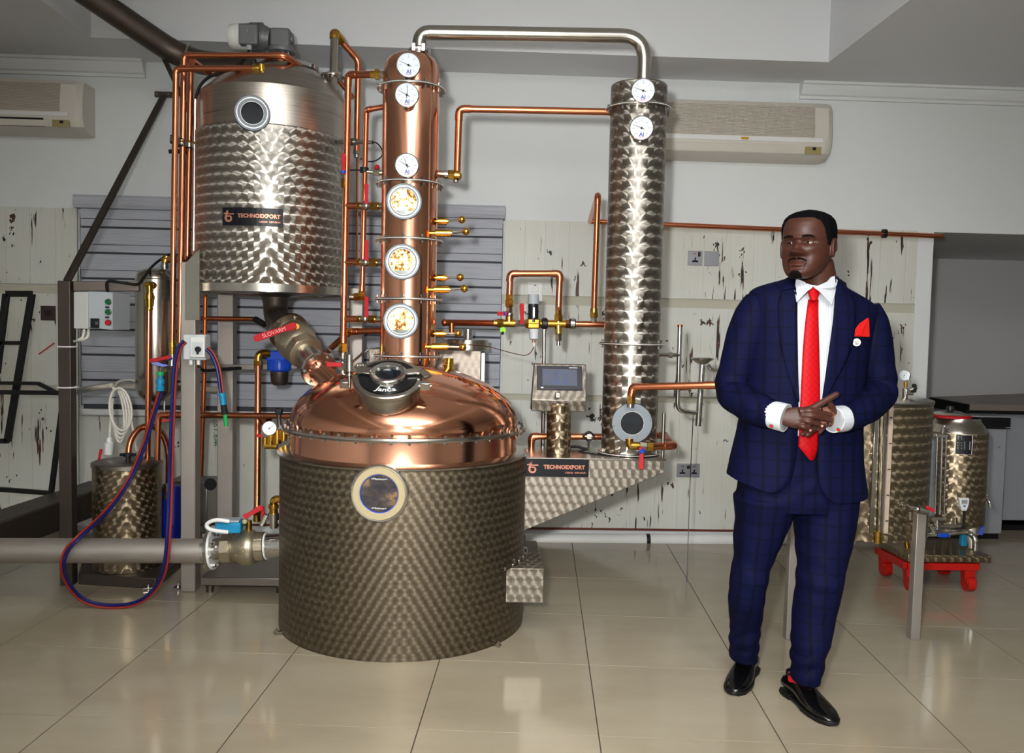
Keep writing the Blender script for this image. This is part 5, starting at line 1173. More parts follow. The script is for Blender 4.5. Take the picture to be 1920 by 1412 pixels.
pipe('thin copper pipe from the tank underside down behind the rear post', PP((385, 552, 4.66), (383, 700, 4.66), (377, 893, 4.66)), .0115, fit=False, m='copper_dull')
o = pipe('dull copper pipe running right under the tank to a black hose end', PP((370, 597, 4.66), (478, 598, 4.66), (489, 603, 4.64)), .0125, fit=False, m='copper_dull'); MB().tube(PP((478, 598, 4.65), (497, 609, 4.62)), .016, 10).build('hose_end', 'rubber', o)
cf = thing('copper_funnel', 'small copper funnel behind the pressure gauge', 'funnel', P(497, 795, 4.40)); MB().lathe([(.012, -.05), (.018, -.03), (.046, .012), (.047, .016), (.042, .012), (.014, -.03), (.010, -.05)], P(497, 786, 4.40), (0, 0, 1), 32).build('cone', 'copper_pipe', cf)
vcl = thing('valve_cluster', 'brass valve cluster with small pressure gauge beside the dome flange', 'valve', P(510, 840, 4.05))
yv = 4.05
for (a, b, r_, m_) in (((508, 815), (508, 835), .017, 'gold'), ((497, 820), (497, 838), .015, 'brass'), ((497, 836), (520, 836), .016, 'gold'), ((520, 806), (520, 832), .018, 'brass'), ((508, 835), (508, 842), .010, 'brass'), ((532, 798), (532, 826), .016, 'brass'), ((524, 812), (546, 812), .013, 'gold')): MB().tube(PP((*a, yv), (*b, yv)), r_, 12).build('fitting', m_, vcl)
MB().tube(PP((523, 768, yv), (523, 776, yv), (523, 780, yv), (524, 802, yv)), [.018, .018, .011, .010], 12).build('black_tap', 'steel_dark', vcl); MB().box(P(523, 771, yv-.01), (.03, .03, .03)).build('tap_head', 'black', vcl, True, bev=.005); lever(vcl, None, P(491, 817, yv-.02), P(481, 817, yv-.02), .014, 'red')
gauge('x', P(505, 803, yv-.03), toward(P(505, 803, yv)), .0345, (40,), parent=vcl, logo=False, stem=.03)
# ================================================================ right-hand side: spirit tank on legs, trolley, dispenser, counters
QX, QY, QR = P(1612, 880, 3.95).x, 3.95, .302
qz = lambda py: P(1680, py, QY-.1).z; qb = P(1612, 1019, QY-QR).z
spt = thing('spirit_tank', 'upright marbled steel spirit tank on steel legs half hidden behind the man', 'tank', (QX, QY, 0))
MB().lathe([(0, qb), (QR-.01, qb), (QR, qb+.004), (QR, qz(760)), (QR-.004, qz(757))], (QX, QY, 0), seg=64).build('shell', 'marb_brown', spt, uv=('cyl', QX, QY, QR))
MB().lathe([(QR+.001, qz(757)), (QR+.004, qz(755)), (QR+.004, qz(750)), (QR-.01, qz(748)), (0, qz(744))], (QX, QY, 0), seg=64).build('lid', 'steel', spt)
def sleg(top, foot): bar('leg', top, foot, .042, .042, spt, 'steel_mid')
sleg(P(1725, 955, 3.66), FL(1712, 1197)); sleg(P(1490, 955, 3.66), FL(1479, 1197)); sleg(V((QX-.10, 4.22, qb+.01)), V((QX-.12, 4.24, 0)))
a_ = lambda px: P(px, 880, 3.67)
for px, w, m_, d in ((1641, 7, 'steel_bright', 0), (1668, 8, 'scale_strip', -.005)):
    M.setdefault('scale_strip', mat('pale_scale_strip', 'b5a493', .5, vary=.1, scale=40))
    p, q = P(px+3, 758, 3.625), P(px-8, 1000, 3.625); bar('sight_guard', p, q, pr(w, 3.66), .012, spt, m_)
bar('sight_guard', P(1660, 762, 3.635), P(1653, 1000, 3.635), pr(5, 3.66), .010, spt, 'steel_dark')
MB().tube(PP((1653, 758, 3.615), (1646, 1000, 3.615)), .0085, 14).build('sight_tube', 'glass', spt); MB().tube(PP((1646, 996, 3.615), (1645, 1018, 3.615)), .017, 14).build('tube_fitting', 'brass', spt)
for i in range(5):
    t = i/5+.1; p = P(1671, 758, 3.62).lerp(P(1660, 1000, 3.62), t); MB().box(p-V((0, .008, 0)), (.012, .003, .004)).build('scale_mark', 'ink', spt, False)
tp = thing('spirit_tap', 'chrome outlet tap with red lever at the right front of the spirit tank', 'tap', P(1710, 955, 3.62))
MB().cyl(P(1682, 947, 3.68), P(1696, 948, 3.65), .017, seg=16).build('collar', 'steel_bright', tp); MB().tube(PP((1690, 947, 3.66), (1712, 953, 3.60), (1722, 955, 3.59)), .0105, 14).build('tap_body', 'steel_bright', tp); MB().cyl(P(1722, 955, 3.59), P(1738, 958, 3.585), .019, seg=16).build('valve_body', 'steel_dark', tp); MB().cyl(P(1707, 960, 3.60), P(1707, 975, 3.60), .006, seg=10).build('spout', 'steel_bright', tp); lever(tp, None, P(1738, 951, 3.57), P(1752, 958, 3.565), .014, 'red')
tg = thing('tank_gauge', 'small gauge and black-knobbed valve on the spirit tank lid', 'gauge', P(1697, 745, 3.9))
MB().tube(PP((1697, 748, 3.90), (1697, 728, 3.90)), .013, 12).build('stem', 'steel', tg); MB().tube(PP((1698, 726, 3.90), (1698, 716, 3.90)), .008, 10).build('neck', 'brass', tg); MB().box(P(1703, 735, 3.9), (.04, .03, .03)).build('valve_block', 'steel', tg, True, bev=.005)
gauge('x', P(1696, 704, 3.89), V((-.8, -.6, 0)), .026, (60,), parent=tg, logo=False, stem=.025)
for i in range(6): a = i*pi/3; MB().sphere(P(1714, 728, 3.88)+V((0, .012*cos(a), .014*sin(a))), .009, 8).build('knob_lobe', 'rubber', tg)
MB().cyl(P(1706, 730, 3.89), P(1714, 728, 3.88), .007, seg=8).build('knob_stem', 'steel', tg)

# red trolley
tro = thing('trolley', 'red steel trolley with marbled platform carrying the dispenser tank', 'trolley', P(1780, 1107, 4.4))
zt = P(1780, 1041, 4.35).z; A0 = P(1703, 1041, 4.35); A1 = P(1859, 1042, 4.35); A3 = FL(1648, 1012, zt); dl = A3-A0; A2 = A1+dl
for q in (A0, A1, A2, A3): q.z = zt
hd_ = V((0, 0, .040)); MB().hull8([A0-hd_, A1-hd_, A2-hd_, A3-hd_, A0, A1, A2, A3]).build('platform', 'marb_brown', tro, True, bev=.003, uv=('box',))
zb = zt-.042; e = V((.012, 0, 0)); i_ = .02
B0, B1, B2, B3 = [V((q.x, q.y+.01, zb-.02)) for q in (A0, A1-V((.07, 0, 0)), A2-V((.07, 0, 0)), A3)]
for a, b in ((B0, B1), (B1, B2), (B2, B3), (B3, B0)): bar('frame_rail', a, b, .036, .036, tro, 'red_paint', (0, 0, 1))
for q in (B0+V((.03, .02, 0)), B1+V((-.035, .02, 0)), B2, B3+V((.03, -.03, 0))):
    ck = MB().hull8([q+V(p) for p in ((-.024, -.024, -.085), (.024, -.024, -.085), (.024, .024, -.085), (-.024, .024, -.085), (-.030, -.026, -.012), (.030, -.026, -.012), (.030, .026, -.012), (-.030, .026, -.012))]).build('caster_fork', 'red_paint', tro, True, bev=.003)
    wr = q.z*.30; MB().tube([q+V((-.021, -.012, -(q.z-wr-.001))), q+V((.021, -.012, -(q.z-wr-.001)))], wr, 20).build('wheel', 'red_paint', ck); MB().box(q+V((0, -.034, -.075)), (.05, .016, .03)).build('brake', 'red_paint', ck, True, bev=.003)

# dispenser tank
MX, MY = P(1790, 900, 4.62).x, 4.62; mz = lambda py: P(1790, py, MY).z; mrr = pr(54.5, MY)
ds = thing('dispenser_tank', 'short marbled steel dispenser tank with black-knobbed lid on the trolley', 'tank', (MX, MY, zt))
MB().lathe([(0, mz(985)), (mrr*.8, mz(984)), (mrr, mz(976)), (mrr, mz(812)), (mrr*.985, mz(808))], (MX, MY, 0), seg=56).build('shell', 'marb_brown', ds, uv=('cyl', MX, MY, mrr))
MB().lathe([(mrr*.99, mz(812)), (mrr*.95, mz(803)), (mrr*.80, mz(793)), (mrr*.74, mz(788)), (mrr*.72, mz(782))], (MX, MY, 0), seg=56).build('shoulder', 'steel', ds)
lc = V((P(1781, 780, MY).x, MY, 0)); MB().lathe([(mrr*.66, mz(783)), (mrr*.70, mz(782)), (mrr*.70, mz(779)), (mrr*.62, mz(777))], (lc.x, MY, 0), seg=48).build('red_gasket', 'red', ds); MB().lathe([(mrr*.68, mz(780)), (mrr*.6, mz(776)), (mrr*.3, mz(771)), (0, mz(770))], (lc.x, MY, 0), seg=40).build('lid', 'steel', ds)
MB().cyl((lc.x, MY, mz(772)), (lc.x, MY, mz(764)), .012, seg=12).build('knob_stem', 'black', ds); MB().cyl((lc.x, MY, mz(768)), (lc.x, MY, mz(762)), .024, .020, seg=16).build('lid_knob', 'black', ds)
M['cream_steel'] = mat('pale_satin_steel', 'cfc7b6', .4, .6, vary=.05)
for px in (1727, 1822, 1775):
    yy = MY-.13 if px != 1775 else MY+.12; p = P(px, 1035, yy); t_ = P(px+(4 if px < 1750 else -4), 978, yy+.03); p.z = zt+.001
    MB().tube([p, p.lerp(t_, .5), t_], [.018, .026, .034], 14).build('foot', 'cream_steel', ds)
fy = MY-mrr
for px, m_, r_ in ((1757, 'steel_bright', .006), (1766, 'steel_bright', .007), (1774, 'steel', .005)): MB().cyl(P(px, 820, fy), P(px-4, 965, fy), r_, seg=10).build('sight_rod', m_, ds)
bar('sight_cover', P(1750, 822, fy+.04), P(1744, 968, fy+.04), pr(16, fy), .01, ds, 'grey_plastic'); MB().sphere(P(1771, 800, fy+.05), .012, 12).build('top_fitting', 'steel_bright', ds); MB().cyl(P(1771, 800, fy+.05), P(1768, 822, fy), .009, seg=10).build('top_fitting', 'steel_bright', ds); MB().box(P(1764, 817, fy+.01), (.07, .03, .02)).build('top_bracket', 'steel_bright', ds, True, bev=.004)
lb = P(1808, 834, fy); la = atan2(lb.y-MY, lb.x-MX); lb2 = lambda a, z, k=0.: V((MX+(mrr+.002+k)*cos(la+a/mrr), MY+(mrr+.002+k)*sin(la+a/mrr), lb.z+z))
lab = MB().loft([[lb2(-.040+.02*i, -.052), lb2(-.040+.02*i, .052)] for i in range(5)], False, False).build('label', 'black', ds, False, solid=.0015)
b = MB()
for x0_, x1_, z0_, z1_ in ((-.032, -.014, .036, .044), (.002, .030, -.026, .018)): b.add([lb2(x0_, z0_, .0015), lb2(x1_, z0_, .0015), lb2(x1_, z1_, .0015), lb2(x0_, z1_, .0015)], [(0, 1, 2, 3)])
b.build('label_patch', 'grey_plastic', lab, False, solid=.0003)
for z_ in (.028, .006, -.008, -.022): MB().add([lb2(-.032, z_, .0015), lb2(-.010, z_, .0015), lb2(-.010, z_+.004, .0015), lb2(-.032, z_+.004, .0015)], [(0, 1, 2, 3)]).build('label_line', 'grey_plastic', lab, False, solid=.0003)
fr_ = MB(); fr_.tube([lb2(-.040, -.052, .001), lb2(0, -.052, .001), lb2(.040, -.052, .001), lb2(.040, .052, .001), lb2(0, .052, .001), lb2(-.040, .052, .001)], .0016, 6, False, True); fr_.build('label_rim', 'letter_white', lab)
# thermometer, taps and pipework of the dispenser
th_ = thing('digital_thermometer', 'white digital thermometer with black stem in front of the dispenser tank', 'thermometer', P(1808, 990, 4.36)); Yh = 4.37
MB().prism(PP((1799, 934, Yh), (1818, 934, Yh), (1817, 945, Yh), (1813, 958, Yh), (1804, 958, Yh), (1800, 945, Yh)), (0, .02, 0)).build('head', 'white_plastic', th_, True, bev=.003); MB().box(P(1808.5, 941, Yh-.001), (.030, .004, .022)).build('display', 'grey_plastic', th_, False); MB().box(P(1808.5, 949, Yh-.001), (.010, .004, .007)).build('button', 'blue', th_, False); MB().cyl(P(1808, 958, Yh+.01), P(1807, 992, Yh+.01), .006, seg=10).build('stem', 'black', th_)
text('21.4', 'reading', 'ink', th_, .014, lambda x, y, z: P(1808.5, 941, Yh-.004)+V((x, -z, y)), .0003)
mf = thing('dispenser_manifold', 'chrome pipe manifold with blue-handled valve under the dispenser tank', 'manifold', P(1780, 1005, 4.42)); Yq = 4.40
for a, b, r_, m_ in (((1738, 1003), (1758, 1003), .012, 'steel_bright'), ((1758, 1001), (1780, 1001), .016, 'steel_bright'), ((1780, 1000), (1812, 997), .014, 'steel_bright'), ((1750, 988), (1806, 985), .014, 'steel'), ((1757, 975), (1757, 992), .015, 'steel_bright'), ((1748, 974), (1770, 974), .011, 'steel_bright'), ((1791, 970), (1791, 984), .010, 'steel'), ((1744, 985), (1752, 1000), .015, 'steel')): MB().tube(PP((*a, Yq), (*b, Yq)), r_, 12).build('fitting', m_, mf)
MB().tube(spline(PP((1810, 997, Yq), (1820, 1002, Yq), (1828, 1012, Yq-.02), (1828, 1032, Yq-.02)), 5), .015, 12).build('spout', 'steel_bright', mf); MB().box(P(1769, 1004, Yq-.02), (.056, .014, .022)).build('valve_handle', 'blue', mf, True, bev=.004); MB().box(P(1806, 1010, Yq+.1), (.03, .03, .08)).build('hose', 'teal', mf, True, bev=.006)
MB().tube(PP((1700, 1015, 4.5), (1701, 1028, 4.5)), .014, 12).build('plug', 'brass', mf)
tp = thing('dispenser_tap', 'chrome tap on the right side of the dispenser tank', 'tap', P(1845, 935, 4.6))
MB().cyl(P(1834, 936, 4.6), P(1842, 934, 4.55), .016, seg=14).build('collar', 'steel_bright', tp); MB().tube(fillet(PP((1840, 935, 4.56), (1855, 939, 4.5), (1857, 951, 4.5)), .015), .009, 12).build('spout', 'steel_bright', tp); MB().cyl(P(1843, 934, 4.55), P(1843, 927, 4.55), .014, seg=12).build('valve_body', 'steel_bright', tp); MB().cyl(P(1850, 932, 4.55), P(1850, 926, 4.55), .009, seg=10).build('tap_key', 'steel_bright', tp)
bl_ = mf; lever(mf, None, P(1839, 1000, 4.7), P(1843, 974, 4.7), .022, 'blue'); MB().tube(PP((1830, 1002, 4.7), (1839, 1000, 4.71), (1838, 992, 4.71)), .008, 10).build('valve_stem', 'steel_bright', bl_)

# counters in and before the alcove
c1 = thing('serving_counter', 'brown-topped counter with thick black edges in the alcove at the photo edge', 'counter', P(1880, 900, 5.7))
z1 = P(1818, 757, 5.62).z; L0 = P(1818, 757, 5.62); L1 = FL(1745, 744, z1); 
MB().hull8([V((L0.x, L0.y, z1-.045)), V((5.2, L0.y+.02, z1-.045)), V((5.2, 7.2, z1-.045)), V((L1.x, L1.y, z1-.045)), V((L0.x, L0.y, z1)), V((5.2, L0.y+.02, z1)), V((5.2, 7.2, z1)), V((L1.x, L1.y, z1))]).build('worktop', 'counter_brown', c1, True, bev=.003)
dd = (L1-L0).normalized(); MB().hull8([V((L0.x-.012, L0.y, z1-.072)), V((L0.x, L0.y, z1-.072)), V((L1.x, L1.y, z1-.072)), V((L1.x-.012, L1.y, z1-.072)), V((L0.x-.012, L0.y-.004, z1-.004)), V((L0.x, L0.y-.004, z1-.004)), V((L1.x, L1.y, z1-.004)), V((L1.x-.012, L1.y, z1-.004))]).build('end_edge', 'counter_black', c1, False)
MB().box(((L0.x+5.2)/2, L0.y+.06, z1-.058), (5.2-L0.x, .03, .026)).build('under_edge', 'counter_black', c1, False)
xc_ = P(1893, 800, 5.5).x+.03
MB().box(((xc_+5.1)/2, 6.4, (z1-.07)/2+.04), (5.1-xc_, 1.3, z1-.15)).build('carcass', 'counter_grey', c1, True, bev=.004); MB().box(((xc_+.02+5.0)/2, 6.42, .02), (4.98-xc_, 1.26, .04)).build('plinth', 'counter_black', c1, False)
c2 = thing('side_cabinet', 'grey cabinet with black top drawer band standing behind the dispenser tank', 'cabinet', P(1850, 1008, 5.5))
z2 = P(1893, 783, 5.5).z; xr = P(1893, 800, 5.5).x; xl_ = P(1742, 800, 5.5).x; zl = P(1893, 805, 5.5).z
MB().box(((xl_+xr)/2, 5.72, (zl-.04)/2+.04), (xr-xl_-.02, .42, zl-.04)).build('carcass', 'counter_grey', c2, True, bev=.004); MB().box(((xl_+xr)/2, 5.72, .02), (xr-xl_-.04, .38, .04)).build('plinth', 'counter_black', c2, False)
MB().box(((xl_+xr)/2, 5.715, (z2+zl)/2-.001), (xr-xl_, .45, z2-zl-.006)).build('drawer_band', 'counter_black', c2, True, bev=.003); MB().box(((xl_+xr)/2, 5.715, z2+.004), (xr-xl_, .45, .010)).build('top_panel', 'counter_grey', c2, True, bev=.002)
MB().box((xr-.02, 5.486, zl+.012), (.03, .01, .006)).build('handle', 'steel_bright', c2, False); MB().sphere(P(1873, 838, 5.50), .006, 8).build('lock', 'steel_bright', c2)
# ================================================================ the man in the navy suit
BY = 3.06; TILT = .11; XC = 1525
man = thing('person', 'man in navy check suit and red tie standing with hands clasped, looking to the side', 'person', (P(1500, 1300, 3.05).x, 3.05, 0))
def interp(tab, y):
    if y <= tab[0][0]: return tab[0][1:]
    for a, b in zip(tab, tab[1:]):
        if a[0] <= y <= b[0]:
            t = (y-a[0])/(b[0]-a[0]); t2 = t
            return [p+(q-p)*t2 for p, q in zip(a[1:], b[1:])]
    return tab[-1][1:]
def suit_mat():
    t = NT('navy_check_wool'); p = t.n('ShaderNodeTexCoord').outputs['Object']
    sp = t.n('ShaderNodeSeparateXYZ'); t.l(p, sp.inputs[0])
    def line(c, per, w): return t.math('LESS_THAN', t.math('ABSOLUTE', t.math('SUBTRACT', t.math('FRACT', t.math('DIVIDE', c, per)), .5)), w)
    k = t.math('MAXIMUM', line(sp.outputs[0], .046, .12), line(sp.outputs[2], .058, .05))
    f = t.noise(7, 3, p); c = t.mix(f, lin('070926'), lin('0b0f31'))
    c = t.mix(t.math('MULTIPLY', k, .55), c, lin('05060f'))
    w = t.noise(420, 2, p)
    t.set(Base_Color=c, Roughness=.72, Sheen_Weight=0.0); t.b.inputs['Specular IOR Level'].default_value = .08
    fold = t.noise(9, 2, t.mapping(p, (1, 1, 1.6)), .5)
    t.bump(t.math('ADD', t.math('MULTIPLY', fold, .9), t.math('MULTIPLY', w, .03)), .22, .02); return t.m
def shirt_mat():
    t = NT('striped_white_shirt'); p = t.n('ShaderNodeTexCoord').outputs['Object']; sp = t.n('ShaderNodeSeparateXYZ'); t.l(p, sp.inputs[0])
    k = t.math('LESS_THAN', t.math('FRACT', t.math('DIVIDE', sp.outputs[0], .0085)), .16)
    t.set(Base_Color=t.mix(t.math('MULTIPLY', k, .5), lin('c6cacf'), lin('7f8896')), Roughness=.7)
    t.bump(t.noise(14, 2, p), .3, .01); return t.m
def tie_mat():
    t = NT('red_quilted_silk'); p = t.n('ShaderNodeTexCoord').outputs['Object']; sp = t.n('ShaderNodeSeparateXYZ'); t.l(p, sp.inputs[0])
    a = t.math('ADD', sp.outputs[2], t.math('MULTIPLY', sp.outputs[0], 1.1)); b = t.math('SUBTRACT', sp.outputs[2], t.math('MULTIPLY', sp.outputs[0], 1.1))
    g = lambda v: t.math('LESS_THAN', t.math('FRACT', t.math('DIVIDE', v, .024)), .10)
    k = t.math('MAXIMUM', g(a), g(b))
    t.set(Base_Color=t.mix(t.math('MULTIPLY', k, .55), lin('b4060f'), lin('5c0409')), Roughness=.55, Specular_IOR_Level=.15); return t.m
def skin_mat(nm, c1, c2, rough=.44):
    t = NT(nm); p = t.n('ShaderNodeTexCoord').outputs['Object']; f = t.noise(28, 4, p); f2 = t.noise(240, 2, p)
    t.set(Base_Color=t.mix(f, lin(c1), lin(c2)), Roughness=t.math('MULTIPLY_ADD', f2, .12, rough), Subsurface_Weight=.08, Subsurface_Radius=(.01, .004, .002))
    t.b.inputs['Specular IOR Level'].default_value = .45; t.bump(f2, .08, .002); return t.m
M['suit'] = suit_mat(); M['shirt'] = shirt_mat(); M['tie'] = tie_mat()
M['skin'] = skin_mat('dark_brown_skin', '3a1d14', '482518'); M['lip'] = skin_mat('lip_skin', '4a231b', '522820', .36); M['palm'] = skin_mat('lighter_palm_skin', '744632', '80503a')
M['hair'] = mat('black_hair', '060507', .9, vary=.3, scale=260, spec=.08); M['stubble'] = mat('black_beard', '0d0807', .9, vary=.4, scale=300, spec=.1)
M['eye_white'] = mat('eye_white', '9a938a', .25, vary=0); M['iris'] = mat('dark_iris', '0c0706', .12, vary=0); M['nail'] = mat('finger_nail', 'b98d7c', .35, vary=.05)
M['shoe'] = mat('black_polished_leather', '070708', .16, vary=.2, scale=40, spec=.6); M['sole'] = mat('black_shoe_sole', '0a0a0a', .5, vary=.1); M['sock'] = mat('red_sock', 'c01020', .8, vary=.08)
M['white_cloth'] = mat('white_cotton', 'c6cacd', .7, vary=.02, scale=30); M['square'] = mat('red_silk', 'c8140f', .6, vary=.05, scale=30); M['jacket_lining'] = mat('dark_lining', '0a0c22', .6, vary=.1)

def remeshed(mb, name, mats, parent, voxel, smooth=2, fac=.5):
    """fuse overlapping shapes into one continuous skin"""
    o = mb.build('tmp', mats, None, True, 180)
    md = o.modifiers.new('fuse', 'REMESH'); md.mode = 'VOXEL'; md.voxel_size = voxel; md.use_smooth_shade = True
    if smooth: ms = o.modifiers.new('soft', 'SMOOTH'); ms.iterations = smooth; ms.factor = fac
    dg = bpy.context.evaluated_depsgraph_get(); me = bpy.data.meshes.new_from_object(o.evaluated_get(dg)); bpy.data.objects.remove(o)
    off = ORG[parent.name]
    n = len(me.vertices)
    for v in me.vertices: v.co = v.co-off
    me.name = name; r = bpy.data.objects.new(name, me); COL.objects.link(r); r.parent = parent; ORG[r.name] = off
    me.polygons.foreach_set('use_smooth', [True]*len(me.polygons)); return r
def superell(c, hw, hd, n=2.3, seg=36):
    S = lambda v: math.copysign(abs(v)**(2/n), v)
    return [c+V((hw*S(cos(2*pi*j/seg)), hd*S(sin(2*pi*j/seg)), 0)) for j in range(seg)]

# ---- trousers
LEGL = [(930, 1376, 1491, 3.06), (950, 1378, 1488, 3.06), (976, 1380, 1481, 3.06), (1008, 1375, 1467, 3.06), (1026, 1377, 1460, 3.06), (1043, 1376, 1452, 3.06), (1063, 1373, 1444, 3.06), (1086, 1368, 1440, 3.06), (1106, 1368, 1435, 3.07), (1122, 1365, 1434, 3.08), (1136, 1366, 1431, 3.09), (1155, 1367, 1430, 3.12), (1173, 1369, 1426, 3.14), (1200, 1368, 1423, 3.17), (1223, 1368, 1420, 3.19), (1236, 1368, 1420, 3.20)]
LEGR = [(930, 1491, 1607, 3.06), (950, 1490, 1605, 3.06), (983, 1490, 1601, 3.05), (1008, 1492, 1597, 3.04), (1030, 1493, 1592, 3.03), (1050, 1495, 1588, 3.02), (1066, 1496, 1582, 3.01), (1084, 1493, 1582, 3.0), (1103, 1493, 1577, 3.0), (1125, 1489, 1573, 3.0), (1150, 1486, 1566, 3.0), (1180, 1485, 1561, 2.99), (1203, 1484, 1555, 2.985), (1216, 1485, 1548, 2.98), (1230, 1483, 1546, 2.98), (1245, 1485, 1543, 2.98), (1262, 1483, 1539, 2.975), (1277, 1485, 1536, 2.975)]
def leg_rings(tab, grow=1.):
    out = []
    for y, l, r, Y in tab:
        w = pr((r-l)/2, Y)*grow; k = min(1, max(0, (y-930)/120)); out.append(superell(P((l+r)/2, y, Y), w, w*(1.12+.10*(1-k))+(.012 if y > 1180 else 0), 2.15))
    return out
tb = MB(); tb.loft(leg_rings(LEGL)); tb.loft(leg_rings(LEGR))
hp = [(806, 1408, 1594, .120), (842, 1402, 1598, .122), (880, 1392, 1602, .128), (905, 1384, 1606, .135), (930, 1378, 1607, .138), (952, 1380, 1604, .130)]
tb.loft([superell(P((l+r)/2, y+ (0 if y > 900 else 0), BY), pr((r-l)/2, BY), d, 2.5) for y, l, r, d in hp])
tro_ = remeshed(tb, 'trousers', 'suit', man, .0065, 3)
for v in tro_.data.vertices:       # soft creases at knee, crotch and ankle
    w = v.co+ORG['person']; z = w.z; nrm = v.normal
    a = .0016*sin(75*z+30*w.x)*math.exp(-((z-.50)/.10)**2)+.0028*sin(95*z-40*w.x)*math.exp(-((z-.17)/.07)**2)+.002*sin(70*z+60*abs(w.x-1.2))*math.exp(-((z-.80)/.06)**2)
    v.co += nrm*a

# ---- jacket shell
JT = [(520, 1486, 1566, .066), (529, 1474, 1578, .078), (536, 1457, 1594, .086), (544, 1436, 1614, .095), (552, 1418, 1632, .102), (560, 1406, 1644, .108), (570, 1401, 1648, .113), (585, 1400, 1645, .120), (605, 1400, 1638, .126), (640, 1399, 1630, .133), (680, 1397, 1624, .137), (720, 1394, 1619, .139), (755, 1390, 1617, .139), (790, 1387, 1617, .139), (820, 1381, 1617, .141), (850, 1374, 1618, .145), (880, 1367, 1622, .150), (900, 1363, 1625, .153), (910, 1361, 1626, .154)]
OL = [(515, 1494), (560, 1493), (640, 1494), (700, 1496), (755, 1498), (800, 1497), (840, 1495), (865, 1491), (885, 1485), (898, 1474), (905, 1464), (910, 1452)]
OR = [(515, 1567), (560, 1566), (600, 1563), (650, 1556), (700, 1549), (740, 1543), (790, 1537), (840, 1533), (870, 1534), (890, 1540), (900, 1548), (906, 1558), (910, 1570)]
NJ = 2.35
def jring(y0):
    l, r, hd = interp(JT, y0); cpx = (l+r)/2
    c = P(cpx, y0+TILT*(cpx-XC), BY); return c, pr((r-l)/2, BY), hd, cpx
def jsurf(px, py, lift=0.):
    """point on the front of the chest under photo pixel (px, py)"""
    y0 = py-TILT*(px-XC); c, hw, hd, cpx = jring(y0); Y = BY-hd
    for _ in range(4):
        p = P(px, py, Y); q = min(.999, abs(p.x-c.x)/hw); cs = (1-q**NJ)**(1/NJ); Y = BY-hd*cs-lift
    return P(px, py, Y)
rows = [515+i*5.2 for i in range(12)]+[580+i*11 for i in range(28)]+[884, 890, 896, 901, 905, 908, 910]
NS = 64; rings = []
for y0 in rows:
    c, hw, hd, cpx = jring(y0); S = lambda v: math.copysign(abs(v)**(2/NJ), v)
    lo, = interp(OL, y0); ro, = interp(OR, y0)
    ang = []
    for e in (lo, ro):
        x = P(e, y0+TILT*(e-XC), BY-hd).x-c.x; q = max(-.98, min(.98, x/hw)); ang.append(math.asin(math.copysign(abs(q)**(NJ/2), q)))
    aL, aR = ang; ring = []
    for j in range(NS+1):
        a = aL+2*pi+(aR-aL-2*pi)*j/NS
        x, y = hw*S(sin(a)), -hd*S(cos(a))
        drop = pr(19, BY)*max(0, (y0-800)/110)**2*max(0, cos(a))**1.5
        fold = .0022*sin(34*a+y0*.05)*max(0, (y0-780)/130)*(1-max(0, cos(a)))+.004*sin(y0*.16+3*sin(a))*math.exp(-((y0-755)/50)**2)*(abs(sin(a)))
        ring.append(c+V((x*(1+fold*3), y*(1+fold*3), -x*TILT-drop)))
    rings.append(ring)
jk = MB(); jk.loft(rings, False, False)
jacket = jk.build('jacket', ['suit', 'jacket_lining'], man, True, 60)
md = jacket.modifiers.new('thickness', 'SOLIDIFY'); md.thickness = .005; md.offset = -1; md.material_offset = 1; md.material_offset_rim = 0
# sleeves
def sleeve(pts, rad, name='sleeve', m='suit', parent=None, folds=True, seg=28):
    c = spline(PP(*pts), 8); n = len(c); R = []
    for i in range(n):
        t = i/(n-1)*(len(rad)-1); k = min(int(t), len(rad)-2); R.append(rad[k]+(rad[k+1]-rad[k])*(t-k))
    b = MB(); b.tube(c, R, seg)
    if folds:
        for i in range(n):
            t = i/(n-1)
            for j in range(seg):
                k = i*seg+j; d = b.v[k]-c[i]; a = 2*pi*j/seg
                e = .05*math.exp(-((t-.56)/.13)**2)*sin(46*t+2.2*sin(a)+1.3)+.03*math.exp(-((t-.85)/.12)**2)*sin(52*t+1.5*cos(a))+.02*sin(17*t+2*a)
                b.v[k] = c[i]+d*(1+e)
    return b.build(name, m, parent, True, 180)
sl = sleeve(((1424, 562, 3.06), (1412, 590, 3.06), (1400, 630, 3.06), (1386, 680, 3.07), (1375, 715, 3.07), (1377, 738, 3.05), (1400, 757, 2.98), (1426, 769, 2.92), (1452, 779, 2.875)), (.050, .066, .071, .068, .064, .062, .060, .056, .049), 'sleeve', 'suit', jacket)
sr_ = sleeve(((1622, 578, 3.06), (1631, 604, 3.06), (1638, 640, 3.06), (1645, 685, 3.07), (1649, 718, 3.07), (1646, 742, 3.04), (1626, 763, 2.97), (1606, 776, 2.92), (1580, 786, 2.88)), (.052, .063, .064, .062, .062, .061, .056, .051, .047), 'sleeve', 'suit', jacket)
def strip(inner, outer, lift, name, m, parent, n=18, across=6, solid=.004, belly=.0):
    A = spline([V((x, y, 0)) for x, y in inner], 6); B = spline([V((x, y, 0)) for x, y in outer], 6); rows_ = []
    def samp(L, t): k = t*(len(L)-1); i = min(int(k), len(L)-2); return L[i].lerp(L[i+1], k-i)
    for i in range(n+1):
        a, b = samp(A, i/n), samp(B, i/n)
        rows_.append([jsurf(a.x+(b.x-a.x)*j/across, a.y+(b.y-a.y)*j/across, lift+belly*(1-(2*j/across-1)**2)) for j in range(across+1)])
    return MB().loft(rows_, False, False).build(name, m, parent, True, 60, solid=solid)
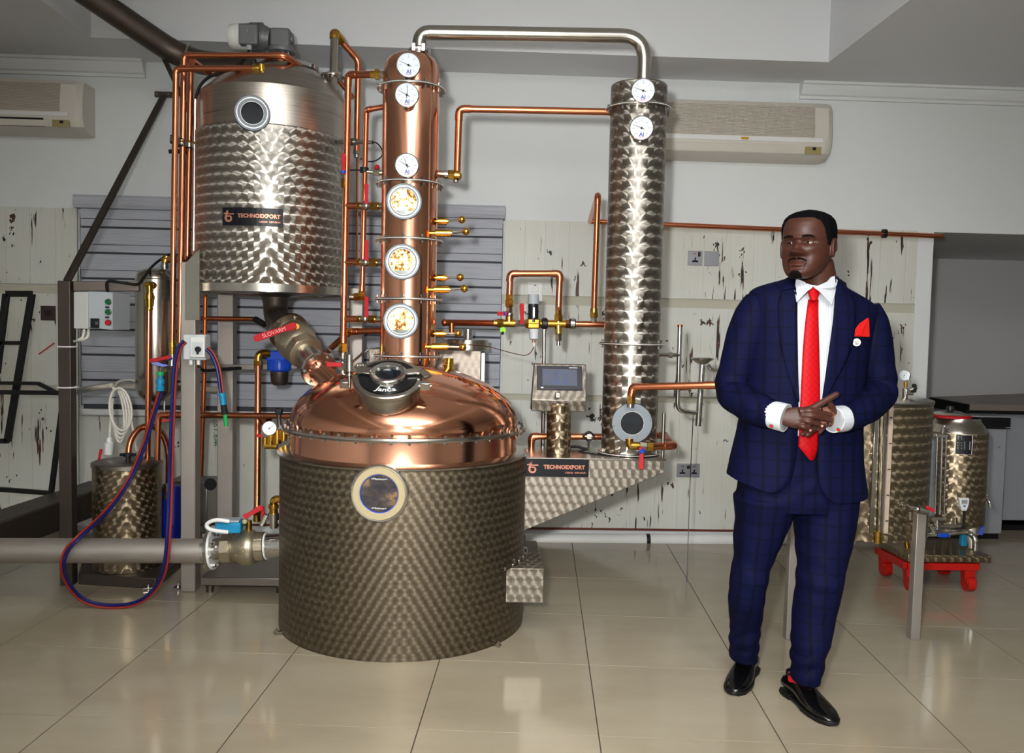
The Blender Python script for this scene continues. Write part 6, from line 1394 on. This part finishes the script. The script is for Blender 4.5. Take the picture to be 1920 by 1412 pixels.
# lapels (roll outwards), chest pocket, buttons, hem pockets
strip([(1481, 520), (1494, 545), (1495, 600), (1496, 660), (1497, 710), (1499, 752)], [(1474, 524), (1464, 548), (1458, 575), (1462, 640), (1476, 695), (1497, 754)], .012, 'lapel', 'suit', jacket)
strip([(1570, 524), (1566, 550), (1562, 600), (1555, 655), (1549, 700), (1543, 748)], [(1578, 526), (1591, 546), (1604, 575), (1598, 645), (1575, 698), (1545, 750)], .012, 'lapel', 'suit', jacket)
strip([(1470, 526), (1466, 545)], [(1483, 519), (1492, 540)], .016, 'collar_leaf', 'suit', jacket, 6, 4); strip([(1587, 531), (1589, 549)], [(1571, 520), (1567, 538)], .016, 'collar_leaf', 'suit', jacket, 6, 4)
nb = P(1530, 521, 3.07)
MB().loft([[nb+V((.070*cos(a), .066*sin(a), .006-.10*.070*cos(a)+dz)) for dz in (-.03, .006)] for a in [-.35+(pi+.7)*i/20 for i in range(21)]], False, False).build('collar_stand', 'suit', jacket, True, solid=.006)
for pts, nm in (((1596, 629, 1634, 634, 5), 'breast_pocket'),):
    x0_, y0_, x1_, y1_, h = pts; strip([(x0_, y0_), (x1_, y1_)], [(x0_, y0_+h), (x1_, y1_+h)], .004, nm, 'suit', jacket, 6, 2)
MB().lathe([(0, 0), (.009, 0), (.010, .003), (.006, .004), (0, .003)], jsurf(1500, 776, .006), (0, -1, 0), 16).build('button', 'black', jacket)
# shirt, tie, pocket square, badge
shr = []
for i in range(20):
    y = 546+i*14.3; shr.append([jsurf(px, y, -.016) for px in [1478+k*8 for k in range(13)]])
shirt = MB().loft(shr, False, False).build('shirt', 'shirt', man, True, 180, solid=.003)
def poly3(pts, name, m, parent, th=.004, bev=.001):
    return MB().prism(pts, V((0, th, 0))).build(name, m, parent, True, bev=bev)
nY = 2.955
poly3(PP((1493, 523, 3.0), (1506, 527, 2.965), (1524, 539, 2.935), (1514, 546, 2.925), (1494, 567, 2.935), (1490, 545, 2.96)), 'collar_flap', 'shirt', shirt)
poly3(PP((1565, 512, 3.0), (1551, 528, 2.965), (1526, 539, 2.935), (1536, 546, 2.925), (1560, 572, 2.935), (1568, 545, 2.96)), 'collar_flap', 'shirt', shirt)
cb_ = P(1531, 527, 3.02)
MB().loft([[cb_+V((.066*cos(a), .074*sin(a), -.030 if k == 0 else (.012+.004*cos(a) if sin(a) > 0 else .012+.004*cos(a)+.034*sin(a)))) for k in (0, 1)] for a in [2*pi*i/28 for i in range(29)]], False, False).build('collar_band', 'shirt', shirt, True, solid=.003)
tw = [(541, 1513, 1537), (548, 1515, 1536), (556, 1518, 1533), (562, 1516, 1533), (590, 1512, 1533), (625, 1508, 1534), (665, 1505, 1535), (705, 1503, 1536), (745, 1501, 1536), (785, 1499, 1535), (815, 1498, 1533), (836, 1497, 1532)]
def tie_row(y, l, r, k=8): return [jsurf(l+(r-l)*j/k, y, (-.004 if y > 560 else .004)+.006*(1-(2*j/k-1)**2)) for j in range(k+1)]
tie = MB().loft([tie_row(*r) for r in tw[3:]]+[[jsurf(1497+ (1532-1497)*j/8, 836+ (30-abs(j-5.5)*5.2 if j > 0 else 4)*(1 if 0 < j < 8 else .2), -.004+.003*(1-(j/4-1)**2)) for j in range(9)]], False, False).build('tie', 'tie', man, True, 60, solid=.004)
kn = []
for y, l, r in ((538, 1514, 1537), (541, 1512, 1538), (548, 1514, 1537), (556, 1517, 1534), (563, 1519, 1532)):
    kn.append([jsurf((l+r)/2, y, .012)+V((pr((r-l)/2, 2.93)*cos(a), .012*sin(a), 0)) for a in [2*pi*i/16 for i in range(16)]])
MB().loft(kn).build('knot', 'tie', tie, True, 60)
poly3([jsurf(x, y, .012) for x, y in ((1601, 631), (1603, 619), (1612, 607), (1627, 596), (1630, 597), (1631, 632))], 'pocket_square', 'square', man, .006, .002)
MB().prism([jsurf(x, y, .015) for x, y in ((1605, 629), (1612, 615), (1626, 600), (1622, 612), (1614, 630))], V((0, .004, 0))).build('fold', 'square', man, True, bev=.0015)
bp2 = jsurf(1606, 642, .008); bn = (toward(bp2)+V((.2, 0, 0))).normalized(); disc(man, bp2, bn, .0135, .003, 'lapel_badge', 'white_plastic', 24); rr, uu, nn = frame_to(bn)
for k, w_, m_ in ((.003, .008, 'ink_red'), (-.002, .007, 'ink'), (-.006, .004, 'ink')):
    q = bp2+nn*.0032+uu*k; MB().prism([q+rr*(a*w_)+uu*(b*.0011) for a, b in ((-1, -1), (1, -1), (1, 1), (-1, 1))], nn*.0004).build('badge_mark', m_, man, False)
# cuffs and links
def cuff(a, b, r0, r1):
    a, b = V(a), V(b); c = MB(); c.tube([a, a.lerp(b, .5), b, b, a.lerp(b, .5), a], [r0, (r0+r1)/2+.001, r1, r1-.004, r0-.003, r0-.004], 28, False)
    return c.build('shirt_cuff', 'white_cloth', shirt, True, 50)
cuff(P(1443, 776, 2.885), P(1474, 784, 2.845), .047, .049); cuff(P(1586, 784, 2.89), P(1562, 787, 2.85), .045, .045)
for px, py, Yc in ((1446, 798, 2.815), (1572, 805, 2.815)):
    c = P(px, py, Yc); n = (toward(c)+V((0, 0, -.5))).normalized(); k = disc(shirt, c, n, .0065, .004, 'cufflink', 'nickel', 16); disc(k, c+n*.004, n, .0045, .0015, 'stone', 'square', 14)

# ---- body: head, neck, trunk, arms, hands and legs fused into one skin
hC = P(1512, 455, 3.0); HA = radians(40)
hf = V((-sin(HA), -cos(HA), 0)); hs = V((cos(HA), -sin(HA), 0)); hu = V((.02, 0, 1)).normalized()
zc0, zc1 = P(1510, 524, 2.95).z, P(1530, 395, 3.0).z; HH = zc1-zc0
HT = [(0, .070, -.030, .024), (.03, .086, -.008, .038), (.08, .096, .022, .052), (.14, .098, .050, .063), (.22, .096, .074, .072), (.32, .094, .092, .078), (.42, .094, .104, .081), (.52, .092, .112, .082), (.62, .095, .118, .082), (.72, .095, .119, .081), (.80, .090, .115, .078), (.87, .080, .105, .072), (.93, .062, .086, .059), (.97, .040, .060, .040), (.992, .019, .029, .020)]
def HP(f, s, u): return V((hC.x, hC.y, zc0))+hf*f+hs*s+V((hu.x*HH*u, 0, HH*u))
FEAT = [(.368, 0, .044, .0110, .026), (.44, 0, .020, .0090, .055), (.355, .0175, .021, .0082, .020), (.355, -.0175, .021, .0082, .020), (.318, .010, -.006, .006, .010), (.318, -.010, -.006, .006, .010), (.515, .032, -.014, .017, .026), (.515, -.032, -.014, .017, .026), (.580, .030, .0065, .027, .020), (.580, -.030, .0065, .027, .020),
        (.42, .048, .008, .020, .045), (.42, -.048, .008, .020, .045), (.33, .036, -.004, .010, .06), (.33, -.036, -.004, .010, .06), (.245, 0, .0110, .019, .015), (.192, 0, .0115, .016, .014), (.219, 0, -.012, .024, .0060), (.150, 0, -.005, .02, .014), (.08, 0, .010, .022, .045), (.30, 0, -.003, .006, .02), (.72, 0, .004, .04, .08), (.26, .034, -.003, .008, .03), (.26, -.034, -.003, .008, .03)]
def head_pt(u, a, grow=0.):
    F, B, Wd = interp(HT, u); f0 = (F-B)/2; hd = (F+B)/2; n = 2.25
    S = lambda v: math.copysign(abs(v)**(2/n), v)
    s = (Wd+grow)*S(sin(a)); f = f0+(hd+grow)*S(cos(a))
    if cos(a) > 0:
        for fu, fs_, am, ss, su in FEAT:
            e = ((s-fs_)/ss)**2+((u-fu)/su)**2
            if e < 12: f += am*math.exp(-e/2)*min(1, cos(a)*2.2)
    return HP(f, s, u)
def ang_list(n=120):
    return [2*pi*i/n for i in range(n)]
us = [i/84 for i in range(1, 84)]
bd = MB(); bd.loft([[head_pt(u, a) for a in ang_list()] for u in us]+[[head_pt(.997, a, -.012) for a in ang_list()]])
for sg in (1, -1):       # ears
    ec = HP(-.012, sg*.081, .455)
    bd.loft([[ec+hf*(.019*cos(a)*k-.004*t)+V((0, 0, .034*sin(a)*k))+hs*(sg*(t*.014-.006)) for a in ang_list(24)] for t, k in ((0, .75), (.4, .95), (.8, 1.0), (1.1, .9), (1.2, .75))])
    bd.tube([ec+hf*(.018*cos(a)-.004)+V((0, 0, .033*sin(a)))+hs*(sg*.011) for a in [-1.2+.42*i for i in range(12)]], .0042, 8)
nk = [P(1535, 560, 3.06), P(1536, 535, 3.05), P(1536, 515, 3.035), P(1534, 500, 3.025), P(1524, 484, 3.01)]
bd.tube(nk, [.085, .063, .057, .055, .048], 28)
bd.loft([superell(P((l+r)/2, y, BY), pr((r-l)/2, BY)*.84, d*.66, 2.3) for y, l, r, d in ((548, 1450, 1600, .07), (565, 1420, 1630, .10), (600, 1405, 1635, .12), (680, 1400, 1622, .13), (760, 1396, 1616, .13), (840, 1402, 1606, .12), (905, 1390, 1602, .12), (950, 1388, 1600, .12))])
for pts, rr_ in ((((1420, 575, 3.06), (1398, 645, 3.06), (1376, 722, 3.06), (1424, 766, 2.93), (1470, 782, 2.845)), (.05, .046, .042, .038, .029)), (((1625, 590, 3.06), (1638, 650, 3.06), (1648, 730, 3.06), (1604, 774, 2.92), (1566, 784, 2.868)), (.05, .046, .042, .037, .028))):
    c = spline(PP(*pts), 6); n = len(c); bd.tube(c, [rr_[min(3, int(i/(n-1)*4))]+(rr_[min(4, int(i/(n-1)*4)+1)]-rr_[min(3, int(i/(n-1)*4))])*((i/(n-1)*4) % 1 if i < n-1 else 1) for i in range(n)], 20)
for tab in (LEGL, LEGR):
    rg_ = []
    for y, l, r, Y in tab: w = pr((r-l)/2, Y)*(.82-.22*min(1, max(0, (y-1100)/150))); rg_.append(superell(P((l+r)/2, y, Y), w, w, 2.1, 24))
    bd.loft(rg_)
# hands
def digit(pts, r0, r1, b=bd, knuck=True):
    c = spline(PP(*pts), 5); n = len(c); R = []
    for i in range(n):
        t = i/(n-1); r = r0+(r1-r0)*t
        if knuck: r *= 1+.06*math.exp(-((t-.24)/.10)**2)+.07*math.exp(-((t-.5)/.08)**2)
        R.append(r)
    d = (c[-1]-c[-2]).normalized()
    b.tube([c[0]-(c[1]-c[0])*.6]+c+[c[-1]+d*R[-1]*.55, c[-1]+d*R[-1]*.9], [R[0]*.9]+R+[R[-1]*.75, R[-1]*.3], 14)
    return c
def blob(p, q, hw, th, b=bd, ends=(.8, 1.0, 1.0, .85)):
    """flat palm between two points, wide in the picture plane, thin towards the viewer"""
    p, q = V(p), V(q); t = (q-p).normalized(); vw = toward(p); vw = (vw-t*vw.dot(t)).normalized(); x = t.cross(vw); rg_ = []
    for i, k in enumerate(ends):
        c = p.lerp(q, i/(len(ends)-1)); rg_.append([c+x*(hw*k*math.copysign(abs(cos(a))**.85, cos(a)))+vw*(th*math.copysign(abs(sin(a))**.85, sin(a))*(1.0, 1.0, .96, .62)[i]) for a in ang_list(22)])
    b.loft(rg_)
Yr, Yl = 2.795, 2.850
blob(P(1466, 782, 2.842), P(1521, 785, Yr+.006), .0390, .0165, ends=(.66, .90, .98, .86))
RF = [((1502, 771, Yr+.014), (1519, 770, Yr-.003), (1536, 773, Yr+.004), (1550, 776, Yr+.010), (1558, 778, Yr+.015)), ((1503, 779, Yr+.012), (1521, 779.5, Yr-.005), (1538, 783, Yr+.002), (1549, 786, Yr+.008), (1556, 788, Yr+.012)), ((1501, 788, Yr+.013), (1516, 790, Yr-.004), (1529, 794, Yr+.003), (1538, 797.5, Yr+.008), (1543, 799.5, Yr+.010)), ((1495, 796, Yr+.016), (1506, 800, Yr), (1513, 803, Yr+.004), (1518, 806, Yr+.008), (1521, 807.5, Yr+.010))]
LF = [((1550, 776, Yl), (1535, 788, Yl), (1519, 800, Yl-.006), (1508, 811, Yl-.014), (1504, 814, Yl-.016)), ((1552, 782, Yl), (1540, 793, Yl), (1527, 804, Yl-.006), (1517, 813, Yl-.014), (1514, 816, Yl-.016)), ((1555, 785, Yl-.002), (1549, 794, Yl-.004), (1543, 802, Yl-.010), (1539, 808, Yl-.014), (1537, 811, Yl-.016)), ((1559, 784, Yl-.006), (1558, 788, Yl-.010), (1557, 792, Yl-.014), (1556, 795, Yl-.016), (1555, 797, Yl-.017))]
for f, r0, r1 in zip(RF, (.0096, .0098, .0094, .0086), (.0078, .0080, .0076, .0068)): digit(f, r0, r1)
blob(P(1572, 782, Yl+.015), P(1541, 779, Yl+.004), .0370, .0150, ends=(.70, .95, .95, .75))
for f, r0, r1 in zip(LF, (.0096, .0098, .0092, .0082), (.0078, .0080, .0076, .0068)): digit(f, r0, r1)
digit(((1500, 772, Yr+.014), (1520, 767, Yr+.010), (1538, 757, Yr+.010), (1555, 747, Yr+.012), (1569, 739, Yr+.014)), .0132, .0098)
digit(((1566, 775, Yl), (1560, 764, Yl-.006), (1556, 756, Yl-.010), (1553, 751, Yl-.012)), .0125, .0095)
body = remeshed(bd, 'body', ['skin', 'lip', 'palm'], man, .0026, 2, .5)
me = body.data; off = ORG['person']
for k in ('lip', 'palm'):
    if len(me.materials) < 3: me.materials.append(M[k])
def loc_head(w): d = w-V((hC.x, hC.y, zc0)); return d.dot(hf), d.dot(hs), d.z/HH
for po in me.polygons:
    w = po.center+off
    if w.z > zc0:
        f, s, u = loc_head(w)
        if f > .07 and (s/.021)**2+((u-.216)/.036)**2 < 1: po.material_index = 1
    elif .98 < w.z < 1.16 and w.y < 2.87 and w.x > .98:
        x2 = P(1545, 770, w.y)
        if w.y > Yl-.012 and w.x > P(1540, 770, w.y).x-.0 and po.normal.y < -.2: po.material_index = 2
# nails
for f, back in [(x, 0) for x in RF]:
    p = P(f[-1][0]-1.5, f[-1][1]-.5, f[-1][2]-.0085); d = (P(*f[-1])-P(*f[-2])).normalized()
    v = toward(p); x = d.cross(v).normalized(); MB().loft([[p+d*(.0052*cos(a)*k)+x*(.0044*sin(a)*k)+v*t for a in ang_list(14)] for t, k in ((-.002, 1.0), (.0006, .95), (.0012, .6))]).build('fingernail', 'nail', man)
# eyes, brows, hair, beard
for sg in (1, -1):
    ec = HP(.0665, sg*.0318, .512); g = (hf*.86+hs*(-.42)).normalized()
    b = MB(); b.lathe([(0, -.0125)]+[(.0125*sin(t), -.0125*cos(t)) for t in [pi*i/18 for i in range(1, 18)]]+[(0, .0125)], ec, g, 24)
    b.mi = [1 if max((b.v[i]-ec).dot(g) for i in fc) > .0106 else 0 for fc in b.f]
    b.build('eye', ['eye_white', 'iris'], man)
    for kk, off_, nm in ((1, .0016, 'upper_lid'), (-1, -.0058, 'lower_lid')):
        pts = [ec+(hf*.95+hs*(sg*.22)).normalized()*(.0112*cos(a)+.0012)+hs*(.0160*sin(a))+V((0, 0, off_+kk*.0026*cos(a)+(.002 if kk > 0 else 0))) for a in [-1.25+.25*i for i in range(11)]]
        MB().tube(pts, [.0018+.0026*sin(pi*i/10) for i in range(11)], 8).build(nm, 'skin', man)
    bw = [head_pt(.588+.010*math.sin(pi*t)-(.008 if t > .8 else 0), sg*(.16+.50*t), .0015) for t in [i/10 for i in range(11)]]
    MB().tube(bw, [.0018+.0028*sin(pi*min(1, t*.85+.15)) for t in [i/10 for i in range(11)]], 8).build('eyebrow', 'stubble', man)
def cap(name, m, parent, test, grow, nu=96, na=144, u0=.0, u1=.992, thick=.010):
    U_ = [u0+(u1-u0)*i/nu for i in range(nu+1)]; A_ = ang_list(na); idx = {}; b = MB(); b.v = []
    for i in range(nu):
        for j in range(na):
            u = (U_[i]+U_[i+1])/2; a = (A_[j]+pi/na); a = a-2*pi if a > pi else a
            if not test(u, a): continue
            q = []
            for ii, jj in ((i, j), (i, (j+1) % na), (i+1, (j+1) % na), (i+1, j)):
                if (ii, jj) not in idx: idx[(ii, jj)] = len(b.v); aa = A_[jj]-2*pi if A_[jj] > pi else A_[jj]; b.v.append(head_pt(U_[ii], aa, grow(U_[ii], aa)))
                q.append(idx[(ii, jj)])
            b.f.append(q); b.mi.append(0)
    if u1 > .99:
        k = len(b.v); b.v.append(HP(-.004, 0, 1.0)+V((0, 0, grow(1, 0)*.6))); b.f += [[idx[(nu, j)], idx[(nu, (j+1) % na)], k] for j in range(na)]; b.mi += [0]*na
    return b.build(name, m, parent, True, 180, solid=thick)
def hairline(a):
    a = abs(a)
    return interp([(0, .870), (.45, .872), (.75, .845), (.95, .80), (1.10, .72), (1.20, .60), (1.32, .50), (1.46, .48), (1.60, .58), (1.80, .56), (2.0, .40), (2.3, .26), (2.7, .22), (3.2, .21)], a)[0]
hair = cap('hair', 'hair', man, lambda u, a: u > hairline(a), lambda u, a: .0025+.0065*max(0, min(1, (u-hairline(a)-.0)/.22))+(.001*sin(90*u)*sin(40*a)))
beard_ok = lambda u, a: u < .118-.10*(abs(a)/.50)**2 and abs(a) < .50 and u > .006
cap('beard', 'stubble', man, beard_ok, lambda u, a: .0010+.0022*max(0, 1-(abs(a)/.50)**2)*max(0, min(1, (.118-u)/.05)), u1=.16, nu=60, na=220, thick=.006)
for sg in (1, -1):
    MB().tube([head_pt(.287-.030*t*t-.004*t, sg*(.03+.36*t), .0012) for t in [i/12 for i in range(13)]], [.0022+.0016*sin(pi*min(1, .25+t*.75)) for t in [i/12 for i in range(13)]], 8).build('moustache', 'stubble', man)
    MB().tube([head_pt(.25-.13*t, sg*(.40-.03*t), .0004) for t in [i/10 for i in range(11)]], [.0011]*11, 6).build('beard_line', 'stubble', man)

# ---- shoes and socks
def shoe(toe, heel, name, L=.295):
    T, H = V(toe), V(heel); d = (T-H); d.z = 0; d.normalize(); H = T-d*L; x = d.cross(V((0, 0, 1))).normalized()
    root = MB()
    sec = [(0, .028, .058, .030), (.04, .034, .078, .024), (.12, .037, .092, .022), (.24, .037, .098, .020), (.34, .038, .094, .018), (.44, .042, .080, .015), (.55, .047, .064, .013), (.68, .049, .052, .012), (.80, .045, .044, .012), (.90, .035, .036, .013), (.96, .023, .028, .014), (.99, .010, .022, .015)]
    rg_ = []
    for t, w, h, z0 in sec:
        c = H+d*(L*t); rg_.append([c+x*(w*math.copysign(abs(cos(a))**.8, cos(a)))+V((0, 0, z0+(h-z0)*(.42+.58*sin(a) if sin(a) > 0 else .42*(1+sin(a))))) for a in ang_list(26)])
    sh = root.loft(rg_).build(name, 'shoe', man, True, 180)
    out = [(0, .030), (.03, .038), (.12, .041), (.28, .037), (.42, .041), (.56, .050), (.70, .052), (.82, .047), (.92, .036), (.98, .020), (1.01, .004)]
    pl = [H+d*(L*t)+x*w for t, w in out]+[H+d*(L*t)-x*w for t, w in reversed(out)]
    MB().prism([p+V((0, 0, .006)) for p in pl], V((0, 0, .012))).build('sole', 'sole', sh, True, bev=.002)
    hl = [(-.005, .028), (.04, .036), (.12, .039), (.24, .036)]; MB().prism([H+d*(L*t)+x*w for t, w in hl]+[H+d*(L*t)-x*w for t, w in reversed(hl)], V((0, 0, .020))).build('heel', 'sole', sh, True, bev=.002)
    fw = [(.30, .04), (.46, .046), (.62, .05)]; MB().prism([H+d*(L*t)+x*(w*.9)+V((0, 0, 0)) for t, w in ((.52, .05), (.7, .052), (.86, .044), (.96, .022))]+[H+d*(L*t)-x*(w*.9) for t, w in ((.96, .022), (.86, .044), (.7, .052), (.52, .05))], V((0, 0, .010))).build('fore_sole', 'sole', sh, False)
    for k in range(5):
        t = .34+.04*k; hgt = interp([(s_[0], s_[2]) for s_ in sec], t)[0]; c = H+d*(L*t)
        MB().tube([c-x*.014+V((0, 0, hgt-.006)), c+V((0, 0, hgt+.0015)), c+x*.014+V((0, 0, hgt-.006))], .0022, 6).build('lace', 'sole', sh)
    hgt = interp([(s_[0], s_[2]) for s_ in sec], .335)[0]; c = H+d*(L*.335)+V((0, 0, hgt+.002))
    for sg in (1, -1): MB().tube([c, c+x*sg*.012+V((0, 0, .008)), c+x*sg*.022+V((0, 0, .002)), c+x*sg*.016+V((0, 0, -.008)), c], .0016, 6).build('lace_bow', 'sole', sh)
    for t in (.02,): pass
    MB().lathe([(.034, 0), (.039, .006), (.038, .012), (.034, .010)], H+d*(L*.20)+V((0, 0, .088)), (0, 0, 1), 26).build('collar', 'shoe', sh)
    return sh, H, d
s1_, H1, d1 = shoe(FL(1566, 1364), FL(1490, 1308), 'shoe'); s2_, H2, d2 = shoe(FL(1373, 1306), FL(1404, 1262), 'shoe')
MB().tube([H1+d1*.062+V((0, 0, .075)), P(1509, 1268, 2.98), P(1510, 1250, 2.98)], [.036, .036, .038], 20).build('sock', 'sock', man)
MB().tube([H2+d2*.062+V((0, 0, .075)), P(1395, 1222, 3.21), P(1396, 1205, 3.2)], [.030, .030, .030], 20).build('sock', 'sock', man)
